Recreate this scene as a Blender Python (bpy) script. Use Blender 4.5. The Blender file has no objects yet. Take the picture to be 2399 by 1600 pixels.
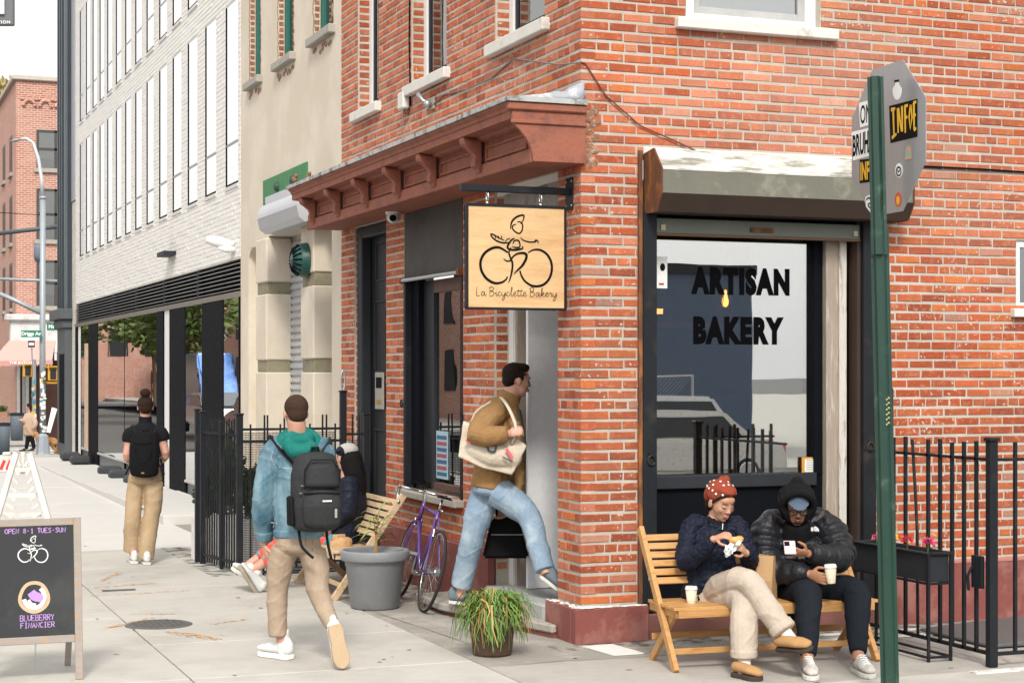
import bpy, bmesh, math, random
import numpy as np
from mathutils import Vector, Matrix, Euler, noise, Quaternion
random.seed(7); np.random.seed(7)
S = bpy.context.scene
COL = S.collection
pi = math.pi; rad = math.radians

# ------------------------------------------------------------------ camera, sky, sun, exposure
TH = math.atan(1580/4070.0)
CF = Vector((math.sin(TH), math.cos(TH), 0)); CR = Vector((math.cos(TH), -math.sin(TH), 0))
CP = Vector((-5.0872, -11.7021, 1.99))
cam = bpy.data.cameras.new('camera'); camo = bpy.data.objects.new('camera', cam); COL.objects.link(camo)
cam.sensor_width = 36; cam.lens = 4070/2399*36; cam.shift_y = 70/2399; cam.clip_end = 2000; cam.clip_start = .1
camo.location = CP; camo.rotation_euler = (pi/2, 0, -TH)
S.camera = camo
SUN_EL, SUN_AZ = rad(42), rad(200)          # azimuth measured clockwise from +Y
W = bpy.data.worlds.new('World'); S.world = W; W.use_nodes = True
nt = W.node_tree; nt.nodes.clear()
sky = nt.nodes.new('ShaderNodeTexSky'); sky.sky_type = 'NISHITA'; sky.sun_disc = False
sky.sun_elevation = SUN_EL; sky.sun_rotation = SUN_AZ; sky.air_density = 1; sky.dust_density = 6; sky.ozone_density = 1
hs = nt.nodes.new('ShaderNodeHueSaturation'); hs.inputs['Saturation'].default_value = .16; hs.inputs['Value'].default_value = 1.0
mxw = nt.nodes.new('ShaderNodeMix'); mxw.data_type = 'RGBA'; mxw.inputs[0].default_value = .55
mxw.inputs['B'].default_value = (11.8, 11.6, 11.3, 1)          # even cloud cover
bg = nt.nodes.new('ShaderNodeBackground'); bg.inputs['Strength'].default_value = .088
ow = nt.nodes.new('ShaderNodeOutputWorld')
nt.links.new(sky.outputs[0], hs.inputs['Color']); nt.links.new(hs.outputs[0], mxw.inputs['A'])
nt.links.new(mxw.outputs['Result'], bg.inputs['Color']); nt.links.new(bg.outputs[0], ow.inputs[0])
sl = bpy.data.lights.new('sun', 'SUN'); sl.energy = 1.5; sl.angle = rad(10); sl.color = (1, .93, .83)
so = bpy.data.objects.new('sun', sl); COL.objects.link(so)
sd = Vector((math.sin(SUN_AZ)*math.cos(SUN_EL), math.cos(SUN_AZ)*math.cos(SUN_EL), math.sin(SUN_EL)))
so.rotation_euler = sd.to_track_quat('Z', 'Y').to_euler(); so.location = (0, -30, 40)
S.view_settings.view_transform = 'Standard'; S.view_settings.look = 'None'; S.view_settings.gamma = 1
S.view_settings.exposure = .80; S.view_settings.use_curve_mapping = False
S.cycles.use_denoising = True; S.cycles.max_bounces = 7; S.cycles.transparent_max_bounces = 12
S.cycles.diffuse_bounces = 4; S.cycles.glossy_bounces = 4; S.cycles.caustics_reflective = False; S.cycles.caustics_refractive = False
try: S.cycles.denoiser = 'OPENIMAGEDENOISE'
except Exception: pass

def P(px, py, d):                            # a point measured on the photograph at a known distance d in front of the camera
    return CP + CF*d + CR*((px-1200)/4070*d) + Vector((0, 0, (870-py)/4070*d))
def OX(px, py, x=0):
    r = CF + CR*((px-1200)/4070) + Vector((0, 0, (870-py)/4070)); return CP + r*((x-CP.x)/r.x)
def OY(px, py, y=0):
    r = CF + CR*((px-1200)/4070) + Vector((0, 0, (870-py)/4070)); return CP + r*((y-CP.y)/r.y)
def PROJ(p):
    v = Vector(p)-CP; d = v.dot(CF); return 1200+4070*v.dot(CR)/d, 870-4070*v.z/d, 4070/d

# ------------------------------------------------------------------ materials
MATS = {}
def nmat(name):
    m = bpy.data.materials.new(name); m.use_nodes = True; t = m.node_tree
    return m, t, t.nodes['Principled BSDF']
def rgb(c): return (c[0], c[1], c[2], 1)
def mat(name, c, r=.7, metal=0, var=.18, vs=6, c2=None, c2s=3, c2t=(.5, .65), bump=.15, bs=60, attr=None, stretch=(1, 1, 1), spec=.5, fine=.1, sheen=0, emis=None, coat=0):
    if name in MATS: return MATS[name]
    m, t, b = nmat(name); N = t.nodes; Lk = t.links
    tc = N.new('ShaderNodeTexCoord'); mp = N.new('ShaderNodeMapping'); mp.inputs['Scale'].default_value = stretch
    Lk.new(tc.outputs['Object'], mp.inputs[0])
    def nz(sc, det=4, rough=.6):
        n = N.new('ShaderNodeTexNoise'); n.inputs['Scale'].default_value = sc; n.inputs['Detail'].default_value = det
        n.inputs['Roughness'].default_value = rough; Lk.new(mp.outputs[0], n.inputs['Vector']); return n
    col = N.new('ShaderNodeRGB'); col.outputs[0].default_value = rgb(c); out = col.outputs[0]
    if attr:
        a = N.new('ShaderNodeAttribute'); a.attribute_name = attr; out = a.outputs['Color']
    if c2 is not None:
        n = nz(c2s, 6, .65); mr = N.new('ShaderNodeMapRange'); mr.inputs[1].default_value = c2t[0]; mr.inputs[2].default_value = c2t[1]
        Lk.new(n.outputs['Fac'], mr.inputs[0]); mx = N.new('ShaderNodeMix'); mx.data_type = 'RGBA'
        Lk.new(mr.outputs[0], mx.inputs[0]); Lk.new(out, mx.inputs['A']); mx.inputs['B'].default_value = rgb(c2); out = mx.outputs['Result']
    if var:
        n1 = nz(vs); n2 = nz(vs*9, 3)
        ma = N.new('ShaderNodeMath'); ma.operation = 'MULTIPLY_ADD'; Lk.new(n1.outputs['Fac'], ma.inputs[0]); ma.inputs[1].default_value = 2*var; ma.inputs[2].default_value = 1-var-fine
        mb = N.new('ShaderNodeMath'); mb.operation = 'MULTIPLY_ADD'; Lk.new(n2.outputs['Fac'], mb.inputs[0]); mb.inputs[1].default_value = 2*fine; Lk.new(ma.outputs[0], mb.inputs[2])
        vm = N.new('ShaderNodeVectorMath'); vm.operation = 'SCALE'; Lk.new(out, vm.inputs[0]); Lk.new(mb.outputs[0], vm.inputs['Scale']); out = vm.outputs[0]
    Lk.new(out, b.inputs['Base Color'])
    b.inputs['Roughness'].default_value = r; b.inputs['Metallic'].default_value = metal; b.inputs['Specular IOR Level'].default_value = spec
    if sheen: b.inputs['Sheen Weight'].default_value = sheen
    if coat: b.inputs['Coat Weight'].default_value = coat
    if var and r > .15:
        n3 = nz(vs*2); mr = N.new('ShaderNodeMapRange'); mr.inputs[3].default_value = max(.05, r-.12); mr.inputs[4].default_value = min(1, r+.12)
        Lk.new(n3.outputs['Fac'], mr.inputs[0]); Lk.new(mr.outputs[0], b.inputs['Roughness'])
    if bump:
        n4 = nz(bs, 5); bp = N.new('ShaderNodeBump'); bp.inputs['Strength'].default_value = bump; bp.inputs['Distance'].default_value = .01
        Lk.new(n4.outputs['Fac'], bp.inputs['Height']); Lk.new(bp.outputs[0], b.inputs['Normal'])
    if emis:
        b.inputs['Emission Color'].default_value = rgb(emis[0]); b.inputs['Emission Strength'].default_value = emis[1]
    MATS[name] = m; return m
def glass(name, refl=.12, tint=(.8, .85, .85), trans=.9, rough=.0, wave=.03):
    if name in MATS: return MATS[name]
    m = bpy.data.materials.new(name); m.use_nodes = True; t = m.node_tree; t.nodes.clear(); N = t.nodes; L = t.links
    o = N.new('ShaderNodeOutputMaterial'); g = N.new('ShaderNodeBsdfGlossy'); g.inputs['Roughness'].default_value = rough; g.inputs['Color'].default_value = (1, 1, 1, 1)
    tr = N.new('ShaderNodeBsdfTransparent'); tr.inputs['Color'].default_value = rgb([x*trans for x in tint])
    mx = N.new('ShaderNodeMixShader'); 
    fr = N.new('ShaderNodeFresnel'); fr.inputs['IOR'].default_value = 1.5
    ma = N.new('ShaderNodeMath'); ma.operation = 'MULTIPLY_ADD'; L.new(fr.outputs[0], ma.inputs[0]); ma.inputs[1].default_value = 1-refl; ma.inputs[2].default_value = refl; ma.use_clamp = True
    tc = N.new('ShaderNodeTexCoord'); n = N.new('ShaderNodeTexNoise'); n.inputs['Scale'].default_value = 1.3; L.new(tc.outputs['Object'], n.inputs['Vector'])
    bp = N.new('ShaderNodeBump'); bp.inputs['Strength'].default_value = wave; bp.inputs['Distance'].default_value = .05; L.new(n.outputs['Fac'], bp.inputs['Height']); L.new(bp.outputs[0], g.inputs['Normal'])
    L.new(ma.outputs[0], mx.inputs[0]); L.new(tr.outputs[0], mx.inputs[1]); L.new(g.outputs[0], mx.inputs[2]); L.new(mx.outputs[0], o.inputs[0])
    MATS[name] = m; return m
def flat(name, c, r=.6): return mat(name, c, r, var=.06, vs=30, bump=0, fine=.04)

# ------------------------------------------------------------------ mesh building
WM = {}
class MB:
    def __init__(s): s.v = []; s.f = []; s.c = []; s.fc = None
    def add(s, vs, fs, tint=None):
        o = len(s.v); s.v += [tuple(v) for v in vs]; s.f += [tuple(i+o for i in f) for f in fs]; s.c += [tint]*len(fs); return s
    def box(s, x0, y0, z0, x1, y1, z1, tint=None):
        x0, x1 = sorted((x0, x1)); y0, y1 = sorted((y0, y1)); z0, z1 = sorted((z0, z1))
        return s.add([(x0,y0,z0),(x1,y0,z0),(x1,y1,z0),(x0,y1,z0),(x0,y0,z1),(x1,y0,z1),(x1,y1,z1),(x0,y1,z1)],
              [(0,3,2,1),(4,5,6,7),(0,1,5,4),(1,2,6,5),(2,3,7,6),(3,0,4,7)], tint)
    def obox(s, M, sx, sy, sz):                # box centred at matrix M
        h = [(a*sx/2, b*sy/2, c*sz/2) for c in (-1, 1) for a, b in ((-1,-1),(1,-1),(1,1),(-1,1))]
        return s.add([M @ Vector(p) for p in h], [(0,3,2,1),(4,5,6,7),(0,1,5,4),(1,2,6,5),(2,3,7,6),(3,0,4,7)])
    def bar(s, a, b, w, t, up=(0, 0, 1)):       # rectangular bar from a to b; w across, t along 'up'
        a = Vector(a); b = Vector(b); d = (b-a).normalized(); u = Vector(up); x = d.cross(u)
        if x.length < 1e-4: u = Vector((0, 1, 0)); x = d.cross(u)
        x.normalize(); y = x.cross(d)
        vs = [p + x*(i*w/2) + y*(j*t/2) for p in (a, b) for i, j in ((-1,-1),(1,-1),(1,1),(-1,1))]
        return s.add(vs, [(0,1,2,3),(7,6,5,4),(0,4,5,1),(1,5,6,2),(2,6,7,3),(3,7,4,0)])
    def tube(s, pts, r, n=8, cap=True, flatten=None):
        pts = [Vector(p) for p in pts]; R = r if isinstance(r, (list, tuple)) else [r]*len(pts)
        prev = None; vs = []; fs = []
        for i, p in enumerate(pts):
            d = (pts[min(i+1, len(pts)-1)]-pts[max(i-1, 0)]).normalized()
            if prev is None:
                u = Vector((0, 0, 1)) if abs(d.z) < .9 else Vector((1, 0, 0))
                x = d.cross(u).normalized()
            else: x = (prev - d*prev.dot(d)).normalized()
            prev = x; y = d.cross(x)
            for k in range(n):
                a = 2*pi*k/n; vs.append(p + x*(math.cos(a)*R[i]) + y*(math.sin(a)*R[i]*(flatten or 1)))
        for i in range(len(pts)-1):
            for k in range(n):
                k2 = (k+1) % n; fs.append((i*n+k, i*n+k2, (i+1)*n+k2, (i+1)*n+k))
        if cap: fs.append(tuple(range(n))[::-1]); fs.append(tuple(range((len(pts)-1)*n, len(pts)*n)))
        return s.add(vs, fs)
    def lathe(s, prof, c=(0, 0, 0), n=24, M=None):
        vs = []; fs = []; m = len(prof)
        for k in range(n):
            a = 2*pi*k/n
            for r, z in prof:
                p = Vector((r*math.cos(a), r*math.sin(a), z)); p = M @ p if M else p + Vector(c); vs.append(p)
        for k in range(n):
            k2 = (k+1) % n
            for i in range(m-1): fs.append((k*m+i, k2*m+i, k2*m+i+1, k*m+i+1))
        return s.add(vs, fs)
    def prism(s, poly, o, u, v, n, depth):       # polygon (list of (a,b)) in frame o,u,v extruded along n
        o = Vector(o); u = Vector(u); v = Vector(v); n = Vector(n)
        A = [o + u*a + v*b for a, b in poly]; B = [p + n*depth for p in A]; k = len(poly)
        return s.add(A+B, [tuple(range(k))[::-1], tuple(range(k, 2*k))] + [(i, (i+1) % k, k+(i+1) % k, k+i) for i in range(k)])
    def ell(s, c, r, M=None, n=12, m=8):
        c = Vector(c); vs = []; fs = []
        for i in range(m+1):
            t = pi*i/m
            for k in range(n):
                a = 2*pi*k/n; p = Vector((r[0]*math.sin(t)*math.cos(a), r[1]*math.sin(t)*math.sin(a), r[2]*math.cos(t)))
                vs.append(c + (M @ p if M else p))
        for i in range(m):
            for k in range(n):
                k2 = (k+1) % n; fs.append((i*n+k, (i+1)*n+k, (i+1)*n+k2, i*n+k2))
        return s.add(vs, fs)
    def mesh(s, name, smooth=False):
        me = bpy.data.meshes.new(name); me.from_pydata(s.v, [], s.f)
        if any(c is not None for c in s.c):
            at = me.color_attributes.new('tint', 'FLOAT_COLOR', 'CORNER')
            arr = np.empty((len(me.loops), 4), np.float32); i = 0
            for f, c in zip(s.f, s.c):
                arr[i:i+len(f)] = (c[0], c[1], c[2], 1) if c is not None else (.5, .5, .5, 1); i += len(f)
            at.data.foreach_set('color', arr.ravel())
        if smooth: me.polygons.foreach_set('use_smooth', [True]*len(me.polygons))
        me.update(); return me
    def build(s, name, m, parent=None, smooth=False, bev=0, fix=False, seg=1):
        me = s.mesh(name, smooth)
        if fix or bev:
            bm = bmesh.new(); bm.from_mesh(me); bmesh.ops.remove_doubles(bm, verts=bm.verts, dist=1e-5); bmesh.ops.recalc_face_normals(bm, faces=bm.faces)
            if bev:
                eds = [e for e in bm.edges if len(e.link_faces) == 2 and e.calc_face_angle(0) > .5]
                bmesh.ops.bevel(bm, geom=eds, offset=bev, segments=seg, affect='EDGES', clamp_overlap=True)
            bm.to_mesh(me); bm.free()
            if smooth: me.polygons.foreach_set('use_smooth', [True]*len(me.polygons))
        return link(name, me, m, parent)
def link(name, me, m, parent=None):
    o = bpy.data.objects.new(name, me); COL.objects.link(o)
    if m is not None and not me.materials: me.materials.append(m)
    if parent is not None:
        o.parent = parent
        if parent.name in WM: o.matrix_parent_inverse = WM[parent.name].inverted()
    return o
def thing(name, label, cat, loc=(0, 0, 0), rz=0, group=None, local=False):
    o = bpy.data.objects.new(name, None); COL.objects.link(o); o.location = loc; o.rotation_euler = (0, 0, rz); o.empty_display_size = .1
    o['label'] = label; o['category'] = cat
    if group: o['group'] = group
    if not local: WM[o.name] = Matrix.Translation(Vector(loc)) @ Matrix.Rotation(rz, 4, 'Z')
    return o
def tag(o, label=None, cat=None, group=None, kind=None):
    if label: o['label'] = label
    if cat: o['category'] = cat
    if group: o['group'] = group
    if kind: o['kind'] = kind
    return o
def struct(name, mb, m, **k): return tag(mb.build(name, m, **k), kind='structure')
def children(o): return [c for c in bpy.data.objects if c.parent == o]
def copy_tree(o, parent=None):
    c = o.copy(); COL.objects.link(c)
    if parent is not None: c.parent = parent
    for ch in children(o): copy_tree(ch, c)
    return c
def text_mesh(txt, size=1, offset=0, sx=1, extrude=0, align='CENTER', shear=0, spacing=1):
    cu = bpy.data.curves.new('lettering', 'FONT'); cu.body = txt; cu.size = size; cu.offset = offset; cu.align_x = align; cu.align_y = 'CENTER'
    cu.extrude = extrude; cu.shear = shear; cu.space_character = spacing; cu.resolution_u = 3
    o = bpy.data.objects.new('lettering', cu); COL.objects.link(o)
    dg = bpy.context.evaluated_depsgraph_get(); me = bpy.data.meshes.new_from_object(o.evaluated_get(dg)); bpy.data.objects.remove(o); bpy.data.curves.remove(cu)
    if sx != 1:
        for v in me.vertices: v.co.x *= sx
    return me
def place_text(name, me, m, o, u, v, parent=None):
    u = Vector(u).normalized(); v = Vector(v).normalized(); o = Vector(o)
    for w in me.vertices: w.co = o + u*w.co.x + v*w.co.y + u.cross(v)*w.co.z
    me.materials.clear(); return link(name, me, m, parent)
def ribbon(mb, pts, w, o, u, v, close=False, lift=0, sm=True):   # flat painted stroke in plane o,u,v
    pts = [Vector((p[0], p[1])) for p in pts]; ws = w if isinstance(w, (list, tuple)) else None
    if sm and len(pts) > 2: pts, tt = catmull(pts, close)
    else: tt = [i/(len(pts)-1) for i in range(len(pts))]
    o = Vector(o); u = Vector(u); v = Vector(v); nn = u.cross(v).normalized(); vs = []; fs = []; n = len(pts)
    for i, p in enumerate(pts):
        if close: d = pts[(i+1) % n]-pts[i-1]
        else: d = pts[min(i+1, n-1)]-pts[max(i-1, 0)]
        if d.length < 1e-9: d = Vector((1, 0))
        d.normalize(); q = Vector((-d.y, d.x))
        if ws is None: ww = w
        else:
            x = tt[i]*(len(ws)-1); k = min(int(x), len(ws)-2); ww = ws[k]+(ws[k+1]-ws[k])*(x-k)
        for sg in (1, -1):
            e = p+q*(sg*ww/2); vs.append(o+u*e.x+v*e.y+nn*lift)
    rng = n if close else n-1
    for i in range(rng):
        j = (i+1) % n; fs.append((2*i, 2*i+1, 2*j+1, 2*j))
    mb.add(vs, fs); return mb
def catmull(pts, close=False, k=6):
    out = []; tt = []; n = len(pts); m = n if close else n-1
    for i in range(m):
        g = (lambda j: pts[j % n]) if close else (lambda j: pts[max(0, min(n-1, j))])
        p0, p1, p2, p3 = g(i-1), g(i), g(i+1), g(i+2)
        for q in range(k):
            t = q/k
            out.append(.5*((2*p1)+(p2-p0)*t+(2*p0-5*p1+4*p2-p3)*t*t+(3*p1-p0-3*p2+p3)*t**3)); tt.append((i+t)/m)
    if not close: out.append(pts[-1]); tt.append(1)
    return out, tt
def arc(c, r, a0, a1, n=16): return [(c[0]+r*math.cos(rad(a0+(a1-a0)*i/n)), c[1]+r*math.sin(rad(a0+(a1-a0)*i/n))) for i in range(n+1)]
def ibox(name, m, parent, *b, bev=0, **k): return MB().box(*b).build(name, m, parent, bev=bev, **k)

# ------------------------------------------------------------------ shared materials
M_mortar = mat('mortar', (.455, .415, .355), .95, var=.16, vs=3, c2=(.53, .49, .43), c2s=2, fine=.14, bump=.5, bs=90)
M_brick = mat('red_brick', (1, 1, 1), .9, attr='tint', var=.26, vs=8, c2=(.54, .225, .125), c2s=15, c2t=(.52, .78), bump=.7, bs=110, fine=.28)
def specks(m, col, sc, lo, hi):           # flaked paint and lime specks
    t = m.node_tree; N = t.nodes; L = t.links; b = N['Principled BSDF']; src = b.inputs['Base Color'].links[0].from_socket
    tc = N.new('ShaderNodeTexCoord'); n = N.new('ShaderNodeTexNoise'); n.inputs['Scale'].default_value = sc; n.inputs['Detail'].default_value = 3; n2 = N.new('ShaderNodeTexNoise'); n2.inputs['Scale'].default_value = 1.1; n2.inputs['Detail'].default_value = 3
    L.new(tc.outputs['Object'], n.inputs['Vector']); L.new(tc.outputs['Object'], n2.inputs['Vector']); ad = N.new('ShaderNodeMath'); ad.operation = 'MULTIPLY_ADD'; L.new(n2.outputs['Fac'], ad.inputs[0]); ad.inputs[1].default_value = .55; L.new(n.outputs['Fac'], ad.inputs[2])
    mr = N.new('ShaderNodeMapRange'); mr.inputs[1].default_value = lo; mr.inputs[2].default_value = hi; L.new(ad.outputs[0], mr.inputs[0]); mx = N.new('ShaderNodeMix'); mx.data_type = 'RGBA'; L.new(mr.outputs[0], mx.inputs[0]); L.new(src, mx.inputs['A']); mx.inputs['B'].default_value = rgb(col); L.new(mx.outputs['Result'], b.inputs['Base Color'])
specks(M_brick, (.56, .47, .40), 34, .93, 1.0)
M_wbrick = mat('white_brick', (1, 1, 1), .55, attr='tint', var=.05, vs=3, bump=.12, bs=60, fine=.04)
M_wmortar = mat('white_mortar', (.61, .60, .57), .9, var=.08)
M_stucco = mat('cream_stucco', (.60, .53, .43), .92, var=.07, vs=1.2, c2=(.66, .595, .50), c2s=1.0, c2t=(.45, .6), bump=.35, bs=45, fine=.03)
M_sill = mat('painted_stone', (.66, .64, .60), .8, var=.12, vs=8, c2=(.42, .38, .33), c2s=6, c2t=(.58, .7), bump=.3)
M_white = mat('white_paint', (.74, .74, .73), .5, var=.05, c2=(.5, .46, .4), c2s=9, c2t=(.66, .75), bump=.1)
M_black = mat('black_metal', (.014, .016, .020), .5, spec=.2, var=.25, vs=5, bump=.08, bs=40, c2=(.035, .032, .03), c2s=4, c2t=(.55, .7))
M_blackm = mat('black_panel', (.006, .007, .010), .6, spec=.04, var=.2, bump=.05)
M_char = mat('charcoal_paint', (.025, .028, .034), .55, spec=.22, var=.2, bump=.1)
M_brown = mat('oxide_red_paint', (.29, .098, .060), .75, var=.24, vs=5, c2=(.20, .072, .050), c2s=9, c2t=(.48, .66), fine=.14, bump=.55, bs=40)
M_plinth = mat('plinth_red_paint', (.22, .065, .055), .6, var=.15, vs=4, c2=(.29, .12, .10), c2s=3, c2t=(.5, .6), bump=.35, bs=30)
M_lead = mat('lead_flashing', (.42, .43, .43), .65, var=.3, vs=8, c2=(.10, .10, .09), c2s=9, c2t=(.50, .66), bump=.5, bs=40)
M_conc = mat('sidewalk_concrete', (.47, .455, .415), .9, var=.12, vs=1.3, c2=(.375, .36, .325), c2s=1.1, c2t=(.47, .68), bump=.25, bs=70, fine=.06)
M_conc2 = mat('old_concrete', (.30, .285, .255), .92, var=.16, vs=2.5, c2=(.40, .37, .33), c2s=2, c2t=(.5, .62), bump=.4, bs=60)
M_asph = mat('asphalt', (.125, .125, .12), .9, var=.2, vs=2, bump=.5, bs=120)
M_stone = mat('step_stone', (.36, .34, .30), .85, var=.15, vs=4, c2=(.22, .20, .18), c2s=4, c2t=(.56, .7), bump=.35, bs=50)
M_chrome = mat('polished_steel', (.62, .62, .62), .22, 1, var=.08, bump=0)
M_steel = mat('galvanized_steel', (.42, .44, .46), .45, .8, var=.15, vs=6, bump=.1)
M_silver = mat('silver_shutter', (.50, .52, .55), .45, .45, var=.1, vs=4, c2=(.36, .36, .36), c2s=3, bump=.12)
M_rust = mat('rusted_steel', (.13, .055, .028), .75, .2, var=.35, vs=7, c2=(.36, .14, .04), c2s=4, c2t=(.5, .68), stretch=(3, 3, 1), bump=.3)
M_wood = mat('oiled_teak', (.50, .275, .10), .5, var=.22, vs=3, stretch=(1, 8, 8), c2=(.40, .18, .045), c2s=4, bump=.12)
M_paleply = mat('pale_plywood', (.64, .43, .22), .5, var=.2, vs=2.5, stretch=(1.2, 1, 9), c2=(.50, .27, .105), c2s=1.6, c2t=(.50, .78), fine=.12, bump=.08)
M_ink = mat('black_ink', (.006, .006, .007), .7, spec=.1, var=0, bump=0)
M_whitepr = mat('white_print', (.80, .80, .79), .5, var=.05, bump=0)
M_green = mat('sign_green', (.006, .20, .13), .4, var=.08, bump=0)
# ------------------------------------------------------------------ ground
def gz(y): return 0 if y < 31 else -.044*(min(y, 47)-31)
road = MB()
nx = [(-400, 400)]
ys = [-400, -60, -3.9, 30, 31, 36, 41, 47, 62, 150, 600]
V = []; 
for y in ys: V += [(-400, y, gz(y)-.16), (400, y, gz(y)-.16)]
road.add(V, [(2*i, 2*i+1, 2*i+3, 2*i+2) for i in range(len(ys)-1)])
struct('road', road, M_asph)
# main sidewalk: the concrete bed and its flags
bed = MB().box(-6.0, -3.6, -.30, 30, 31.4, -.03)
sw = struct('sidewalk', bed, mat('joint_dirt', (.17, .155, .14), .95, var=.2))
xs = [-5.85, -4.4, -2.95, -1.0]
ysl = [-3.45, -1.95, -.45, 1.05, 2.55, 4.4, 6.2, 8.0, 9.8, 11.6, 13.4, 15.2, 17, 19, 21, 23, 25, 27, 29, 31.3]
flag_cols = []
M_new = mat('new_concrete', (.56, .55, .53), .88, var=.05, vs=1, bump=.2, bs=70, fine=.04)
def slab(x0, y0, x1, y1, z=0, m=None, j=.006, name='flagstone', par=None, t=.05):
    mb = MB(); mb.box(x0+j, y0+j, z-t, x1-j, y1-j, z); o = mb.build(name, m or M_conc, par or sw, bev=.006); return o
for i in range(len(xs)-1):
    for k in range(len(ysl)-1):
        slab(xs[i], ysl[k], xs[i+1], ysl[k+1], -.004*random.random(), M_conc if ysl[k] < 7.9 else M_new)
for k in range(9, len(ysl)-1): slab(-1.0, ysl[k], .02, ysl[k+1], .0)
# bright new pavement before the white building, one kerb-high step above the worn strip by the fence
for y0, y1 in ((10.95, 13.4), (13.4, 16), (16, 19), (19, 22), (22, 25.5), (25.5, 29.6)):
    slab(-1.15, y0, -.02, y1, .115 if y0 < 13 else .10-.1*(y0-13)/14, M_new, t=.18, name='new_flagstone')
# front yard strips along the buildings
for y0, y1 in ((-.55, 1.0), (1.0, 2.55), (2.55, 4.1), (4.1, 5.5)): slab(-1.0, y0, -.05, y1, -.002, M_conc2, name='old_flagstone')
mb = MB().box(-1.3, 5.5, -.06, -.02, 10.95, -.004); tag(mb.build('gravel_strip', mat('gravel', (.33, .31, .28), .95, var=.4, vs=30, bump=1.2, bs=180, fine=.3), sw))
# side-street pavement in front of the right facade
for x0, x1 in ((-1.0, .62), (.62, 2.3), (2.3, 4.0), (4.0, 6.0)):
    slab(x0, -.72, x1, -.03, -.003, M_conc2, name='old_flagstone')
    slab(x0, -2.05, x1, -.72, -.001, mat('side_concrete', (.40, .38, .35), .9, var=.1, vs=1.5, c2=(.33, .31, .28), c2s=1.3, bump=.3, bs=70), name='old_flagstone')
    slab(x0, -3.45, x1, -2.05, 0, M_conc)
mb = MB()
for x in (-6.0,): mb.box(x-.16, -3.6, -.3, x, 31.4, .004)
mb.build('kerb', M_stone, sw); MB().box(-6.0, -3.76, -.3, 12, -3.6, .004).build('kerb', M_stone, sw)
# white painted line on the ground near the fence, the pale patch before the plinth, utility marks
M_wline = mat('worn_white_paint', (.72, .71, .68), .8, var=.15, c2=(.40, .37, .33), c2s=7, c2t=(.52, .6), bump=.3)
MB().box(1.0, -.62, .0, 3.2, -.50, .004).build('painted_line', M_wline, sw)
MB().box(1.5, -.36, .0, 3.3, -.28, .004).build('painted_line', M_wline, sw)
MB().box(1.9, -2.16, .0, 4.6, -2.06, .005).build('painted_line', M_wline, sw)
mb = MB(); mb.prism([(0, 0), (.24, .0), (.20, .46), (-.05, .45)], (-.02, -.62, .0), (1, 0, 0), (0, 1, 0), (0, 0, 1), .006)
mb.build('painted_patch', mat('patch_white', (.72, .71, .68), .8, var=.1, bump=.4), sw)
M_or = mat('utility_orange', (.62, .33, .13), .8, var=.1, bump=0)
def speckle(m, sc=26, lo=.47, hi=.6):
    t = m.node_tree; N = t.nodes; L = t.links; b = N['Principled BSDF']; tc = N.new('ShaderNodeTexCoord'); n = N.new('ShaderNodeTexNoise'); n.inputs['Scale'].default_value = sc; n.inputs['Detail'].default_value = 6; L.new(tc.outputs['Object'], n.inputs['Vector'])
    mr = N.new('ShaderNodeMapRange'); mr.inputs[1].default_value = lo; mr.inputs[2].default_value = hi; L.new(n.outputs['Fac'], mr.inputs[0]); L.new(mr.outputs[0], b.inputs['Alpha'])
speckle(M_or)
for pts, w in (([(-3.15, 2.0), (-2.95, 2.2), (-2.7, 2.45)], .10), ([(-2.75, 1.65), (-2.6, 1.4), (-2.45, 1.1)], .14), ([(-2.5, 2.6), (-2.85, 2.75)], .10), ([(-2.95, 4.6), (-2.3, 4.75)], .14), ([(-2.75, 5.1), (-2.5, 5.7)], .14), ([(-3.0, 4.0), (-2.1, 4.1)], .10), ([(-2.35, 1.9), (-2.0, 2.1)], .12)):
    mb = MB(); ribbon(mb, pts, [w*.4, w, w*.5], (0, 0, .0035), (1, 0, 0), (0, 1, 0)); mb.build('paint_mark', M_or, sw)
for pts in ([(-.9, -.75), (-.4, -.68), (.1, -.75), (.7, -.7)], [(-.95, 2.1), (-.86, 1.2), (-.78, .2)]):
    mb = MB(); ribbon(mb, pts, [.003, .009, .004, .008, .003], (0, 0, .003), (1, 0, 0), (0, 1, 0)); mb.build('crack', mat('crack_dark', (.12, .11, .10), .95, var=0, bump=0), sw)
mb = MB(); rg = random.Random(2)
for k in range(120):
    x, y = rg.uniform(-4.2, 3.5), rg.uniform(-2.4, 9) if rg.random() < .8 else rg.uniform(-2.4, 0)
    if x > -1 and y > -.1: continue
    r = rg.uniform(.004, .013); ribbon(mb, [(x+r*math.cos(a)*rg.uniform(.7, 1), y+r*math.sin(a)*rg.uniform(.7, 1)) for a in (0, 1.3, 2.6, 3.9, 5.2)], r*1.9, (0, 0, .003), (1, 0, 0), (0, 1, 0), close=True)
tag(mb.build('gum_spots', mat('gum_grey', (.36, .345, .31), .9, var=.3, bump=0), sw), kind='stuff')
mb = MB()
for k in range(170):
    if rg.random() < .6: x, y = rg.uniform(.2, 4), -.05-abs(rg.gauss(0, .5))
    else: x, y = -.4-abs(rg.gauss(0, .35)), rg.uniform(.2, 7)
    a = rg.uniform(0, 6.3); r = rg.uniform(.008, .022); mb.add([(x+r*math.cos(a), y+r*math.sin(a), .006), (x-r*.5*math.sin(a), y+r*.5*math.cos(a), .012), (x-r*math.cos(a), y-r*math.sin(a), .007), (x+r*.5*math.sin(a), y-r*.5*math.cos(a), .005)], [(0, 1, 2, 3)])
tag(mb.build('leaf_litter', mat('dry_leaf', (.36, .19, .07), .9, var=.5, vs=5, bump=0), sw), kind='stuff')
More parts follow.
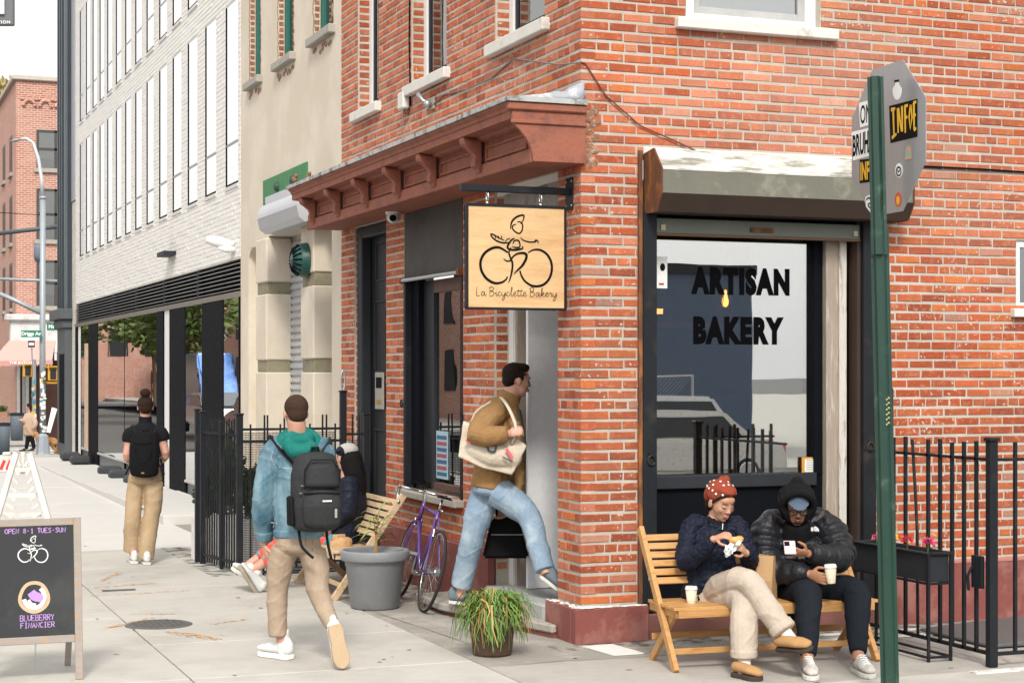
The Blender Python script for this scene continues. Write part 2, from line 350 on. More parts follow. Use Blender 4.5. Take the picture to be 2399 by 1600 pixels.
def grime(x0, y0, x1, y1):
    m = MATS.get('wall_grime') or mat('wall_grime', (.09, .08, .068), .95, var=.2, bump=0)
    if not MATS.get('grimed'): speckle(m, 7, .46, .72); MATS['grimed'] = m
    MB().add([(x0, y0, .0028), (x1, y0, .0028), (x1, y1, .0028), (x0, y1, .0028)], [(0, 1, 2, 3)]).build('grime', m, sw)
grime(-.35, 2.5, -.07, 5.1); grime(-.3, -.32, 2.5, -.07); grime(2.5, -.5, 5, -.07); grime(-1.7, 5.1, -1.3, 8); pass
mh = thing('manhole_cover', 'round cast iron cover set in the pale sidewalk', 'manhole', (-2.73, 2.05, 0))
MB().lathe([(0, .008), (.24, .008), (.26, .002), (.27, -.01)], (-2.73, 2.05, 0), 28).build('lid', mat('cast_iron', (.13, .125, .12), .7, .3, var=.3, vs=25, bump=1, bs=60), mh)
mb = MB()
for i in range(-5, 6):
    for j in range(-5, 6):
        if i*i+j*j < 24: mb.box(-2.73+i*.045-.013, 2.05+j*.045-.013, .007, -2.73+i*.045+.013, 2.05+j*.045+.013, .013)
tag(mb.build('studs', MATS['cast_iron'], mh), kind='stuff')
vc = thing('valve_cover', 'small oblong iron cover between orange paint marks on the sidewalk', 'cover', (-2.72, 4.35, 0))
MB().box(-2.85, 4.3, 0, -2.55, 4.38, .005).build('lid', MATS['cast_iron'], vc, bev=.003)

# ------------------------------------------------------------------ brick laying
def lay(frame, u0, u1, z0, z1, holes, L=.226, H=.0755, joint=.013, jz=.021, depth=.11, proud=.005, tintf=None, header=0, phase=0, u_start=None, zphase=0, jit=.003):
    """frame(u, z, n) -> world; returns a list of (verts, faces, tint, centre)"""
    out = []; nrow = int(round((z1-z0)/H))
    for r in range(nrow):
        za = z0+r*H; zb = za+H; zm = (za+zb)/2
        iv = [[u0 if u_start is None else u_start(r), u1]]
        for (a, b, c, d) in holes:
            if c < zm < d:
                nv = []
                for s, e in iv:
                    if b <= s or a >= e: nv.append([s, e]); continue
                    if a > s: nv.append([s, a])
                    if b < e: nv.append([b, e])
                iv = nv
        hd = header and r % header == header-2
        mod = L/2 if hd else L; ph = (mod/2 if (r % 2) else 0) + phase + random.uniform(-.012, .012)
        for s, e in iv:
            k = math.floor((s-ph)/mod); 
            cuts = [s]; x = ph+(k+1)*mod
            while x < e-.03:
                if x-cuts[-1] > .05: cuts.append(x+random.uniform(-.006, .006))
                x += mod
            cuts.append(e)
            for a, b in zip(cuts[:-1], cuts[1:]):
                j = joint/2; jr = lambda: random.uniform(-jit, jit)
                A, B, Cc, D = a+j+jr()*.7, b-j+jr()*.7, za+jz*.5+jr()*.6, zb-jz*.5+jr()*.6
                if B-A < .02: continue
                pr = proud+random.uniform(-.002, .003); ch = .004
                q = [(A+jr(), Cc+jr()), (B+jr(), Cc+jr()), (B+jr(), D+jr()), (A+jr(), D+jr())]
                q2 = [(A+ch, Cc+ch), (B-ch, Cc+ch), (B-ch, D-ch), (A+ch, D-ch)]
                vs = [frame(u, z, -depth) for u, z in q]+[frame(u, z, pr-ch) for u, z in q]+[frame(u, z, pr) for u, z in q2]
                fs = [(8, 9, 10, 11)]+[(4+i, 4+(i+1) % 4, 8+(i+1) % 4, 8+i) for i in range(4)]+[(i, (i+1) % 4, 4+(i+1) % 4, 4+i) for i in range(4)]
                out.append((vs, fs, tintf((a+b)/2, zm), frame((a+b)/2, zm, pr)))
    return out
def emit(bricks, m, wall, nparts, skip=lambda c: False):
    sc = []
    for i, (vs, fs, t, c) in enumerate(bricks):
        x, y, s = PROJ(c); inside = 0 < x < 2399 and 0 < y < 1600 and not skip(c)
        if not inside: sc.append((0, i)); continue
        p = [PROJ(vs[k]) for k in (8, 9, 10, 11)]
        ar = abs(sum(p[k][0]*p[(k+1) % 4][1]-p[(k+1) % 4][0]*p[k][1] for k in range(4)))/2
        sc.append((ar, i))
    sc.sort(reverse=True); pick = {i for a, i in sc[:nparts] if a > 0}
    rest = MB()
    for i, (vs, fs, t, c) in enumerate(bricks):
        if i in pick:
            mb = MB(); mb.add(vs, fs, t); mb.build('brick', m, wall)
        else: rest.add(vs, fs, t)
    if rest.v: tag(rest.build('bricks', m, wall), kind='stuff')
def lerp(a, b, t): return tuple(x+(y-x)*t for x, y in zip(a, b))
BR = [(.47, .105, .036), (.44, .092, .030), (.51, .130, .046), (.41, .088, .034), (.49, .130, .052), (.34, .070, .030), (.53, .145, .040)]
PK = [(.53, .172, .090), (.48, .140, .070), (.54, .195, .112), (.42, .115, .056)]
def tint_right(u, z):
    t = noise.noise((u*.7+3, z*.6, 1.7))*.9+.12+(.22 if z > 2.6 else -.15)
    c = random.choice(BR) if random.random() > t else random.choice(PK)
    if z < 2.3 and u > 2.4 and random.random() < .5: c = (.42, .075, .022)
    st_ = noise.noise((u*.45+7, z*.35, 3)); c = lerp(c, (.30, .10, .05), max(0, min(.45, st_*1.3))); c = lerp(c, (.52, .33, .25), max(0, min(.4, -st_*1.1-.1)))
    if random.random() < .03: c = lerp(c, (.45, .36, .30), .4)
    k = random.uniform(.80, 1.08)*(1+.2*noise.noise((u*.8, z*1.1, 9))); return tuple(x*k for x in c)
def tint_left(u, z):
    t = .25 if z < 3.4 else .62+noise.noise((u*.5, z*.5, 5))*.5
    c = random.choice(BR) if random.random() > t else random.choice(PK)
    k = random.uniform(.78, 1.06); return tuple(x*k for x in c)
fr_right = lambda u, z, n: (u, -n, z)
fr_left = lambda u, z, n: (-n, u, z)

# ------------------------------------------------------------------ corner building
CB = thing('corner_building', 'red brick corner building with a brown cornice and the bakery shop', 'building', (0, 0, 0))
Hz = .0755; Z0 = .27
holesR = [(.50, 2.50, 0, 3.60), (.86, 2.02, 4.56, 6.2), (3.86, 4.9, 2.50, 3.06), (-.1, .02, 3.45, 4.02)]
holesL = [(.44, 1.80, 0, 3.50), (2.58, 4.27, .86, 3.52), (4.86, 5.99, 0, 3.5), (5.12, 5.86, 4.68, 6.6), (3.02, 4.04, 4.68, 6.6), (.70, 1.78, 4.68, 6.6)]
def wall_mesh(frame, u0, u1, z0, z1, holes, flip):      # backing wall with openings: grid cells minus holes, 0.25 m thick reveals come from separate jambs
    us = sorted({u0, u1, *[h for a in holes for h in a[:2] if u0 < h < u1]}); zs = sorted({z0, z1, *[h for a in holes for h in a[2:] if z0 < h < z1]})
    mb = MB()
    for i in range(len(us)-1):
        for k in range(len(zs)-1):
            um, zm = (us[i]+us[i+1])/2, (zs[k]+zs[k+1])/2
            if any(a < um < b and c < zm < d for a, b, c, d in holes): continue
            A = [frame(u, z, n) for n in (0, -.3) for u, z in ((us[i], zs[k]), (us[i+1], zs[k]), (us[i+1], zs[k+1]), (us[i], zs[k+1]))]
            mb.add(A, [(0, 1, 2, 3), (7, 6, 5, 4), (0, 4, 5, 1), (1, 5, 6, 2), (2, 6, 7, 3), (3, 7, 4, 0)])
    return mb
hr = [h for h in holesR if h[0] > 0]
wr = wall_mesh(fr_right, .0, 7.0, 0, 7.0, hr, 0).build('side_wall', M_mortar, CB)
wl = wall_mesh(fr_left, .303, 6.5, 0, 7.0, [(a, b, c, d) for a, b, c, d in holesL], 0).build('street_wall', M_mortar, CB)
MB().box(-.0005, .303, .3, .30, .44, 3.5).build('pier_core', M_mortar, CB)
bR = lay(fr_right, 0, 6.0, Z0, 6.6, hr, header=7, tintf=tint_right, u_start=lambda r: -.0115 if r % 2 == 0 else .102)
bL = lay(fr_left, 0, 6.5, Z0, 6.6, holesL, header=7, tintf=tint_left, u_start=lambda r: .102 if r % 2 == 0 else -.0115, phase=.1)
# jamb returns
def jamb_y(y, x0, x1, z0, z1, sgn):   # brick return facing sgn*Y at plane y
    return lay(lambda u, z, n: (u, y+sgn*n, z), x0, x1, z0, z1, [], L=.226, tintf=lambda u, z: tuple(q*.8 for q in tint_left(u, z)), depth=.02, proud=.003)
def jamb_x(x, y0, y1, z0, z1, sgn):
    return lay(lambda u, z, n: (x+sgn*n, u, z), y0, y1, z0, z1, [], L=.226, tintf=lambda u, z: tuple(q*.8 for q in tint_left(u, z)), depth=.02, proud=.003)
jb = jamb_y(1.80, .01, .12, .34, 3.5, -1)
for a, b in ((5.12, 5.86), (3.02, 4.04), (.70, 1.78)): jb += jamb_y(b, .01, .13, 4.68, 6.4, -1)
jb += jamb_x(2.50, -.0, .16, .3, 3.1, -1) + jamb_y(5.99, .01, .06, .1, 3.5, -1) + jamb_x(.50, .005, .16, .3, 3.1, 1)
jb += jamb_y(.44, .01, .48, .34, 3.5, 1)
def occl(c):
    x, y, s = PROJ(c)
    return (1580 < x < 2000 and y > 1110) or (2000 < x < 2240 and y > 1270) or (1985 < x < 2165 and 150 < y < 520) or (1090 < x < 1325 and 475 < y < 730) or (1480 < x < 2120 and 350 < y < 520) or (560 < x < 815 and y > 920) or (1060 < x < 1300 and 840 < y)
emit(bR, M_brick, wr, 215, occl); emit(bL, M_brick, wl, 80, occl)
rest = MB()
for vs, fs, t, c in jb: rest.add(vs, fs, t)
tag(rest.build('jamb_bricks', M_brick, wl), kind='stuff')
# spalled brick hole beside the cornice end
mb = MB()
for k in range(26):
    z = 3.50+.42*(k/25); x = .06+.035*math.sin(k*1.1)+random.uniform(-.02, .03)
    mb.ell((x, -.003, z), (.035+random.random()*.02, .010, .02+random.random()*.014), n=7, m=5)
mb.build('spalled_brick', mat('spalled', (.30, .15, .09), 1, var=.4, vs=40, bump=1.5, bs=60, c2=(.5, .34, .26), c2s=30), wr)
# plinth (side street, pier and street side)
pl = MB(); pl.box(-.075, -.075, -.02, .52, .02, .262).box(-.075, .022, -.02, .02, .52, .262); pl.build('plinth', M_plinth, CB, bev=.012)
MB().box(.52, -.05, -.02, 2.52, .14, .19).build('plinth', mat('plinth_brown_red', (.21, .085, .07), .7, var=.2, bump=.4), CB, bev=.008)  # slightly browner red on the plinth below the shop front
MB().box(2.52, -.06, -.02, 7, .02, .46).build('plinth', M_plinth, CB, bev=.01)
MB().box(2.50, -.062, .455, 7, .01, .485).build('plinth_cap', mat('plinth_cap_paint', (.42, .17, .14), .7, var=.2, bump=.4), CB, bev=.006)
MB().box(-.07, 1.80, -.02, .02, 4.86, .50).build('plinth', M_plinth, CB, bev=.01)
MB().box(-.06, 5.99, -.02, .02, 6.5, .50).build('plinth', M_plinth, CB, bev=.01)
mb = MB()
for k in range(60):
    x = random.uniform(-.06, .5); mb.ell((x, -.03+random.uniform(-.045, .03), .262), (.03, .012, .006), n=6, m=4)
for k in range(30):
    mb.ell((-.03+random.uniform(-.04, .03), random.uniform(0, .5), .262), (.012, .03, .006), n=6, m=4)
tag(mb.build('paint_drips', M_wline, wr), kind='stuff')

# cornice over the street side
CX = -.40
cn = MB()
cn.box(CX, -.03, 3.505, .02, 6.42, 3.545)                       # soffit board
cn.build('soffit', M_brown, CB, bev=.004)
cor = MB().box(CX+.02, -.012, 3.545, .0, 6.40, 3.93).build('cornice', M_brown, CB)
MB().box(CX-.012, -.03, 3.50, CX+.02, 6.42, 3.60).build('lower_rail', M_brown, cor, bev=.006)
crown = [(CX+.01, 3.775), (CX-.03, 3.785), (CX-.05, 3.805), (CX-.165, 3.812), (CX-.165, 3.868), (CX-.175, 3.872), (CX-.18, 3.895), (CX-.205, 3.915), (CX-.205, 3.93), (.0, 3.93), (.0, 3.775)]
MB().prism([(a, b) for a, b in crown], (0, -.03, 0), (1, 0, 0), (0, 0, 1), (0, 1, 0), 6.47).build('crown_moulding', M_brown, cor, fix=True)
# end board facing the side street
ep = [(.012, 3.505), (CX, 3.505), (CX-.02, 3.60), (CX-.05, 3.66), (CX-.10, 3.72), (CX-.165, 3.78), (CX-.165, 3.87), (.012, 3.87)]
MB().prism(ep, (0, -.032, 0), (1, 0, 0), (0, 0, 1), (0, -1, 0), .03).build('end_board', M_brown, cor, fix=True, bev=.004)
MB().box(CX-.18, -.078, 3.775, .014, -.063, 3.80).build('end_moulding', M_brown, cor, bev=.004)
MB().box(CX-.205, -.085, 3.868, .014, -.03, 3.93).build('end_crown', M_brown, cor, bev=.01)
fl = MB()
segs = [-.10, 1.9, 3.2, 4.75, 6.5]
for a, b in zip(segs[:-1], segs[1:]): fl.box(CX-.22, a, 3.93, .01, b-.004, 3.965+random.uniform(0, .004))
fl.build('flashing', M_lead, cor)
mb = MB()
for k in range(16):
    t = random.random()**2; mb.ell((-.34*t-.01, random.uniform(.0, .12), 3.965+.10*(1-t)*random.random()), (.06, .06, .02+.02*random.random()), n=8, m=5)
mb.prism([(.0, 3.96), (-.60, 3.96), (-.10, 4.03), (-.02, 4.10), (.0, 4.10)], (0, -.06, 0), (1, 0, 0), (0, 0, 1), (0, 1, 0), .3)
mb.build('flashing_heap', mat('tar_lead', (.34, .36, .40), .6, var=.35, vs=9, c2=(.62, .62, .62), c2s=7, bump=.6), cor, smooth=True)
bprof = [(0, 0), (-.02, .0), (-.03, .03), (-.06, .05), (-.062, .085), (-.05, .12), (-.065, .155), (-.11, .19), (-.15, .215), (-.158, .24), (-.158, .275), (0, .275)]
by = [6.12, 5.14, 4.15, 3.14, 2.16, 1.06]
for y in by:
    b = MB().prism([(CX+a, 3.535+z) for a, z in bprof], (0, y-.05, 0), (1, 0, 0), (0, 0, 1), (0, 1, 0), .10)
    b.build('bracket', M_brown, cor, fix=True, bev=.005)
    MB().prism([(CX-.014+a*.9, 3.55+z*.86) for a, z in bprof], (0, y-.063, 0), (1, 0, 0), (0, 0, 1), (0, 1, 0), .012).build('bracket_scroll', M_brown, cor, fix=True)
for a, b in zip([.0]+by[::-1], by[::-1]+[6.4]):
    if b-a < .35: continue
    y0, y1 = a+.10, b-.10
    p = MB()
    for q in ((y0, 3.62, y1, 3.64), (y0, 3.715, y1, 3.735), (y0, 3.64, y0+.02, 3.715), (y1-.02, 3.64, y1, 3.715)): p.box(CX+.006, q[0], q[1], CX+.02, q[2], q[3])
    p.build('panel_moulding', M_brown, cor)

# upper windows, street side
def sash_window(parent, y0, y1, z0, z1, x=.12):
    w = MB()
    for q in ((y0, z0, y0+.09, z1), (y1-.09, z0, y1, z1), (y0+.09, z0, y1-.09, z0+.07)): w.box(x, q[0], q[1], x+.06, q[2], q[3])
    wo = w.build('window', M_white, parent, bev=.004)
    f = MB()
    for q in ((y0+.09, z0+.07, y0+.135, z1), (y1-.135, z0+.07, y1-.09, z1), (y0+.135, z0+.07, y1-.135, z0+.12)): f.box(x+.02, q[0], q[1], x+.05, q[2], q[3])
    f.build('sash', M_char, wo, bev=.002)
    MB().box(x+.034, y0+.135, z0+.12, x+.038, y1-.135, z1).build('pane', G_up, wo)
    MB().box(x+.2, y0, z0, x+.21, y1, z1).build('curtain_or_dark_room', mat('dark_room', (.03, .032, .036), .9), wo)  # near-black sheet, the darkness of the unlit room put into its colour
    return wo
G_up = glass('window_glass', .18, (.7, .78, .8))
for y0, y1 in ((5.12, 5.86), (3.02, 4.04), (.70, 1.78)):
    wo = sash_window(CB, y0, y1, 4.70, 6.6)
    MB().box(-.07, y0-.11, 4.60, .15, y1+.10, 4.70).build('sill', M_sill, wo, bev=.008)
# upper window, side street
wo = MB()
for q in ((.86, 4.635, .955, 6.2), (1.925, 4.635, 2.02, 6.2), (.955, 4.635, 1.925, 4.70)): wo.box(q[0], .06, q[1], q[2], .14, q[3])
wo = wo.build('window', M_white, CB, bev=.005)
f = MB()
for q in ((.955, 4.70, 1.01, 6.2), (1.87, 4.70, 1.925, 6.2), (1.01, 4.70, 1.87, 4.76)): f.box(q[0], .085, q[1], q[2], .13, q[3])
f.build('sash', mat('grey_sash', (.42, .42, .42), .5), wo, bev=.003)
MB().box(1.01, .105, 4.76, 1.87, .109, 6.2).build('pane', glass('pale_glass', .3, (.8, .86, .86)), wo)
MB().box(.9, .25, 4.6, 2.0, .26, 6.2).build('blind', mat('grey_blind', (.34, .37, .37), .8, stretch=(8, 1, .2), var=.2), wo)
MB().box(.76, -.075, 4.555, 2.15, .16, 4.637).build('sill', M_sill, wo, bev=.008)
# small window at the right edge
wo = MB()
for q in ((3.86, 2.50, 3.91, 3.06), (4.85, 2.50, 4.9, 3.06), (3.91, 2.50, 4.85, 2.55), (3.91, 3.0, 4.85, 3.06)): wo.box(q[0], .02, q[1], q[2], .1, q[3])
wo = wo.build('window', M_white, CB, bev=.004)
MB().box(3.91, .06, 2.55, 4.85, .064, 3.0).build('pane', G_up, wo); MB().box(3.9, .2, 2.5, 4.9, .21, 3.1).build('curtain_or_dark_room', MATS['dark_room'], wo)  # dark sheet behind the pane stands in for an unlit room
MB().box(3.80, -.06, 2.43, 4.95, .1, 2.50).build('sill', M_sill, wo, bev=.006)

# ------------------------------------------------------------------ right shop front
SF = MB().box(.52, .15, .19, 2.36, .24, 1.185).build('shop_front', M_blackm, CB)
MB().box(.60, .11, 1.10, 2.06, .15, 1.20).build('transom_rail', M_char, SF, bev=.006)
MB().box(.60, .13, .45, 2.06, .15, .47).build('bulkhead_bead', M_char, SF)
mb = MB().box(2.045, .12, 1.185, 2.075, .24, 3.02).box(2.075, .14, 1.185, 2.13, .24, 3.02).box(.5, .14, 1.185, .60, .24, 3.02); mb.build('mullion', M_blackm, SF, bev=.004)
M_peel = mat('peeling_paint', (.62, .59, .54), .85, var=.15, vs=6, stretch=(6, 6, .7), c2=(.30, .255, .21), c2s=5, c2t=(.54, .62), bump=.7, bs=40)
M_peel2 = mat('bare_weathered_wood', (.36, .30, .245), .9, var=.2, vs=6, stretch=(8, 8, .6), c2=(.52, .47, .41), c2s=6, c2t=(.55, .68), bump=.7, bs=40)
MB().box(2.132, .09, .19, 2.24, .22, 3.05).build('wood_post', M_peel2, SF, bev=.006)
MB().box(2.243, .075, .19, 2.31, .22, 3.05).build('wood_post', M_peel, SF, bev=.006)
GL = MB().box(.60, .185, 1.20, 2.045, .189, 3.02).build('pane', glass('shop_glass', .45, (.93, .96, .96), .97, wave=.008), SF)
# shutter box, guides, bottom bar
prof = [(.0, 3.60), (-.17, 3.625), (-.30, 3.47), (-.30, 3.29), (-.22, 3.165), (.0, 3.165)]
RB = MB().prism([(a, b) for a, b in prof], (.515, 0, 0), (0, 1, 0), (0, 0, 1), (1, 0, 0), 2.15)
RBo = RB.build('shutter_box', mat('olive_sheet', (.165, .162, .13), .65, .2, var=.2, vs=4, c2=(.26, .25, .20), c2s=5, bump=.15), CB, fix=True)
MB().prism([(a, b) for a, b in ((-.003, 3.602), (-.172, 3.629), (-.303, 3.474), (-.303, 3.462), (-.17, 3.617), (-.003, 3.59))], (.515, 0, 0), (0, 1, 0), (0, 0, 1), (1, 0, 0), 2.15).build('box_hood', mat('flaking_white', (.60, .59, .56), .75, var=.18, vs=5, stretch=(.6, 3, 3), c2=(.24, .235, .19), c2s=4.5, c2t=(.47, .62), bump=.4), RBo, fix=True)
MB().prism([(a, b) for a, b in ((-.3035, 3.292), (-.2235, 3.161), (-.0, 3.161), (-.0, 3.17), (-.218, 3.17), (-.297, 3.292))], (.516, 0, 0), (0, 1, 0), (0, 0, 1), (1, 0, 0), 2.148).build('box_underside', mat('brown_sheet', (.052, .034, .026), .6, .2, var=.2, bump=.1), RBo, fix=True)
MB().prism([(a*1.03, 3.39+(b-3.39)*1.03) for a, b in prof], (.503, 0, 0), (0, 1, 0), (0, 0, 1), (1, 0, 0), .013).build('end_plate', M_rust, RBo, fix=True)
MB().prism([(a*1.03, 3.39+(b-3.39)*1.03) for a, b in prof], (2.665, 0, 0), (0, 1, 0), (0, 0, 1), (1, 0, 0), .013).build('end_plate', M_rust, RBo, fix=True)
MB().box(.50, -.02, 3.595, 2.70, .02, 3.66).build('lintel_render', mat('render_patch', (.63, .60, .56), .9, var=.12, c2=(.5, .32, .26), c2s=8, c2t=(.62, .72), bump=.4), CB, bev=.01)
mb = MB().box(.455, -.035, .20, .485, .12, 3.63); mb.build('shutter_guide_edge', M_rust, CB, bev=.004)
MB().box(.485, -.05, .20, .595, .10, 3.17).build('shutter_guide', M_black, CB, bev=.006)
MB().box(2.385, -.05, .20, 2.50, .10, 3.17).build('shutter_guide', M_black, CB, bev=.006)
MB().box(2.355, .0, .20, 2.385, .12, 3.17).build('shutter_guide_edge', mat('dark_rust', (.045, .025, .018), .7, var=.3), CB)
bb = MB().box(.60, -.01, 3.02, 2.375, .03, 3.135).build('shutter_bottom_bar', mat('grey_green_sheet', (.15, .165, .14), .5, .3, var=.15, vs=5, bump=.1), CB, bev=.004)
MB().box(.60, -.018, 3.005, 2.375, .035, 3.02).build('rubber_edge', mat('rust_line', (.16, .09, .05), .8), bb)
MB().box(1.40, -.022, 3.05, 1.60, -.008, 3.085).build('pull_handle', M_rust, bb)
for x in (.66, 2.33): MB().box(x-.018, -.022, 3.045, x+.018, -.008, 3.085).build('end_stop', mat('yellow_plastic', (.52, .48, .32), .5), bb)
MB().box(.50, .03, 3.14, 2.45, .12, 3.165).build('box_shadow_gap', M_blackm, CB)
for x, z in ((.545, 1.33), (2.44, 1.40)):
    mb = MB(); mb.tube([(x+.03*math.cos(a), -.058, z+.035*math.sin(a)) for a in [i*pi/6 for i in range(12)]], .008, 6); mb.box(x-.02, -.06, z+.03, x+.02, -.05, z+.06); mb.build('hasp', M_black, CB)
# window lettering
M_letter = mat('vinyl_black', (.003, .003, .004), .8, spec=.03, var=0, bump=0)
for wd, z, w in (('ARTISAN', 2.685, .86), ('BAKERY', 2.305, .79)):
    me = text_mesh(wd, 1, .066, 1, spacing=1.19)
    x0 = min(v.co.x for v in me.vertices); x1 = max(v.co.x for v in me.vertices); h0 = min(v.co.y for v in me.vertices); h1 = max(v.co.y for v in me.vertices)
    for v in me.vertices: v.co.x = (v.co.x-x0)/(x1-x0)*w; v.co.y = (v.co.y-(h0+h1)/2)/(h1-h0)*.215
    place_text('window_lettering', me, M_letter, (OY(1620 if w > .8 else 1625, 650, .183).x, .183, z), (1, 0, 0), (0, 0, 1), SF)
# room behind the glass
room = MB(); x0, x1, y0, y1, z0, z1 = .64, 2.75, .26, 1.7, .19, 3.45
room.add([(x0, y0, z0), (x1, y0, z0), (x1, y1, z0), (x0, y1, z0), (x0, y0, z1), (x1, y0, z1), (x1, y1, z1), (x0, y1, z1)], [(0, 1, 2, 3), (4, 7, 6, 5), (2, 6, 7, 3), (0, 3, 7, 4), (1, 5, 6, 2)])
RM = room.build('shop_interior', mat('interior_brown', (.26, .15, .09), .8, var=.3, vs=2, bump=.1), CB)
for z in (1.75, 2.35): MB().box(.66, 1.35, z, 2.6, 1.68, z+.05).build('shelf', mat('shelf_wood', (.50, .25, .10), .6), RM)
MB().box(.7, .9, .19, 1.55, 1.3, 1.3).build('counter', mat('counter_wood', (.16, .09, .05), .5), RM)
MB().box(1.585, .30, 1.19, 2.044, .32, 3.04).build('added_white_panel', mat('pale_panel', (.84, .87, .87), .8, var=.06), RM)  # added pale panel that brightens the right part of the glass
ln = thing('pendant_lamp', 'lit caged bulb hanging behind the bakery window', 'lamp', (1.18, .9, 3.3))
b = OY(1700, 704, .9)
MB().tube([(b.x, .9, 3.4), (b.x, .9, b.z+.09)], .006, 6).build('cord', M_blackm, ln)
MB().lathe([(0, -.055), (.018, -.045), (.028, -.015), (.022, .02), (.012, .05), (.012, .085), (0, .085)], (b.x, .9, b.z), 14).build('bulb', mat('lit_bulb', (1, .55, .2), .4, var=0, bump=0, emis=((1, .36, .06), 5)), ln, smooth=True)
cg = MB()
for k in range(8):
    a = k*pi/4; cg.tube([(b.x+r*math.cos(a), .9+r*math.sin(a), b.z+z) for r, z in ((.03, .09), (.05, .03), (.085, -.05), (.06, -.09))], .003, 4)
cg.build('cage', M_rust, ln)
MB().box(1.02, .8, 2.45, 1.06, .84, 2.49).build('wall_lamp', mat('small_lamp', (1, .4, .1), .4, var=0, bump=0, emis=((1, .35, .08), 4)), RM)
# papers in the shop window
st = MB().box(.70, .177, 2.62, .79, .181, 2.86); so_ = tag(st.build('window_sticker', M_whitepr), 'white printed notice stuck high on the bakery window', 'sticker')
MB().ell((.75, .176, 2.78), (.022, .002, .03)).build('print', M_ink, so_); MB().box(.72, .1745, 2.645, .76, .1765, 2.66).build('print', mat('red_print', (.5, .05, .04), .5), so_)
nf = thing('permit_frame', 'orange framed certificate in the lower corner of the window', 'frame', (1.95, .15, 1.2))
q0 = OY(1878, 1112, .16); q1 = OY(1926, 1070, .16)
MB().box(q0.x, .150, q0.z, q1.x, .160, q1.z).build('frame', mat('orange_frame', (.62, .29, .04), .5), nf)
MB().box(q0.x+.022, .144, q0.z+.022, q1.x-.022, .150, q1.z-.015).build('paper', M_whitepr, nf)
mb = MB()
for k in range(5): mb.box(q0.x+.035, .141, q0.z+.04+k*.018, q1.x-.04-.01*(k % 3), .1432, q0.z+.044+k*.018)
mb.build('print', mat('grey_print', (.25, .25, .25), .6), nf)
wb = thing('easel_board', 'wooden framed board leaning inside the bakery window', 'board', (1.4, .3, 1.2))
a0, a1, a2, a3 = OY(1712, 1113, .30), OY(1830, 1113, .30), OY(1845, 1066, .34), OY(1728, 1064, .34)
mf = mat('board_frame_wood', (.36, .25, .15), .6)
for p, q in ((a0, a3), (a3, a2), (a2, a1)): MB().bar(p, q, .03, .03).build('frame', mf, wb)
MB().add([a0+Vector((.03, .012, 0)), a1+Vector((-.03, .012, 0)), a2+Vector((-.03, .012, -.03)), a3+Vector((.03, .012, -.03))], [(0, 1, 2, 3)]).build('board', mat('board_dark', (.02, .03, .035), .6), wb)

# ------------------------------------------------------------------ entrance recess between pier and jamb
EN = MB().box(.02, 1.805, .0, .62, 1.83, 3.5).build('entrance', mat('white_panel', (.76, .78, .81), .55, var=.05, vs=2, bump=.05), CB)
MB().box(.125, 1.70, .22, .145, 1.80, 3.5).build('door_casing', M_white, EN); MB().box(.135, 1.40, .225, .46, 1.44, 3.42).build('white_door', MATS['white_panel'], EN, bev=.006)
MB().box(.145, 1.67, .20, .245, 1.80, 3.5).build('wood_post', M_peel2, EN, bev=.004)
MB().box(.247, 1.70, .20, .335, 1.80, 3.5).build('door_frame', M_blackm, EN, bev=.004)
MB().box(.315, 1.64, .20, .345, 1.72, 3.5).build('door_frame', M_black, EN)
MB().box(.60, .47, 0, .63, 1.8, 3.5).build('shop_door', M_blackm, EN)
MB().box(.44, .45, 0, .6, .47, 3.5).build('inner_wall', M_white, EN)
MB().box(.02, .44, 3.44, .62, 1.8, 3.5).build('recess_ceiling', M_white, EN)
MB().box(.03, .46, 3.15, .10, 1.66, 3.44).build('transom_panel', mat('lintel_grey', (.26, .25, .235), .8, var=.25, vs=4, c2=(.1, .09, .08), c2s=3), EN)
# steps
stp = thing('door_steps', 'worn stone doorstep in front of the bakery entrance', 'steps', (-.2, 1.2, 0))
lp = [(-.48, 2.45), (-.50, 1.78), (-.12, .27), (-.078, .27), (-.078, .525), (-.0, .525), (-.0, 2.45)]
MB().prism(lp, (0, 0, .035), (1, 0, 0), (0, 1, 0), (0, 0, 1), .065).build('lower_tread', M_stone, stp, fix=True, bev=.012)
MB().prism([(a*.9, b+.02) for a, b in lp], (0, .0, -.02), (1, 0, 0), (0, 1, 0), (0, 0, 1), .054).build('riser', mat('step_brick', (.20, .07, .05), .9, var=.3, bump=.5), stp, fix=True)
MB().prism([(-.10, 1.795), (-.10, .90), (-.085, .535), (.0, .475), (.6, .475), (.6, 1.795)], (0, 0, .08), (1, 0, 0), (0, 1, 0), (0, 0, 1), .14).build('upper_tread', mat('step_grey', (.36, .37, .36), .8, var=.12, vs=4, bump=.3), stp, fix=True, bev=.02)

# ------------------------------------------------------------------ street-side shop window
SW_ = MB().box(.0, 2.60, 2.87, .06, 4.26, 3.50).build('shop_window', mat('dark_grey_board', (.062, .056, .052), .8, var=.18, vs=1.5, c2=(.04, .036, .034), c2s=1.2, bump=.1), CB)
MB().tube([(-.03, 2.60, 2.855), (-.03, 4.28, 2.86)], .018, 8).build('shutter_rod', M_steel, SW_)
MB().box(-.05, 2.57, 2.83, .0, 2.63, 2.89).build('rod_end', M_rust, SW_); MB().box(-.05, 4.24, 2.83, .0, 4.28, 2.88).build('rod_end', M_rust, SW_)
for y0, y1, d in ((2.585, 2.635, .0), (4.20, 4.262, .0)): MB().box(-.012, y0, .87, .10, y1, 2.86).build('guide_rail', M_black, SW_, bev=.004)
MB().box(.05, 3.98, .92, .12, 4.20, 2.86).build('inner_frame', M_blackm, SW_)
MB().box(.10, 3.72, .95, .17, 3.98, 2.84).build('inner_frame', M_black, SW_, bev=.006)
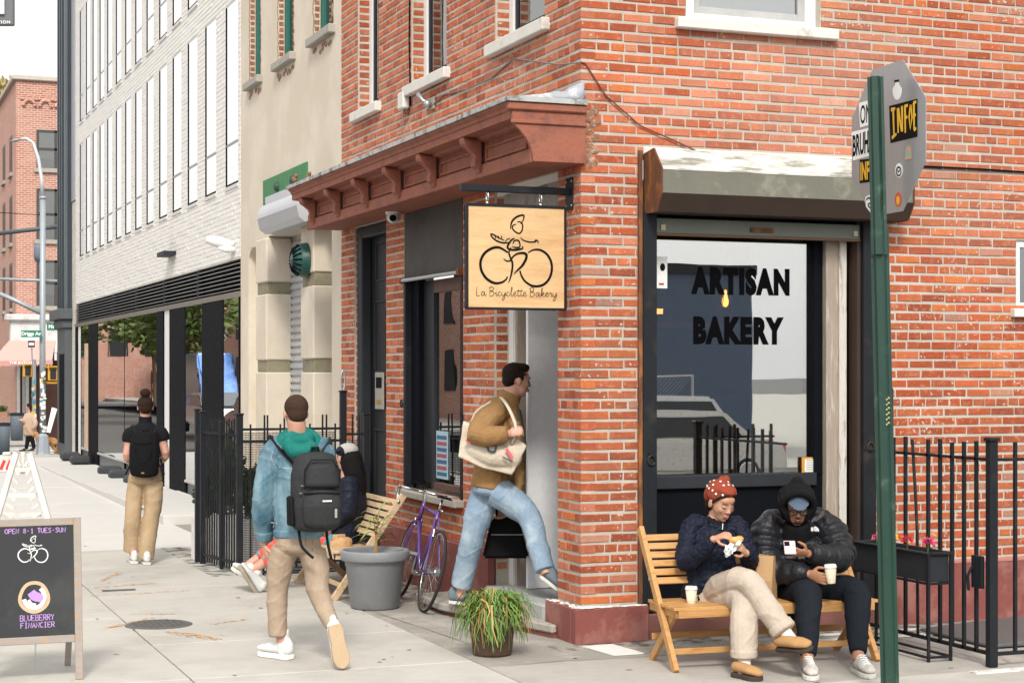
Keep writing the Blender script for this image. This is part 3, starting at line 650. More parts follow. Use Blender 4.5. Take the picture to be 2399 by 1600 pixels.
for q in ((2.635, .90, 2.70, 2.84), (3.65, .90, 3.72, 2.84)): MB().box(.09, q[0], q[1], .14, q[2], q[3]).build('sash_stile', M_char, SW_, bev=.004)
for q in ((2.70, .90, 3.65, .96), (2.70, 2.72, 3.65, 2.84)): MB().box(.09, q[0], q[1], .14, q[2], q[3]).build('sash_rail', mat('sash_brown', (.10, .045, .035), .6), SW_, bev=.004)
MB().box(.118, 2.70, .96, .122, 3.65, 2.72).build('pane', glass('street_glass', .45, (.75, .8, .78), .8), SW_)
MB().box(-.09, 2.55, .80, .10, 4.30, .865).build('sill', M_stone, SW_, bev=.008)
rm2 = MB(); rm2.box(.16, 2.0, .2, 2.4, 4.6, 3.3); rm2.build('back_room', mat('backroom', (.06, .055, .05), .9), SW_) if False else None
MB().box(.55, 1.9, .2, .6, 4.4, 3.2).build('back_wall', mat('backroom', (.07, .065, .06), .9, var=.3), SW_)
for y, z in ((2.56, 1.60), (4.30, 1.68)): 
    mb = MB(); mb.tube([(-.02, y+.03*math.cos(a), z+.035*math.sin(a)) for a in [i*pi/6 for i in range(13)]], .007, 6); mb.build('hasp', M_black, SW_)
po = tag(MB().box(.108, 3.30, 1.0, .112, 3.63, 1.44).build('poster', mat('poster_blue', (.35, .50, .58), .5)), 'pale blue notice of printed text taped inside the street window', 'poster')
mb = MB(); mc = MB()
for k in range(7):
    (mb if k % 2 else mc).box(.1045, 3.33, 1.03+k*.056, .1075, 3.60, 1.062+k*.056)
mb.build('print', mat('poster_red', (.34, .08, .10), .6), po); mc.build('print', mat('poster_navy', (.05, .12, .22), .6), po)
# black house door with panels and the intercom plate
DO = MB().box(.13, 4.86, .0, .17, 5.99, 3.5).build('house_door', mat('black_door_paint', (.013, .015, .019), .5, spec=.25, var=.2, vs=3, bump=.05), CB)
for q in ((5.80, 0, 5.97, 3.5),): MB().box(.02, q[0], q[1], .13, q[2], q[3]).build('door_casing', M_char, DO, bev=.012)
MB().box(.02, 4.86, 3.38, .13, 5.80, 3.49).build('door_head', M_char, DO, bev=.01)
def panel(y0, y1, z0, z1, x=.13):
    p = MB()
    for q in ((y0, z0, y1, z0+.02), (y0, z1-.02, y1, z1), (y0, z0+.02, y0+.02, z1-.02), (y1-.02, z0+.02, y1, z1-.02)): p.box(x-.012, q[0], q[1], x, q[2], q[3])
    p.build('panel_moulding', M_char, DO, bev=.003)
panel(5.27, 5.62, 2.92, 3.32); panel(5.27, 5.66, 1.98, 2.72); panel(5.27, 5.66, .3, 1.4)
MB().box(.08, 4.86, 2.80, .13, 5.12, 2.88).build('door_hood', M_char, DO, bev=.01); MB().box(.09, 5.02, .1, .13, 5.10, 2.78).build('door_stile', M_char, DO, bev=.005)
ic = MB().box(.105, 5.30, 1.60, .118, 5.60, 1.98).build('intercom', mat('intercom_metal', (.42, .41, .36), .5, .4), DO, bev=.004)
MB().box(.100, 5.36, 1.82, .106, 5.55, 1.93).build('screen', M_blackm, ic); MB().box(.100, 5.38, 1.66, .106, 5.54, 1.70).build('button_plate', mat('brass', (.45, .30, .08), .4, .5), ic)

# ------------------------------------------------------------------ stucco building
SB = thing('stucco_building', 'cream stucco building with green framed windows and a roller shutter', 'building', (0, 8, 0))
hs_ = [(6.9, 7.6, 0, 3.72), (8.12, 9.93, 0, 3.70), (10.46, 11.06, 0, 3.62), (10.36, 11.0, 5.80, 8), (8.62, 9.4, 5.80, 8), (6.85, 7.68, 5.80, 8)]
sb = wall_mesh(fr_left, 6.503, 11.55, 0, 7.6, hs_, 0).build('front_wall', M_stucco, SB)
# niche arch head
ar = [(10.46, 3.62), (10.46, 3.80)] + [(10.76+.30*math.cos(a), 3.50+.26*math.sin(a)) for a in [pi*(1-i/14) for i in range(15)]][::1]
poly = [(10.46, 3.62)] + [(10.76-.30*math.cos(pi*i/14), 3.46+.16*math.sin(pi*i/14)) for i in range(15)] + [(11.06, 3.62)]
MB().prism([(a, b) for a, b in poly], (.003, 0, 0), (0, 1, 0), (0, 0, 1), (1, 0, 0), .28).build('niche_arch', M_stucco, sb)
MB().box(.17, 10.46, 0, .19, 11.06, 3.6).build('niche_back', M_stucco, sb)
MB().box(.5, 6.9, 0, .52, 7.6, 3.7).build('doorway_back', M_char, sb)
for y0, y1, d in ((7.60, 8.12, .30), (9.93, 10.46, .30)):
    for z0, z1 in ((0, 1.98), (2.13, 2.97), (3.12, 3.68)): MB().box(-.035, y0-.03, z0, d, y1+.03, z1).build('pilaster_block', M_stucco, sb, bev=.015)
    for z0, z1 in ((1.98, 2.13), (2.97, 3.12)): MB().box(-.015, y0-.012, z0, d, y1+.012, z1).build('stone_band', mat('greenish_stone', (.25, .225, .15), .8, var=.3, vs=6, c2=(.16, .15, .12), c2s=5, bump=.7, bs=25), sb, bev=.008)
sh = MB().box(.30, 8.0, 0, .32, 10.0, 3.7).build('roller_shutter', M_silver, SB)
for k in range(40):
    z = .04+k*.09; MB().prism([(.30, z), (.272, z+.02), (.285, z+.07), (.30, z+.085)], (0, 8.12, 0), (1, 0, 0), (0, 0, 1), (0, 1, 0), 1.81).build('slat', M_silver, sh)
prof2 = [(.0, 4.12), (-.20, 4.12)] + [(-.20-.10*math.sin(a), 4.02-.17*(1-math.cos(a))) for a in [i*pi/12 for i in range(7)]] + [(-.27, 3.72), (-.20, 3.67), (0, 3.67)]
MB().prism([(a, b) for a, b in prof2], (0, 7.3, 0), (1, 0, 0), (0, 0, 1), (0, 1, 0), 1.95).build('shutter_hood', mat('bright_sheet', (.50, .52, .55), .4, .3, var=.08, vs=2, bump=.05), SB, fix=True)
gb = MB().box(-.02, 7.94, 4.11, .0, 10.15, 4.42).build('green_fascia', mat('green_board', (.035, .19, .065), .6, var=.25, vs=3, c2=(.16, .16, .09), c2s=4, c2t=(.6, .72), stretch=(1, 2, .6), bump=.15), SB, bev=.003)
for y in (9.35, 8.55): MB().lathe([(0, .05), (.05, .04), (.07, .0)], M=Matrix.Translation((-.02, y, 4.27)) @ Matrix.Rotation(-pi/2, 4, 'Y'), n=12).build('rosette', mat('dark_green_iron', (.02, .06, .04), .6), gb)
for y0, y1 in ((10.36, 11.0), (8.62, 9.4), (6.85, 7.68)):
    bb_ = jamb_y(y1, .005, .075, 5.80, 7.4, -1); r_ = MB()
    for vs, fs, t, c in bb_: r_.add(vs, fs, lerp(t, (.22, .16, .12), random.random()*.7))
    wo = MB().box(.075, y0+.0, 5.82, .15, y0+.10, 7.6).box(.075, y1-.14, 5.82, .15, y1-.01, 7.6).build('window', mat('green_frame', (.015, .13, .105), .5, var=.1), SB, bev=.006)
    tag(r_.build('reveal_bricks', M_brick, wo), kind='stuff')
    MB().box(.11, y0+.10, 5.84, .115, y1-.14, 7.6).build('pane', glass('teal_glass', .2, (.3, .42, .46)), wo); MB().box(.4, y0, 5.8, .41, y1, 7.6).build('curtain_or_dark_room', MATS['dark_room'], wo)  # the back sheet is coloured dark for the unlit interior
    MB().box(-.08, y0-.10, 5.70, .2, y1+.09, 5.80).build('sill', M_stone, wo, bev=.01)
    mb = MB()
    for k in range(10): mb.ell((-.002, random.uniform(y0, y1), 5.66-random.random()*.07), (.006, .06, .03), n=7, m=4)
    tag(mb.build('broken_render', MATS['spalled'], wo), kind='stuff')
    mb = MB()
    for k in range(34):
        z = 5.85+k*.05; mb.ell((-.001, y1+.0+random.uniform(-.005, .035), z), (.005, .018, .03), n=6, m=4)
        mb.ell((-.001, y0-random.uniform(-.005, .03), z), (.005, .015, .03), n=6, m=4)
    tag(mb.build('broken_edge', MATS['spalled'], wo), kind='stuff')
MB().box(-.01, 7.0, 0, .25, 7.58, .03).build('threshold', M_stone, SB)
dm = thing('domed_vent', 'dark green slotted metal dome on the stucco pilaster', 'vent', (-.04, 7.86, 3.27))
M_dg = mat('dark_green_dome', (.012, .075, .062), .4, var=.15, bump=.05)
MD = Matrix.Translation((-.045, 7.86, 3.27)) @ Matrix.Rotation(-pi/2, 4, 'Y')
MB().lathe([(.205, 0), (.20, .03), (.185, .08), (.15, .13), (.09, .165), (0, .18)], M=MD, n=26).build('dome', M_dg, dm, smooth=True)
for k in range(16):
    a = 2*pi*k/16
    if True:
        mb = MB(); mb.tube([MD @ Vector((r*math.cos(a), r*math.sin(a), z)) for r, z in ((.085, .1725), (.135, .148), (.18, .095))], .011, 5); mb.build('slot', M_blackm, dm)

# ------------------------------------------------------------------ white brick building
WB = thing('white_building', 'white brick building with tall narrow windows and black framed storefront', 'building', (0, 20, 0))
wl_ = [12.5, 13.96, 15.34, 16.65, 17.92, 19.21, 20.46, 21.65, 22.83, 24.0, 25.1, 26.16, 27.22, 28.27]
hw = []
for y in wl_:
    wd = .80 - .015*wl_.index(y)
    hw += [(y-wd, y, 4.56, 7.08), (y-wd, y, 7.58, 10.1)]
hw2 = hw
wbw = wall_mesh(fr_left, 11.553, 29.0, 3.52, 11.6, hw2, 0).build('front_wall', M_wmortar, WB)
def tint_w(u, z):
    k = random.uniform(.95, 1.02); return (.77*k, .76*k, .73*k)
bw = lay(fr_left, 11.555, 29.0, 3.54, 11.4, hw2, L=.36, H=.066, joint=.006, jz=.007, depth=.012, proud=.004, tintf=tint_w, jit=.001)
emit(bw, M_wbrick, wbw, 290)
G_sky = glass('mirror_glass', .80, (.5, .55, .6))
M_gap = mat('blind_white', (.80, .81, .82), .6, var=.02, bump=0)
for (a, b, c, d) in hw2:
    first = a > 27.4
    wo = MB().box(.010, a, c, .06, a+.006, d).box(-.006, b-.02, c, .06, b, d).box(-.006, a+.006, c, .06, b-.02, c+.03).build('window', M_blackm, WB)
    pn = G_sky if not first else glass('teal_glass', .2)
    MB().box(.004, a+.006, c+.03, .008, b-.02, c+.56).build('pane', pn, wo); MB().box(.004, a+.006, c+.60, .008, b-.02, d).build('pane', pn, wo)
    MB().box(.0, a+.02, c+.565, .06, b-.02, c+.595).build('transom', mat('transom_grey', (.30, .31, .32), .5), wo)
    MB().box(.07, a, c, .08, b, d).build('blind', M_gap if not first else M_char, wo)
    MB().box(-.02, a-.02, c-.05, .02, b+.02, c-.004).build('sill', mat('sill_white', (.62, .61, .58), .7), wo)
# louvre band
lv = MB().box(.06, 11.553, 3.08, .10, 29.0, 3.515).build('louvre_band', M_blackm, WB)
lvs = [11.57+i*(17.4/6) for i in range(7)]
for i in range(6):
    for k in range(7):
        z = 3.115+k*.058
        MB().prism([(.05, z), (-.015, z-.012), (-.02, z-.008), (-.02, z+.0), (.05, z+.012)], (0, lvs[i]+.01, 0), (1, 0, 0), (0, 0, 1), (0, 1, 0), lvs[i+1]-lvs[i]-.02).build('louvre_slat', mat('louvre_grey', (.26, .27, .275), .45, .4, var=.1), lv)
for y in lvs[1:-1]: MB().box(-.025, y-.02, 3.09, .05, y+.02, 3.51).build('louvre_post', M_char, lv)
MB().box(-.03, 11.555, 3.00, .10, 29.0, 3.075).build('head_rail', mat('bronze_rail', (.23, .20, .17), .4, .5, var=.2), WB, bev=.004)
# storefront bays
G_st = glass('storefront_glass', .62, (.5, .55, .5), wave=.010)
bays = [(11.6, 12.62, 'g'), (12.62, 14.15, 'b'), (14.15, 15.50, 'g'), (15.50, 16.90, 'b'), (16.90, 17.45, 'w'), (17.45, 18.10, 'b'), (18.10, 25.3, 'g'), (25.3, 26.75, 'b'), (26.75, 28.0, 'g'), (28.0, 28.6, 'w'), (28.6, 29.0, 'b')]
for a, b, t in bays:
    if t == 'g':
        MB().box(.02, a, -.02, .12, b, .26).build('base_panel', mat('zinc_panel', (.20, .21, .22), .55, .4, var=.2, vs=4, stretch=(3, 3, .5)), WB)
        MB().box(-.03, a, .26, .12, b, .30).build('sill', mat('alum_sill', (.52, .52, .51), .45, .4), WB, bev=.003)
        n = max(1, round((b-a)/3.6)); w = (b-a)/n
        for i in range(n): MB().box(-.012, a+i*w+.02, .30, -.006, a+(i+1)*w-.02, 3.0).build('pane', G_st, WB)
        for i in range(n+1): MB().box(-.016, a+i*w-.02, .0, .08, a+i*w+.02, 3.0).build('mullion', M_blackm, WB)
        MB().box(1.6, a, 0, 1.62, b, 3).build('interior_wall', MATS['backroom'], WB)
    elif t == 'b': MB().box(-.02, a+.021, -.02, .12, b-.021, 2.999).build('black_pier', M_blackm, WB, bev=.005)
    else: MB().box(.0, a+.021, 0, .12, b-.021, 2.999).build('white_strip', M_white, WB)
MB().box(-.03, 26.9, .3, -.013, 27.3, 2.6).build('wood_post', mat('raw_wood', (.55, .40, .28), .7, var=.15), WB)
for y0, z0, y1, z1, m in ((16.1, 3.84, 17.1, 3.93, M_char),):
    lt = tag(MB().box(-.20, 16.35, 3.86, .0, 17.0, 3.93).build('wall_bracket', M_char, bev=.004), 'small dark flat bracket on the white brick wall', 'bracket')
fl_ = thing('flood_lamp', 'white floodlight sticking out of the white brick wall', 'lamp', (-.1, 12.05, 3.75))
MB().tube([(0, 11.95, 3.73), (-.10, 11.97, 3.74), (-.22, 12.02, 3.77), (-.36, 12.08, 3.80)], [.05, .065, .08, .05], 12).build('lamp_head', M_white, fl_, smooth=True); MB().tube([(0, 11.9, 3.66), (-.12, 11.92, 3.66), (-.22, 11.96, 3.68)], [.04, .05, .02], 10).build('sensor', M_white, fl_, smooth=True)
# ballast blocks along the foot
for i, y in enumerate((18.4, 20.2, 21.6, 25.9, 27.6)):
    o = MB().box(-.48, y, .02, -.06, y+.42, .20)
    oo = tag(o.build('ballast_block', mat('black_rubber', (.03, .033, .037), .7, var=.3), bev=.05), ['black rubber ballast block beside the walking woman', 'second black ballast block from the walking woman', 'third black ballast block along the storefront foot', 'black ballast block before the far black pier', 'farthest black ballast block near the grey corner column'][i], 'block', 'ballast blocks along the storefront')
# dark corner column at the far end of the block
DC = thing('corner_column', 'dark grey steel clad column at the far end of the block', 'column', (.1, 30.5, 0))
M_dc = mat('slate_steel', (.045, .058, .07), .4, .3, var=.15); M_dc2 = mat('mid_slate', (.075, .085, .095), .5, var=.15)
MB().box(-.15, 29.75, 3.45, .4, 31.3, 12).build('upper_shaft', M_dc, DC)
for x0, x1 in ((-.17, -.10), (.0, .05), (.15, .2)): MB().box(x0, 29.7, 3.45, x1, 29.75, 12).build('fin', mat('fin_steel', (.11, .13, .15), .35, .4), DC)
for y in (30.1, 30.5, 30.9): MB().box(-.19, y, 3.45, -.15, y+.08, 12).build('fin', M_dc, DC)
MB().box(-.15, 29.75, 0, .4, 31.3, 3.0).build('lower_shaft', M_dc2, DC)
MB().box(-.22, 29.68, 3.0, .45, 31.4, 3.2).build('capital', M_dc2, DC, bev=.02); MB().box(-.32, 29.58, 3.2, .5, 31.5, 3.45).build('capital', M_dc2, DC, bev=.02)
MB().box(-.153, 29.9, .3, -.15, 30.9, 2.4).build('recess', M_blackm, DC)
EW = thing('end_wall_strip', 'narrow strip of peeling white wall under grey cladding', 'wall', (.1, 29.3, 0))
MB().box(.0, 29.0, 0, .3, 29.7, 5.9).build('render', M_peel, EW); MB().box(-.02, 29.0, 5.92, .3, 29.7, 12).build('cladding', mat('grey_cladding', (.36, .38, .40), .5, .2), EW)
# ------------------------------------------------------------------ things on the pavement and on the walls
def plank(a, b, w, t, name, m, par, up=(0, 0, 1), bev=.003): return MB().bar(a, b, w, t, up).build(name, m, par, bev=bev)
def bench(label, loc, rz, L, wood, group='slatted folding benches outside the bakery'):
    B = thing('folding_bench', label, 'bench', loc, rz, group, local=True)
    for x in (.03, L-.03):
        plank((x, .335, .90), (x, -.31, .0), .035, .06, 'leg', wood, B, up=(0, .6, .8))
        plank((x+(.04 if x < L/2 else -.04), .22, .0), (x+(.04 if x < L/2 else -.04), -.22, .40), .03, .055, 'leg', wood, B, up=(0, .7, .7))
        plank((x+(.03 if x < L/2 else -.03), -.28, .375), (x+(.03 if x < L/2 else -.03), .20, .375), .03, .05, 'seat_rail', wood, B)
        MB().lathe([(0, .008), (.012, .006), (.012, 0)], M=Matrix.Translation((x-.018 if x < L/2 else x+.018, .115, .57)) @ Matrix.Rotation(-pi/2 if x < L/2 else pi/2, 4, 'Y'), n=8).build('bolt', M_steel, B)
    for k in range(5): y = -.265+k*.098; plank((.02, y, .415), (L-.02, y, .415), .086, .022, 'seat_slat', wood, B)
    plank((.05, -.305, .385), (L-.05, -.305, .385), .022, .06, 'front_rail', wood, B)
    for k in range(6):
        t = .385+k*.094; y, z = -.31+.645*(t+.06), .90*(t+.06); z = .905*(.62+.062*k*.98) ; y = -.31+.645*(z/.90)-.022
        plank((.045, y, z), (L-.045, y, z), .014, .05, 'back_slat', wood, B, up=(0, .58, .81)) if k < 6 and z < .90 else None
    plank((.04, -.235, .125), (L-.04, -.235, .125), .02, .04, 'stretcher', wood, B); plank((.05, .165, .09+.08), (L-.05, .165, .09+.08), .02, .045, 'stretcher', wood, B)
    return B
bench('honey coloured slatted folding bench with two people sitting on it', (.075, -1.07, 0), -.07, 1.55, M_wood)
M_wood2 = mat('weathered_slats', (.56, .43, .28), .7, var=.2, vs=4, stretch=(1, 8, 8), c2=(.42, .22, .08), c2s=4, bump=.2)
bench('pale worn slatted bench by the street wall behind the denim jacket man', (-.76, 4.28, 0), -pi/2, 1.36, M_wood2)

# hanging shop sign
HS = thing('hanging_sign', 'square plywood bakery sign hanging from a black bracket', 'sign', (-.05, .2, 3.32))
MB().box(-.87, .175, 3.30, -.012, .225, 3.35).build('arm', M_black, HS, bev=.004)
MB().box(-.012, .13, 3.19, .0-.0055, .27, 3.43).build('wall_plate', M_black, HS, bev=.004)
for y in (.15, .25):
    for z in (3.22, 3.40): MB().ell((-.014, y, z), (.006, .009, .009), n=8, m=5).build('bolt', M_steel, HS)
sx0, sx1, sz0, sz1 = -.83, -.04, 2.44, 3.215
fr_ = MB().box(sx0, .18, sz0, sx1, .22, sz0+.018).box(sx0, .18, sz1-.022, sx1, .22, sz1).box(sx0, .18, sz0+.018, sx0+.018, .22, sz1-.022).box(sx1-.018, .18, sz0+.018, sx1, .22, sz1-.022)
fr_.build('frame', M_black, HS, bev=.003)
bd = MB().box(sx0+.017, .185, sz0+.017, sx1-.017, .215, sz1-.021).build('board', M_paleply, HS)
for x in (-.66, -.24):
    mb = MB(); mb.tube([(x, .2+.022*math.sin(a), 3.265+.036*math.cos(a)) for a in [i*pi/6 for i in range(13)]], .0075, 6, cap=False); mb.tube([(x, .2, 3.20), (x, .2, 3.235)], .012, 8); mb.build('shackle', M_chrome, HS, smooth=True)
# emblem: strokes measured on the sign face (unit: crop pixels, 656 px per metre)
def emblem(o, u, v, s, m, par, wscale=1, name='emblem'):
    mb = MB(); wsc = wscale
    def st(pts, w, close=False, lift=0): ribbon(mb, [((x-465)*s, (1090-y)*s) for x, y in pts], [q*s*wsc for q in w] if isinstance(w, (list, tuple)) else w*s*wsc, o, u, v, close, lift)
    st([(418, 1100), (395, 1085), (368, 1076), (335, 1082), (300, 1105), (280, 1140), (280, 1178), (296, 1212), (322, 1236), (355, 1248), (388, 1243), (410, 1228), (416, 1214)], [8, 10, 12, 13, 13, 13, 13, 13, 13, 12, 10, 8, 6])
    st([(522, 1098), (550, 1084), (585, 1083), (618, 1100), (640, 1130), (648, 1168), (640, 1208), (618, 1240), (585, 1257), (545, 1257), (510, 1238), (490, 1212), (481, 1186)], [5, 8, 11, 12, 12, 12, 12, 12, 12, 11, 10, 9, 8])
    st([(436, 1075), (424, 1096), (430, 1120), (442, 1150), (440, 1185), (430, 1225), (421, 1246)], [4, 8, 9, 10, 10, 7, 2], lift=.0004)
    st([(396, 1130), (412, 1140), (430, 1138), (446, 1118), (468, 1104), (498, 1100), (514, 1108), (512, 1128), (495, 1158), (470, 1182), (448, 1203)], [3, 6, 7, 8, 9, 12, 13, 13, 12, 9, 2], lift=.0008)
    st([(432, 985), (440, 950), (466, 926), (500, 918), (498, 940), (486, 960)], [5, 9, 10, 8, 6, 3])
    st([(462, 962), (446, 968), (442, 982), (456, 998), (478, 1006), (492, 990), (494, 962), (480, 950), (466, 952)], [4, 6, 7, 7, 7, 7, 7, 6, 3], lift=.0004)
    st([(400, 1042), (372, 1030), (348, 1017), (331, 1013), (340, 1030), (364, 1046), (398, 1054), (428, 1050)], [4, 6, 7, 6, 7, 8, 8, 4])
    for x in (352, 368, 384): st([(x, 1020), (x+3, 1030), (x+1, 1038)], [5, 4, 1], lift=.0004)
    st([(404, 1048), (416, 1036), (430, 1032)], [4, 5, 3], lift=.0008)
    st([(452, 1030), (436, 1040), (420, 1062), (418, 1078), (438, 1086), (470, 1084), (494, 1078), (494, 1066)], [6, 9, 10, 10, 10, 10, 8, 4], lift=.0012)
    st([(444, 1058), (452, 1042), (472, 1040), (480, 1056), (478, 1072), (455, 1074), (440, 1070)], [4, 7, 7, 7, 7, 6, 3], lift=.0016)
    st([(484, 1024), (498, 1038), (530, 1046), (560, 1044), (568, 1036)], [3, 6, 7, 7, 5]); st([(576, 1052), (574, 1040), (562, 1036), (556, 1044)], [4, 6, 6, 3], lift=.0004)
    return mb.build(name, m, par)
emblem((-.435, .1825, 2.875), Vector((1, 0, 0)), Vector((0, 0, 1)), 1/656, M_ink, HS)
# handwritten shop name as strokes (glyphs on a 10 unit x-height)
GLY = {
 'L': (11, [[(2, 20), (1.6, 8), (1, 0.5), (5, 0), (9, 1.5)]]),
 'a': (12, [[(9, 8), (5, 9.5), (1.5, 5), (3, 0.5), (7, 3), (9.2, 8.5), (9, 2), (11, .5), (14, 4)]]),
 'B': (14, [[(3, 19), (2.4, 9), (2, 0)], [(0, 17), (6, 20.5), (11, 17), (8, 12), (3.5, 10.5), (10, 9.5), (12, 4.5), (7, 0), (1.5, .5)]]),
 'i': (6, [[(1, 4), (3, 9), (3, 2.5), (4.5, .3), (7, 4)], [(4, 13.2), (4.5, 14)]]),
 'c': (9, [[(8, 8), (5, 9.5), (1.5, 5), (3.5, .4), (7, 1.5), (10, 5)]]),
 'y': (11, [[(1, 8.5), (1.5, 3), (4, 1), (7.5, 4), (9.5, 9), (8, -3), (4, -9), (2, -6), (6, -1), (12, 4)]]),
 'l': (7, [[(1, 4), (5, 14), (5.5, 19), (3.5, 19), (3, 8), (3.4, 1.5), (5.5, .3), (8, 4)]]),
 'e': (9, [[(1.5, 5), (5, 5.5), (7, 8), (5, 9.8), (2.2, 7), (2.4, 2), (5.5, .3), (10, 5)]]),
 't': (7, [[(4.5, 17), (3, 7), (3.2, 1.5), (5.4, .3), (8, 4)], [(-.5, 11.5), (4, 12), (8, 12.8)]]),
 'k': (11, [[(1, 4), (5, 14), (5, 19), (3.2, 18), (2.6, 8), (2, 0)], [(2.6, 3), (6, 9), (8.6, 8), (6, 5.2), (4, 5), (8, .5), (12, 3.5)]]),
 'r': (9, [[(1, 5), (3, 9.5), (4, 8), (7.5, 8), (6.5, 3), (7.5, .5), (10.5, 4)]]),
 ' ': (7, []),
}
def script_text(txt, o, u, v, width, m, par, w=.95):
    adv = sum(GLY[c][0] for c in txt); s = width/adv; mb = MB(); x = 0
    for c in txt:
        for k, stk in enumerate(GLY[c][1]):
            ribbon(mb, [((x+a)*s, b*s) for a, b in stk], [w*s*.8, w*s*1.2, w*s, w*s*.8], o, u, v, lift=.0003*(k+1)+.00015*(txt.index(c) % 3))
        x += GLY[c][0]
    return mb.build('script_lettering', m, par)
script_text('La Bicyclette Bakery', (-.755, .1825, 2.54), Vector((1, 0, 0)), Vector((0, 0, 1)), .64, M_ink, HS, 1.05)

# sign post with octagonal sign seen from behind
SP = thing('sign_post', 'dark green channel post carrying an octagonal sign seen from behind', 'sign post', P(2086, 1634, 10.6))
pb, pt = P(2086, 1634, 10.6), P(2052, 168, 10.6)
phi = math.acos(.29); SA = CR*math.cos(phi)-CF*math.sin(phi); SN = SA.cross(Vector((0, 0, 1)))     # SN towards the viewer side
if SN.dot(CF) > 0: SN = -SN
M_pole = mat('post_green', (.012, .048, .034), .45, var=.15, vs=8, bump=.1, c2=(.05, .10, .07), c2s=8, c2t=(.6, .7))
prof_u = [(-.046, .0), (-.046, .006), (-.026, .006), (-.012, -.028), (.012, -.028), (.026, .006), (.046, .006), (.046, .0), (.030, -.002), (.016, -.034), (-.016, -.034), (-.030, -.002)]
def chan(z0, z1, off, sc, name):
    a = pb+(pt-pb)*((z0-pb.z)/(pt.z-pb.z)); b = pb+(pt-pb)*((z1-pb.z)/(pt.z-pb.z)); k = len(prof_u)
    e1 = (CR*.95-CF*.3).normalized(); e2 = Vector((0, 0, 1)).cross(e1)
    if e2.dot(CF) > 0: e2 = -e2
    vs = [p+e1*(x*sc)+e2*(-y*sc+off) for p in (a, b) for x, y in prof_u]
    MB().add(vs, [tuple(range(k))[::-1], tuple(range(k, 2*k))]+[(i, (i+1) % k, k+(i+1) % k, k+i) for i in range(k)]).build(name, M_pole, SP, fix=True)
chan(0, 2.86, 0, 1.2, 'post'); chan(2.70, 3.78, .035, 1.05, 'post')
sc_ = P(2079, 327, 10.68)
ap = .457; oc = [(ap/math.cos(pi/8)*math.cos(pi/8+k*pi/4), ap/math.cos(pi/8)*math.sin(pi/8+k*pi/4)) for k in range(8)]
M_alu = mat('aluminium_back', (.40, .42, .44), .42, .7, var=.1, vs=4, stretch=(1, 1, .2), bump=.05)
ob = MB().prism(oc, sc_, SA, (0, 0, 1), -SN, .004).build('octagon_plate', M_alu, SP, fix=True)
MB().prism([(a*.97, b*.97) for a, b in oc], sc_-SN*.0045, SA, (0, 0, 1), -SN, .001).build('sign_face', mat('stop_red', (.45, .02, .02), .5), SP, fix=True)
def sg(px, py):           # position on the sign back -> (along, up)
    r = CF + CR*((px-1200)/4070) + Vector((0, 0, (870-py)/4070)); t = (sc_-CP).dot(SN)/r.dot(SN); q = CP+r*t-sc_
    return q.dot(SA), q.z
def sticker(pts, m, lab, lift=.002):
    return tag(MB().prism([sg(*p) for p in pts], sc_+SN*lift, SA, (0, 0, 1), -SN, .0008).build('sticker', m, fix=True), lab, 'sticker', 'stickers on the octagonal sign')
M_yel = mat('sticker_yellow', (.75, .42, .02), .5, var=.05, bump=0)
def sgtext(txt, par, x0, x1, y0, y1, m, off=.03, lift=.0035, strokes=None):
    me = text_mesh(txt, 1, off); a = [v.co for v in me.vertices]; X0 = min(v.x for v in a); X1 = max(v.x for v in a); Y0 = min(v.y for v in a); Y1 = max(v.y for v in a)
    for v in me.vertices:
        tx = (v.co.x-X0)/(X1-X0); ty = (v.co.y-Y0)/(Y1-Y0)
        q = sg(x0[0]+(x1[0]-x0[0])*tx, (y0[0]+(y0[1]-y0[0])*tx)*(ty)+(y1[0]+(y1[1]-y1[0])*tx)*(1-ty)); v.co = (q[0], q[1], v.co.z)
    u = SA; w = Vector((0, 0, 1)); nn = SN
    for v in me.vertices: v.co = sc_+u*v.co.x+w*v.co.y+nn*lift
    me.materials.clear(); return link('lettering', me, m, par)
k1 = sticker([(2013, 242), (2052, 232), (2052, 288), (2016, 300)], M_whitepr, 'white sticker lettered ONL left of the post'); sgtext('ONL', k1, (2017,), (2050,), (248, 240), (292, 284), M_ink, .01)
k2 = sticker([(1996, 310), (2052, 297), (2052, 362), (1999, 377)], M_whitepr, 'white sticker lettered BRUHA left of the post'); sgtext('BRUHA', k2, (1999,), (2047,), (318, 302), (368, 356), M_ink, .03)
k3 = sticker([(2015, 375), (2052, 371), (2052, 425), (2015, 430)], M_ink, 'small black and yellow INFO sticker left of the post'); sgtext('INFO', k3, (2017,), (2050,), (380, 376), (424, 420), M_yel, .04)
k4 = sticker([(2084, 249), (2150, 232), (2150, 321), (2087, 336)], M_ink, 'large black and yellow INFOE sticker right of the post')
mbq = MB()
def qs(pts, w, lift): ribbon(mbq, [sg(*p) for p in pts], w, sc_+SN*(.0032+lift), SA, Vector((0, 0, 1)), sm=False)
for i, pts in enumerate(([(2094, 256), (2096, 318)], [(2089, 258), (2099, 255)], [(2091, 324), (2102, 314)], [(2105, 254), (2106, 312)], [(2106, 254), (2114, 308)], [(2115, 249), (2116, 309)], [(2122, 250), (2123, 312)], [(2121, 251), (2129, 247)], [(2123, 277), (2128, 274)], [(2135, 246), (2132, 275), (2135, 303), (2139, 276), (2136, 246)], [(2143, 242), (2144, 306)], [(2142, 243), (2149, 239)], [(2144, 271), (2148, 269)], [(2144, 305), (2149, 301)])):
    qs(pts, [.024, .016] if i not in (9,) else .016, .0002*i)
mbq.build('lettering', M_yel, k4)
wbst = MB(); cc = [sg(2103+9*math.sin(t)*(1 if abs(t) else 1), 222-19*math.cos(t)) for t in [2*pi*i/16 for i in range(16)]]
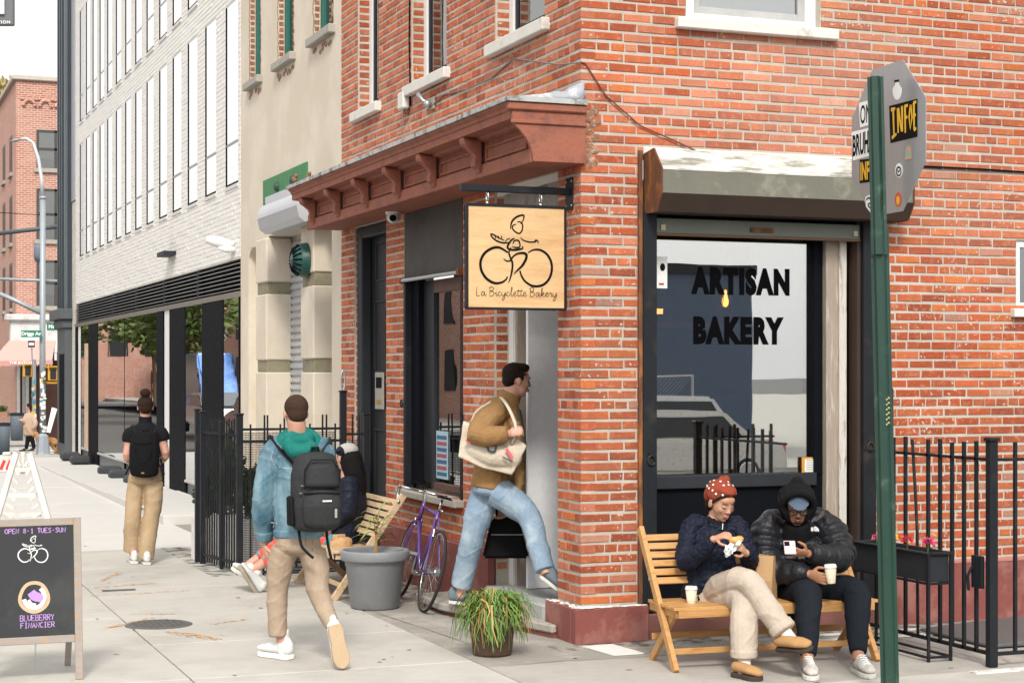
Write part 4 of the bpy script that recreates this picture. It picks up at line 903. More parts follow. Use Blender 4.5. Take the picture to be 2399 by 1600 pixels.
k5 = sticker([(2103+10*math.sin(t)*(.6 if math.cos(t) > .2 else 1.1), 212-23*math.cos(t)) for t in [2*pi*i/18 for i in range(18)]], M_whitepr, 'white rounded figure sticker with dark glasses near the sign top')
MB().prism([sg(*p) for p in ((2096, 189), (2107, 187), (2107, 192), (2097, 194))], sc_+SN*.0034, SA, (0, 0, 1), -SN, .0006).build('print', M_ink, k5, fix=True)
k6 = sticker([(2122, 346), (2136, 339), (2137, 372), (2121, 376)], mat('photo_print', (.25, .33, .28), .6, c2=(.5, .28, .16), c2s=25, c2t=(.45, .55), var=.2, bump=0), 'tiny photo sticker below the large yellow lettering')
k7 = sticker([(2107+9*math.sin(t), 400-17*math.cos(t)) for t in [2*pi*i/16 for i in range(16)]], M_whitepr, 'round white and black sticker low on the sign')
mbr = MB(); ribbon(mbr, [sg(2107+5.5*math.sin(t), 402-10*math.cos(t)) for t in [2*pi*i/10 for i in range(10)]], .010, sc_+SN*.0034, SA, Vector((0, 0, 1)), close=True); ribbon(mbr, [sg(2104, 398), sg(2107, 404), sg(2110, 398)], .008, sc_+SN*.0038, SA, Vector((0, 0, 1))); mbr.build('print', M_ink, k7)
k8 = sticker([(2105+7.5*math.sin(t), 468-17*math.cos(t)) for t in [2*pi*i/16 for i in range(16)]], mat('sticker_red', (.62, .06, .03), .5, var=.05, bump=0), 'oval red and yellow sticker at the bottom of the sign')
MB().prism([sg(2105+4*math.sin(t), 470-11*math.cos(t)) for t in [2*pi*i/12 for i in range(12)]], sc_+SN*.0034, SA, (0, 0, 1), -SN, .0006).build('print', M_yel, k8, fix=True)
k9 = sticker([(2028, 462), (2040, 456), (2047, 470), (2045, 492), (2040, 498), (2030, 485)], M_whitepr, 'jagged white sticker on the lower left edge of the sign')
mbr = MB(); ribbon(mbr, [sg(2031, 468), sg(2038, 464), sg(2042, 474), sg(2035, 480), (sg(2040, 488))], .010, sc_+SN*.0034, SA, Vector((0, 0, 1))); mbr.build('print', M_ink, k9)
tx = text_mesh('eaters', .06, .001, .9); place_text('paint_tag', tx, mat('pale_yellow_ink', (.55, .55, .22), .6, var=0, bump=0), P(2081, 960, 10.525), Vector((0, 0, -1)), CR, SP) if False else None
mbg = MB(); e1 = CR; base = P(2079, 930, 10.53)
for i in range(6): ribbon(mbg, [(.004+.011*math.sin(a*1.0), -i*.030-.010*a/3) for a in (0, 1.5, 3, 4.5, 6)], .0035, base, CR, Vector((0, 0, 1)))
mbg.build('paint_tag', mat('pale_yellow_ink', (.55, .55, .22), .6, var=0, bump=0), SP)

# iron railing on the right
RF = thing('iron_railing', 'black iron railing with a square post beside the planter stand', 'railing', (2.16, -1.96, 0))
MB().box(2.13, -1.99, 0, 2.195, -1.93, 1.52).build('post', M_black, RF, bev=.006); MB().box(2.12, -2.0, 1.52, 2.205, -1.92, 1.545).build('post_cap', M_black, RF, bev=.006)
MB().box(2.155, -1.93, 1.385, 2.178, -.40, 1.405).build('rail', M_black, RF); MB().box(2.155, -1.93, .075, 2.178, -.40, .10).build('rail', M_black, RF)
MB().box(2.195, -1.975, 1.385, 2.95, -1.952, 1.405).build('rail', M_black, RF); MB().box(2.195, -1.975, .075, 2.95, -1.952, .10).build('rail', M_black, RF)
for i, px in enumerate((2288, 2259, 2231, 2203, 2175, 2151, 2122, 2094, 2070)):
    y = OX(px, 1300, 2.166).y
    if i == 5: MB().tube([(2.166, y-.0, .08), (2.166, y+.01, .85), (2.166, y+.03, 1.1), (2.166, y+.06, 1.39), (2.166, y+.07, 1.50)], .0115, 6).build('picket', M_black, RF)
    else: MB().box(2.155, y-.011, .08, 2.177, y+.011, 1.515-.01*(i % 3)).build('picket', M_black, RF)
for k in range(4): x = 2.195+.155+k*.19; MB().box(x-.011, -1.974, .08, x+.011, -1.953, 1.51).build('picket', M_black, RF)
mb = MB(); mb.box(2.125, -1.90, .52, 2.15, -1.78, .74); mb.tube([(2.12, -1.8, .66), (2.09, -1.79, .6), (2.10, -1.79, .5)], .012, 6); mb.build('latch', M_black, RF, bev=.004)
gb_ = MB().box(2.56, -.12, .02, 2.61, -.07, 1.86); tag(gb_.build('gate_post', M_black, bev=.004), 'slim dark gate post against the brick wall behind the sign post', 'post')
cd = tag(MB().prism([(0, 0), (1.6, 0), (1.6, .10), (0, .02)], (2.62, -1.35, .01), (1, 0, 0), (0, 0, 1), (0, 1, 0), .9).build('cellar_hatch', mat('hatch_steel', (.13, .135, .14), .6, .3, var=.2), fix=True, bev=.006), 'grey steel cellar hatch behind the right railing', 'hatch')
# planter on a stand
def planter_stand(label, loc, rz, L, D=.18):
    T = thing('planter_stand', label, 'planter', loc, rz, 'black metal planters on stands', local=True)
    for x in (0, L):
        for y in (0, D): MB().box(x-.009, y-.009, 0, x+.009, y+.009, .74).build('leg', M_black, T)
    for z in (.03, .535):
        for y in (0, D): MB().box(.009, y-.008, z-.008, L-.009, y+.008, z+.008).build('frame_rail', M_black, T)
        for x in (0, L): MB().box(x-.008, .009, z-.008, x+.008, D-.009, z+.008).build('frame_rail', M_black, T)
    b = MB().box(.01, .01, .545, L-.01, D-.01, .555).box(.01, .010, .555, L-.01, .018, .735).box(.01, D-.018, .555, L-.01, D-.01, .735).box(.01, .018, .555, .018, D-.018, .735).box(L-.018, .018, .555, L-.01, D-.018, .735)
    b.build('trough', M_char, T); r = MB().box(-.012, -.012, .735, L+.012, .018, .75).box(-.012, D-.018, .735, L+.012, D+.012, .75).box(-.012, .018, .735, .018, D-.018, .75).box(L-.018, .018, .735, L+.012, D-.018, .75); r.build('rim', M_char, T, bev=.003)
    MB().box(.018, .018, .68, L-.018, D-.018, .69).build('soil', mat('soil', (.05, .035, .025), 1, var=.4, vs=40, bump=1), T)
    return T
planter_stand('black metal trough planter with flowers before the right railing', (2.06, -1.64, 0), pi/2, .92)
def flower(name, c, col, lab, n=26, r=.032):
    F = thing(name, lab, 'flower', (c[0], c[1], .69), 0, 'flowers in the right planter')
    MB().tube([(c[0], c[1], .685), (c[0]+.004, c[1], c[2])], .004, 5).build('stem', mat('stem_green', (.08, .16, .04), .6), F)
    mb = MB()
    for i in range(n):
        a = random.uniform(0, 2*pi); e = random.uniform(-.2, 1.3); d = Vector((math.cos(a)*math.cos(e), math.sin(a)*math.cos(e), math.sin(e)))
        t = d.orthogonal().normalized(); b = d.cross(t); o = Vector(c)+d*r*.5; w = r*.42
        mb.add([o-t*w*.4, o+d*r*.35-t*w, o+d*r*.75, o+d*r*.35+t*w], [(0, 1, 2, 3)])
    mb.build('petals', mat(col[0], col[1], .6, var=.2, vs=30, bump=0), F)
flower('carnation', (1.97, -.86, .775), ('pink_petal', (.62, .07, .16)), 'small pink flower half hidden by the green post')
flower('tulip', (1.96, -1.08, .80), ('yellow_petal', (.70, .38, .02)), 'yellow flower right beside the green post', r=.038)
flower('rose', (1.97, -1.25, .795), ('red_petal', (.55, .015, .03)), 'red flower in the middle of the trough', r=.040)
flower('peony', (1.97, -1.50, .80), ('magenta_petal', (.66, .06, .20)), 'bright pink flower at the near end of the trough', r=.042)

# leaves
def leafcloud(n, c, r, size, shape='round', seed=1, up=.4):
    rnd = random.Random(seed); mb = MB()
    for i in range(n):
        while True:
            p = Vector((rnd.uniform(-1, 1), rnd.uniform(-1, 1), rnd.uniform(-1, 1)))
            if .25 < p.length < 1: break
        k = .78+.3*noise.noise(p*2.3+Vector((seed, 0, 0)))*1.4
        q = Vector(c)+Vector((p.x*r[0], p.y*r[1], p.z*r[2]))*k
        d = (p+Vector((rnd.uniform(-.6, .6), rnd.uniform(-.6, .6), rnd.uniform(-.2, .9)*up*2))).normalized(); t = d.cross(Vector((rnd.uniform(-1, 1), rnd.uniform(-1, 1), rnd.uniform(-1, 1)))).normalized()
        s = size*rnd.uniform(.6, 1.3); g = rnd.uniform(.6, 1.25); tin = (.055*g, .11*g, .028*g)
        mb.add([q-d*s*.5, q+t*s*.28, q+d*s*.5, q-t*s*.28], [(0, 1, 2, 3)], tin)
    return mb
M_leaf = mat('leaf_green', (1, 1, 1), .55, attr='tint', var=.1, vs=20, bump=0)
# spider plant in a pot at the corner
SPp = thing('spider_plant', 'grassy green spider plant spilling over a brown pot', 'plant', (-.79, -.25, 0))
cx_, cy_ = -.79, -.25
MB().lathe([(0, .0), (.13, .0), (.14, .02), (.165, .28), (.175, .28), (.178, .31), (.16, .31), (.155, .28), (0, .27)], (cx_, cy_, 0), 28).build('pot', mat('brown_pot', (.085, .05, .035), .6, var=.2, bump=.2), SPp, smooth=True)
gl = MB(); rnd = random.Random(3)
for i in range(760):
    a = rnd.uniform(0, 2*pi); L = rnd.uniform(.25, .55); out = rnd.uniform(.05, .225); h = rnd.uniform(.02, .20); r0 = rnd.uniform(0, .13)
    pts = []; tw = rnd.uniform(-.5, .5)
    droop = rnd.choice((.25, .5, .8, 1.1))*rnd.uniform(.8, 1.2)
    for k in range(6):
        t = k/5; rr = r0+out*(1-(1-t)**1.6); z = .29+h*math.sin(min(1, t*1.5)*pi*.5)*(1) - droop*L*max(0, t-.32)**1.35*1.05
        b = a+rnd.uniform(-.10, .10)+tw*t; pts.append(Vector((cx_+rr*math.cos(b), cy_+rr*math.sin(b), max(z, .04+.1*rnd.random()))))
    w = rnd.uniform(.004, .009); sd_ = Vector((-math.sin(a), math.cos(a), .15)); vs = []
    for k, p in enumerate(pts): ww = w*(1-.75*(k/5)**2); vs += [p+sd_*ww, p-sd_*ww]
    g = rnd.uniform(.65, 1.3); ti = (.115*g, .22*g, .035*g) if rnd.random() > .13 else ((.38, .20, .06) if rnd.random() < .6 else (.42, .30, .10))
    gl.add(vs, [(2*k, 2*k+1, 2*k+3, 2*k+2) for k in range(5)], ti)
tag(gl.build('leaves', M_leaf, SPp), kind='stuff')
# grey pot with a thin palm
GP = thing('grey_planter', 'large grey plastic pot with a thin palm shoot', 'plant pot', (-.86, 2.36, 0))
M_gpot = mat('grey_plastic', (.21, .222, .24), .55, var=.12, vs=4, c2=(.26, .265, .27), c2s=3, bump=.12, bs=120)
px_, py_ = -.86, 2.38
MB().lathe([(0, 0), (.19, 0), (.205, .012), (.252, .40), (.256, .405), (.284, .405), (.290, .415), (.292, .475), (.284, .49), (.266, .49), (.258, .47), (.25, .42), (0, .42)], (px_, py_, 0), 40).build('pot', M_gpot, GP, smooth=True)
MB().lathe([(0, .43), (.255, .425)], (px_, py_, 0), 24).build('soil', MATS['soil'], GP)
M_palm = mat('palm_green', (.20, .26, .05), .5, c2=(.42, .28, .08), c2s=5, c2t=(.5, .62), var=.2, bump=0)
for j, (dx, h, lean) in enumerate(((0, .40, .03), (.02, .34, -.04), (-.015, .30, .08))):
    MB().tube([(px_+dx, py_, .42), (px_+dx+lean*.4, py_-.01, .42+h*.6), (px_+dx+lean, py_-.02, .42+h)], [.012, .008, .004], 6).build('stem', mat('dry_stem', (.34, .22, .09), .7), GP)
    for k in range(9):
        t = .45+.55*k/8; o = Vector((px_+dx+lean*t, py_, .42+h*t)); a = (k % 2)*pi+random.uniform(-.7, .7)+.4; d = Vector((math.cos(a), math.sin(a)*.8, .9*t)); d.normalize(); L = random.uniform(.2, .34)
        s = Vector((-math.sin(a), math.cos(a), 0)); mb = MB(); vs = []
        for q in range(5):
            u = q/4; p = o+d*L*u+Vector((0, 0, -.22*L*u*u*3)); w = .013*math.sin(pi*min(1, u*.9+.12)); vs += [p+s*w, p-s*w]
        mb.add(vs, [(2*q, 2*q+1, 2*q+3, 2*q+2) for q in range(4)]); mb.build('leaf', M_palm, GP)

# bicycle leaning on the wall
BK = thing('bicycle', 'purple road bicycle with drop handlebars leaning against the brick wall', 'bicycle', (-.55, 1.98, 0))
M_purple = mat('purple_enamel', (.085, .035, .22), .3, var=.08, bump=0, coat=.4); M_tyre = mat('tyre_rubber', (.016, .016, .017), .8, var=.1, bump=.2); M_gum = mat('gum_wall', (.38, .25, .11), .8)
hd = Vector((-.40+.56, 3.03-1.96, 0)).normalized(); hd = Vector((.10, 1, 0)).normalized(); up_ = (Vector((math.sin(rad(14)), 0, math.cos(rad(14))))); up_ = (up_-hd*up_.dot(hd)).normalized(); lt = up_.cross(hd)
BM = Matrix(((hd.x, lt.x, up_.x, -.575), (hd.y, lt.y, up_.y, 1.97), (hd.z, lt.z, up_.z, 0), (0, 0, 0, 1)))
def bp(x, y, z): return BM @ Vector((x, y, z))
R_ = .335
def wheel(x, name):
    w = MB(); w.tube([bp(x+R_*math.cos(a), 0, R_+.01+R_*math.sin(a)) for a in [2*pi*i/40 for i in range(41)]], .0135, 8, cap=False); wo = w.build(name, M_tyre, BK, smooth=True)
    for r, rr, m, nm in ((R_-.011, .0085, M_gum, 'side_wall'), (R_-.020, .009, M_chrome, 'rim')):
        g = MB(); g.tube([bp(x+r*math.cos(a), 0, R_+.01+r*math.sin(a)) for a in [2*pi*i/40 for i in range(41)]], rr, 6, cap=False); g.build(nm, m, wo, smooth=True)
    sp = MB()
    for k in range(28):
        a = 2*pi*k/28; b = a+(.5 if k % 4 < 2 else -.5); y = .03 if k % 2 else -.03
        sp.tube([bp(x+.02*math.cos(b), y, R_+.01+.02*math.sin(b)), bp(x+.315*math.cos(a), 0, R_+.01+.315*math.sin(a))], .0011, 3, cap=False)
    tag(sp.build('spokes', M_chrome, wo), kind='stuff')
    h = MB(); h.tube([bp(x, -.05, R_+.01), bp(x, .05, R_+.01)], .018, 8); h.build('hub', M_chrome, wo)
wheel(0, 'rear_wheel'); wheel(1.0, 'front_wheel')
ax_ = R_+.01; bbk = (.42, 0, .28); st = (.27, 0, .80); hdt = (.86, 0, .83); hdb = (.895, 0, .70); 
def tb(a, b, r, nm, m=M_purple): return MB().tube([bp(*a), bp(*b)], r, 8).build(nm, m, BK, smooth=True)
tb(st, hdt, .014, 'top_tube'); tb(bbk, hdb, .016, 'down_tube'); tb(bbk, (.262, 0, .83), .015, 'seat_tube'); tb(hdb, (.85, 0, .87), .018, 'head_tube')
for s in (-1, 1):
    MB().tube([bp(.42, s*.02, .28), bp(.2, s*.045, .31), bp(0, s*.06, ax_)], .009, 6).build('chain_stay', M_purple, BK); MB().tube([bp(.27, s*.012, .78), bp(.12, s*.04, .55), bp(0, s*.06, ax_)], .0075, 6).build('seat_stay', M_purple, BK)
    MB().tube([bp(.90, s*.025, .70), bp(.925, s*.05, .56), bp(.95, s*.052, .45), bp(1.0, s*.055, ax_)], .010, 7).build('fork_blade', M_purple, BK)
tb((.262, 0, .83), (.245, 0, .93), .012, 'seat_post', M_chrome)
mb = MB(); mb.tube([bp(.12, 0, .955), bp(.16, 0, .96), (bp(.24, 0, .955)), bp(.32, 0, .955), bp(.40, 0, .948)], [.02, .075, .055, .026, .018], 10, flatten=.35)
mb2 = MB(); vs = []
for x, w in ((.10, .03), (.13, .068), (.19, .062), (.25, .035), (.33, .022), (.39, .016)):
    vs += [bp(x, -w, .945), bp(x, -w*.6, .965), bp(x, w*.6, .965), bp(x, w, .945)]
fs = [(4*i+j, 4*i+j+1, 4*i+5+j, 4*i+4+j) for i in range(5) for j in range(3)]+[(0, 1, 2, 3), (20, 23, 22, 21)]+[(4*i, 4*i+4, 4*i+7, 4*i+3) for i in range(5)]
mb2.add(vs, fs); mb2.build('saddle', M_ink, BK, fix=True, smooth=True)
MB().tube([bp(.85, 0, .87), bp(.845, 0, .93), bp(.92, 0, .955)], .012, 8).build('stem', M_chrome, BK)
for s in (-1, 1):
    pts = [(.92, 0, .955), (.92, s*.17, .955), (.94, s*.20, .957), (1.0, s*.205, .955), (1.05, s*.205, .93), (1.055, s*.205, .87), (1.02, s*.205, .825), (.95, s*.205, .82)]
    MB().tube([bp(*p) for p in pts], .0125, 8).build('handlebar', M_chrome, BK, smooth=True)
    MB().tube([bp(1.03, s*.205, .95), bp(1.07, s*.207, .955), bp(1.09, s*.207, .90), bp(1.07, s*.207, .83)], [.014, .012, .008, .005], 6).build('brake_lever', M_steel, BK, smooth=True)
MB().tube([bp(.42, -.065, .28), bp(.42, .065, .28)], .02, 10).build('bottom_bracket', M_chrome, BK)
g = MB(); g.lathe([(.085, -.003), (.095, 0), (.085, .003), (.07, 0), (.085, -.003)], M=BM @ Matrix.Translation((.42, -.05, .28)) @ Matrix.Rotation(pi/2, 4, 'X'), n=26); g.build('chain_ring', M_steel, BK)
MB().tube([bp(.42, -.066, .28), bp(.47, -.075, .12)], .009, 6).build('crank', M_steel, BK); MB().tube([bp(.42, .066, .28), bp(.37, .075, .44)], .009, 6).build('crank', M_steel, BK)
MB().obox(BM @ Matrix.Translation((.475, -.115, .12)), .07, .07, .02).build('pedal', M_steel, BK); MB().obox(BM @ Matrix.Translation((.365, .115, .44)), .07, .07, .02).build('pedal', M_steel, BK)
for xx, zz in ((.16, .66), (.93, .695)): MB().tube([bp(xx-.03, -.03, zz-.04), bp(xx, -.028, zz+.02), bp(xx, .028, zz+.02), bp(xx-.03, .03, zz-.04)], .007, 6).build('brake_caliper', M_chrome, BK)
MB().tube([bp(1.05, .2, .93), bp(1.02, .1, 1.03), bp(.95, .02, 1.0), bp(.9, 0, .85)], .0035, 5).build('cable', M_ink, BK)
g = MB(); g.lathe([(.0, -.02), (.04, -.02), (.035, .02), (0, .02)], M=BM @ Matrix.Translation((0, -.04, ax_)) @ Matrix.Rotation(pi/2, 4, 'X'), n=16); g.build('sprocket', M_steel, BK)

# chalkboard A-frame
CBd = thing('chalkboard_sign', 'wood framed chalkboard standing on the sidewalk at the lower left', 'chalkboard', (-3.9, -.2, 0))
M_greyw = mat('weathered_frame', (.33, .29, .26), .75, var=.2, vs=4, stretch=(2, 2, 8), c2=(.48, .28, .14), c2s=5, c2t=(.55, .68), bump=.2)
tl = Vector((0, .12, 1)).normalized(); CBx0, CBx1 = -4.235, -3.605
def cbp(x, v, n=0): return Vector((x, -.21, 0))+tl*v+Vector((0, -1, .12)).normalized()*n
for x in (CBx0+.024, CBx1-.024): MB().bar(cbp(x, 0), cbp(x, 1.045), .048, .026, up=(0, -1, .12)).build('leg', M_greyw, CBd, bev=.003)
for v in (1.02, .265): MB().bar(cbp(CBx0+.0485, v), cbp(CBx1-.0485, v), .024, .048, up=tl).build('rail', M_greyw, CBd, bev=.003)
MB().bar(cbp((CBx0+CBx1)/2, .285, .002), cbp((CBx0+CBx1)/2, 1.0, .002), CBx1-CBx0-.09, .010, up=(0, -1, .12)).build('slate', mat('slate_board', (.022, .025, .028), .7, var=.25, vs=3, c2=(.04, .042, .045), c2s=2, bump=.05), CBd)
for x in (CBx0+.03, CBx1-.03): MB().bar((x, .36, 0), (x, -.07, 1.02), .04, .024, up=(0, .9, .3)).build('back_leg', M_greyw, CBd, bev=.003)
MB().bar((CBx0, .16, .45), (CBx1, .16, .45), .024, .04).build('back_rail', M_greyw, CBd)
mb = MB(); c0 = cbp(-3.90, .24)
for k in range(12): mb.tube([c0+Vector((0, .01*k*.6, -.016*k)) + Vector((.004*math.cos(a), .003*math.sin(a)*0, .009*math.sin(a))) for a in [2*pi*i/6 for i in range(7)]], .0016, 4, cap=False)
tag(mb.build('chain', M_steel, CBd), kind='stuff')
M_chv = mat('violet_chalk', (.46, .27, .60), .9, var=.15, vs=60, bump=0); M_chw = mat('white_chalk', (.72, .72, .72), .9, var=.15, vs=60, bump=0); M_cht = mat('tan_chalk', (.56, .40, .26), .9, var=.2, vs=60, bump=0)
CN = Vector((0, -1, .12)).normalized()
def cbxy(px, py): return -3.605-(198-px)/362*1.03, (1590-py)/362
# single-stroke chalk capitals
CH = {'O': [[(0, 3), (0, 6), (2, 8), (4, 6), (4, 2), (2, 0), (0, 2), (0, 3)]], 'P': [[(0, 0), (0, 8), (3, 8), (4, 6), (3, 4), (0, 4)]], 'E': [[(4, 8), (0, 8), (0, 0), (4, 0)], [(0, 4), (3, 4)]], 'N': [[(0, 0), (0, 8), (4, 0), (4, 8)]],
      '8': [[(2, 4), (.3, 6), (2, 8), (3.7, 6), (2, 4), (0, 2), (2, 0), (4, 2), (2, 4)]], '-': [[(1, 4), (3, 4)]], '1': [[(1, 6.5), (2.4, 8), (2.4, 0)], [(1, 0), (3.6, 0)]], 'T': [[(0, 8), (4, 8)], [(2, 8), (2, 0)]], 'U': [[(0, 8), (0, 2), (2, 0), (4, 2), (4, 8)]],
      'S': [[(4, 7), (2, 8), (.3, 6.5), (2, 4.3), (3.8, 2), (2, 0), (0, 1)]], 'B': [[(0, 0), (0, 8), (3, 8), (3.6, 6), (2.6, 4.3), (0, 4.3), (3, 4.3), (4, 2.2), (3, 0), (0, 0)]], 'L': [[(0, 8), (0, 0), (3.6, 0)]], 'R': [[(0, 0), (0, 8), (3, 8), (4, 6), (3, 4.2), (0, 4.2)], [(1.6, 4.2), (4, 0)]],
      'Y': [[(0, 8), (2, 4), (4, 8)], [(2, 4), (2, 0)]], 'F': [[(4, 8), (0, 8), (0, 0)], [(0, 4.3), (3, 4.3)]], 'I': [[(2, 8), (2, 0)], [(.8, 8), (3.2, 8)], [(.8, 0), (3.2, 0)]], 'A': [[(0, 0), (2, 8), (4, 0)], [(.8, 3), (3.2, 3)]], 'C': [[(4, 7), (2.4, 8), (0, 5.5), (0, 2.5), (2, 0), (4, 1)]], ' ': []}
def chalk(txt, px0, px1, py, hgt, m, w):
    mb = MB(); n = len(txt); x0, v0 = cbxy(px0, py); x1, _ = cbxy(px1, py); cw = (x1-x0)/(n*5.3); h = hgt/362/8
    for i, c in enumerate(txt):
        for j, s in enumerate(CH[c]): ribbon(mb, [(x0+(i*5.3+a)*cw+random.uniform(-.0006, .0006), v0-hgt/724+b*h) for a, b in s], w, cbp(0, 0, .0075)-Vector((0, 0, 0)), Vector((1, 0, 0)), tl, lift=.0003*j, sm=False)
    return mb.build('chalk_lettering', m, CBd)
chalk('OPEN 8-1 TUES-SUN', 30, 165, 1240, 11, M_chv, .0055); chalk('BLUEBERRY', 61, 137, 1442, 13, M_chv, .0055); chalk('FINANCIER', 62, 138, 1459, 12, M_chv, .0055)
ex, ev = cbxy(91, 1288)
emblem(cbp(0, 0, .0078)+Vector((1, 0, 0))*ex+tl*(ev+.012), Vector((1, 0, 0)), tl, .188/375, M_chw, CBd, 1.25, 'chalk_emblem')
kx, kv = cbxy(92, 1393)
mb = MB(); pts = [(kx+.088*math.cos(a)*(1-.06*math.sin(3*a)), kv+(.088 if math.sin(a) > -.3 else .098)*math.sin(a)) for a in [2*pi*i/18 for i in range(18)]]; ribbon(mb, pts, .022, cbp(0, 0, .0078), Vector((1, 0, 0)), tl, close=True); mb.build('chalk_drawing', M_cht, CBd)
mb = MB(); ribbon(mb, [(kx+.064*math.cos(a), kv-.004+.068*math.sin(a)) for a in [pi*1.05+2*pi*.62*i/12 for i in range(13)]], .026, cbp(0, 0, .0082), Vector((1, 0, 0)), tl); mb.build('chalk_drawing', M_chw, CBd)
mb = MB(); ribbon(mb, [(kx-.02, kv+.03), (kx+.0, kv+.005), (kx+.03, kv-.01), (kx+.045, kv-.03)], [.05, .06, .06, .03], cbp(0, 0, .0086), Vector((1, 0, 0)), tl); mb.build('chalk_drawing', M_chv, CBd)
mb = MB(); ribbon(mb, [(kx-.035, kv-.02), (kx-.02, kv-.045), (kx+.01, kv-.055)], .02, cbp(0, 0, .009), Vector((1, 0, 0)), tl); mb.build('chalk_drawing', M_chw, CBd)

# iron fence and gate enclosing the front yard of the stucco house
IF = thing('yard_fence', 'black iron yard fence with mesh panels behind the backpack man', 'fence', (-1.41, 5.16, 0))
def post(x, y, h, w=.05):
    MB().box(x-w/2, y-w/2, 0, x+w/2, y+w/2, h).build('post', M_black, IF); MB().box(x-w/2-.008, y-w/2-.008, h, x+w/2+.008, y+w/2+.008, h+.02).build('post_cap', M_black, IF, bev=.006)
post(-1.41, 5.16, 1.56, .06); post(-.36, 5.16, 1.78, .06); post(.02-.14, 5.16, 1.55, .055); post(-1.56, 6.24, 1.56, .05); post(-1.58, 6.42, 1.58, .05); post(-1.48, 5.68, 1.47, .035)
for z in (.10, 1.36): MB().bar((-1.41, 5.19, z), (-1.56, 6.22, z), .018, .03).build('rail', M_black, IF)
for k in range(14):
    t = (k+1)/15; MB().tube([(-1.41-.15*t, 5.16+1.08*t, .03), (-1.41-.15*t, 5.16+1.08*t, 1.50+.02*(k % 2))], .010, 5).build('picket', M_black, IF)
for z in (.10, 1.30, 1.42): MB().box(-1.38, 5.15, z-.012, -.39, 5.17, z+.012).build('rail', M_black, IF)
for z in (.10, 1.36): MB().box(-.33, 5.15, z-.012, -.14, 5.17, z+.012).build('rail', M_black, IF)
for k, x in enumerate((-1.30, -1.16, -1.13, -1.0, -.96, -.84, -.70, -.57, -.53, -.44, -.26, -.19)): MB().tube([(x, 5.16, .05), (x, 5.16, 1.47+.09*(k % 3 != 0))], .010, 5).build('picket', M_black, IF)
def mesh_panel(o, u, wd, ht, cw=.034, chh=.017, r=.0022):
    mb = MB(); o = Vector(o); u = Vector(u).normalized(); nu = int(wd/cw); nv = int(ht/chh)
    for j in range(nv):
        for s in (1, -1):
            for i in range(nu):
                a = o+u*(i*cw)+Vector((0, 0, (j+(.5 if (i % 2 == 0) == (s > 0) else 0))*chh)); b = o+u*((i+1)*cw)+Vector((0, 0, (j+(0 if (i % 2 == 0) == (s > 0) else .5))*chh))
                q = Vector((0, 0, r)); mb.add([a-q, b-q, b+q, a+q], [(0, 1, 2, 3)])
    return tag(mb.build('mesh_panel', M_black, IF), kind='stuff')
mesh_panel((-1.38, 5.172, .12), (1, 0, 0), .98, 1.28); mesh_panel((-.33, 5.172, .12), (1, 0, 0), .19, 1.2)
mb = MB(); mb.tube([(-.36+.02*math.cos(a), 5.16, 1.90+.10*math.sin(a)) for a in [2*pi*i/12 for i in range(13)]], .008, 6); mb.build('latch_loop', M_steel, IF)
planter_stand('black metal trough planter along the yard fence behind the bench', (-1.20, 4.86, 0), 0, .86)
# white slatted planters with evergreen shrubs inside the yard
def tub(x, y, lab, seed, h=.52, w=.30, rz_=(.20, .20, .42)):
    T = thing('shrub_tub', lab, 'shrub', (x, y, 0), 0, 'shrubs in the fenced yard')
    MB().box(x-w/2+.015, y-w/2+.015, 0, x+w/2-.015, y+w/2-.015, h-.04).build('tub', M_white, T)
    for k in range(6):
        z = k/6
        for s in (-1, 1):
            xx = x-w/2+.03+k*(w-.06)/5; MB().box(xx-.018, y+s*w/2-.012, .0, xx+.018, y+s*w/2+.012, h).build('slat', M_white, T); yy = y-w/2+.03+k*(w-.06)/5
            MB().box(x+s*w/2-.012, yy-.018, .0, x+s*w/2+.012, yy+.018, h).build('slat', M_white, T)
    MB().tube([(x, y, h-.05), (x+.01, y, h+.5)], [.02, .012], 6).build('trunk', mat('bark', (.12, .08, .05), .9, bump=.5), T)
    tag(leafcloud(2600, (x, y, h+rz_[2]*.85), rz_, .055, seed=seed).build('crown', M_leaf, T), kind='stuff')
tub(-1.18, 5.55, 'white slatted tub with an evergreen behind the mesh panel', 11, rz_=(.20, .20, .30)); tub(-1.30, 6.10, 'white slatted tub with a tall evergreen behind the iron bars', 12, rz_=(.21, .2, .46)); tub(-1.42, 6.62, 'bright green shrub in a tub at the far end of the yard fence', 13, h=.45, rz_=(.18, .2, .30))
tub(-.62, 5.75, 'white slatted tub with a small shrub beside the stucco doorway', 14, rz_=(.2, .2, .25))

# small things on the walls
SCm = thing('security_camera', 'white dome security camera under the brown cornice', 'camera', tuple(OX(917, 490, -.13)))
c = OX(921, 502, -.16)
MB().lathe([(.0, .06), (.07, .06), (.075, .02), (.07, -.02), (0, -.02)], c+Vector((0, 0, .02)), 20).build('base', M_white, SCm, smooth=True)
MB().ell(c+Vector((0, 0, -.025)), (.062, .062, .062), n=18, m=12).build('ball', M_white, SCm, smooth=True)
dcm = (CP-c).normalized(); dcm.z -= .25; dcm.normalize(); QM = Matrix.Translation(c+Vector((0, 0, -.025))+dcm*.052) @ dcm.to_track_quat('Z', 'Y').to_matrix().to_4x4()
MB().lathe([(.0, .012), (.03, .010), (.034, .0)], M=QM, n=16).build('lens', M_blackm, SCm, smooth=True)
c = OX(950, 238, -.03)
FLd = thing('wall_junction_box', 'weathered white junction box on the upper brick wall', 'box', tuple(c)); MB().box(-.08, c.y-.08, c.z-.08, -.006, c.y+.10, c.z+.09).build('box', M_sill, FLd, bev=.015); MB().box(-.05, c.y-.06, c.z-.12, -.006, c.y+.0, c.z-.081).build('bracket', M_rust, FLd)
c = OX(1008, 245, -.03)
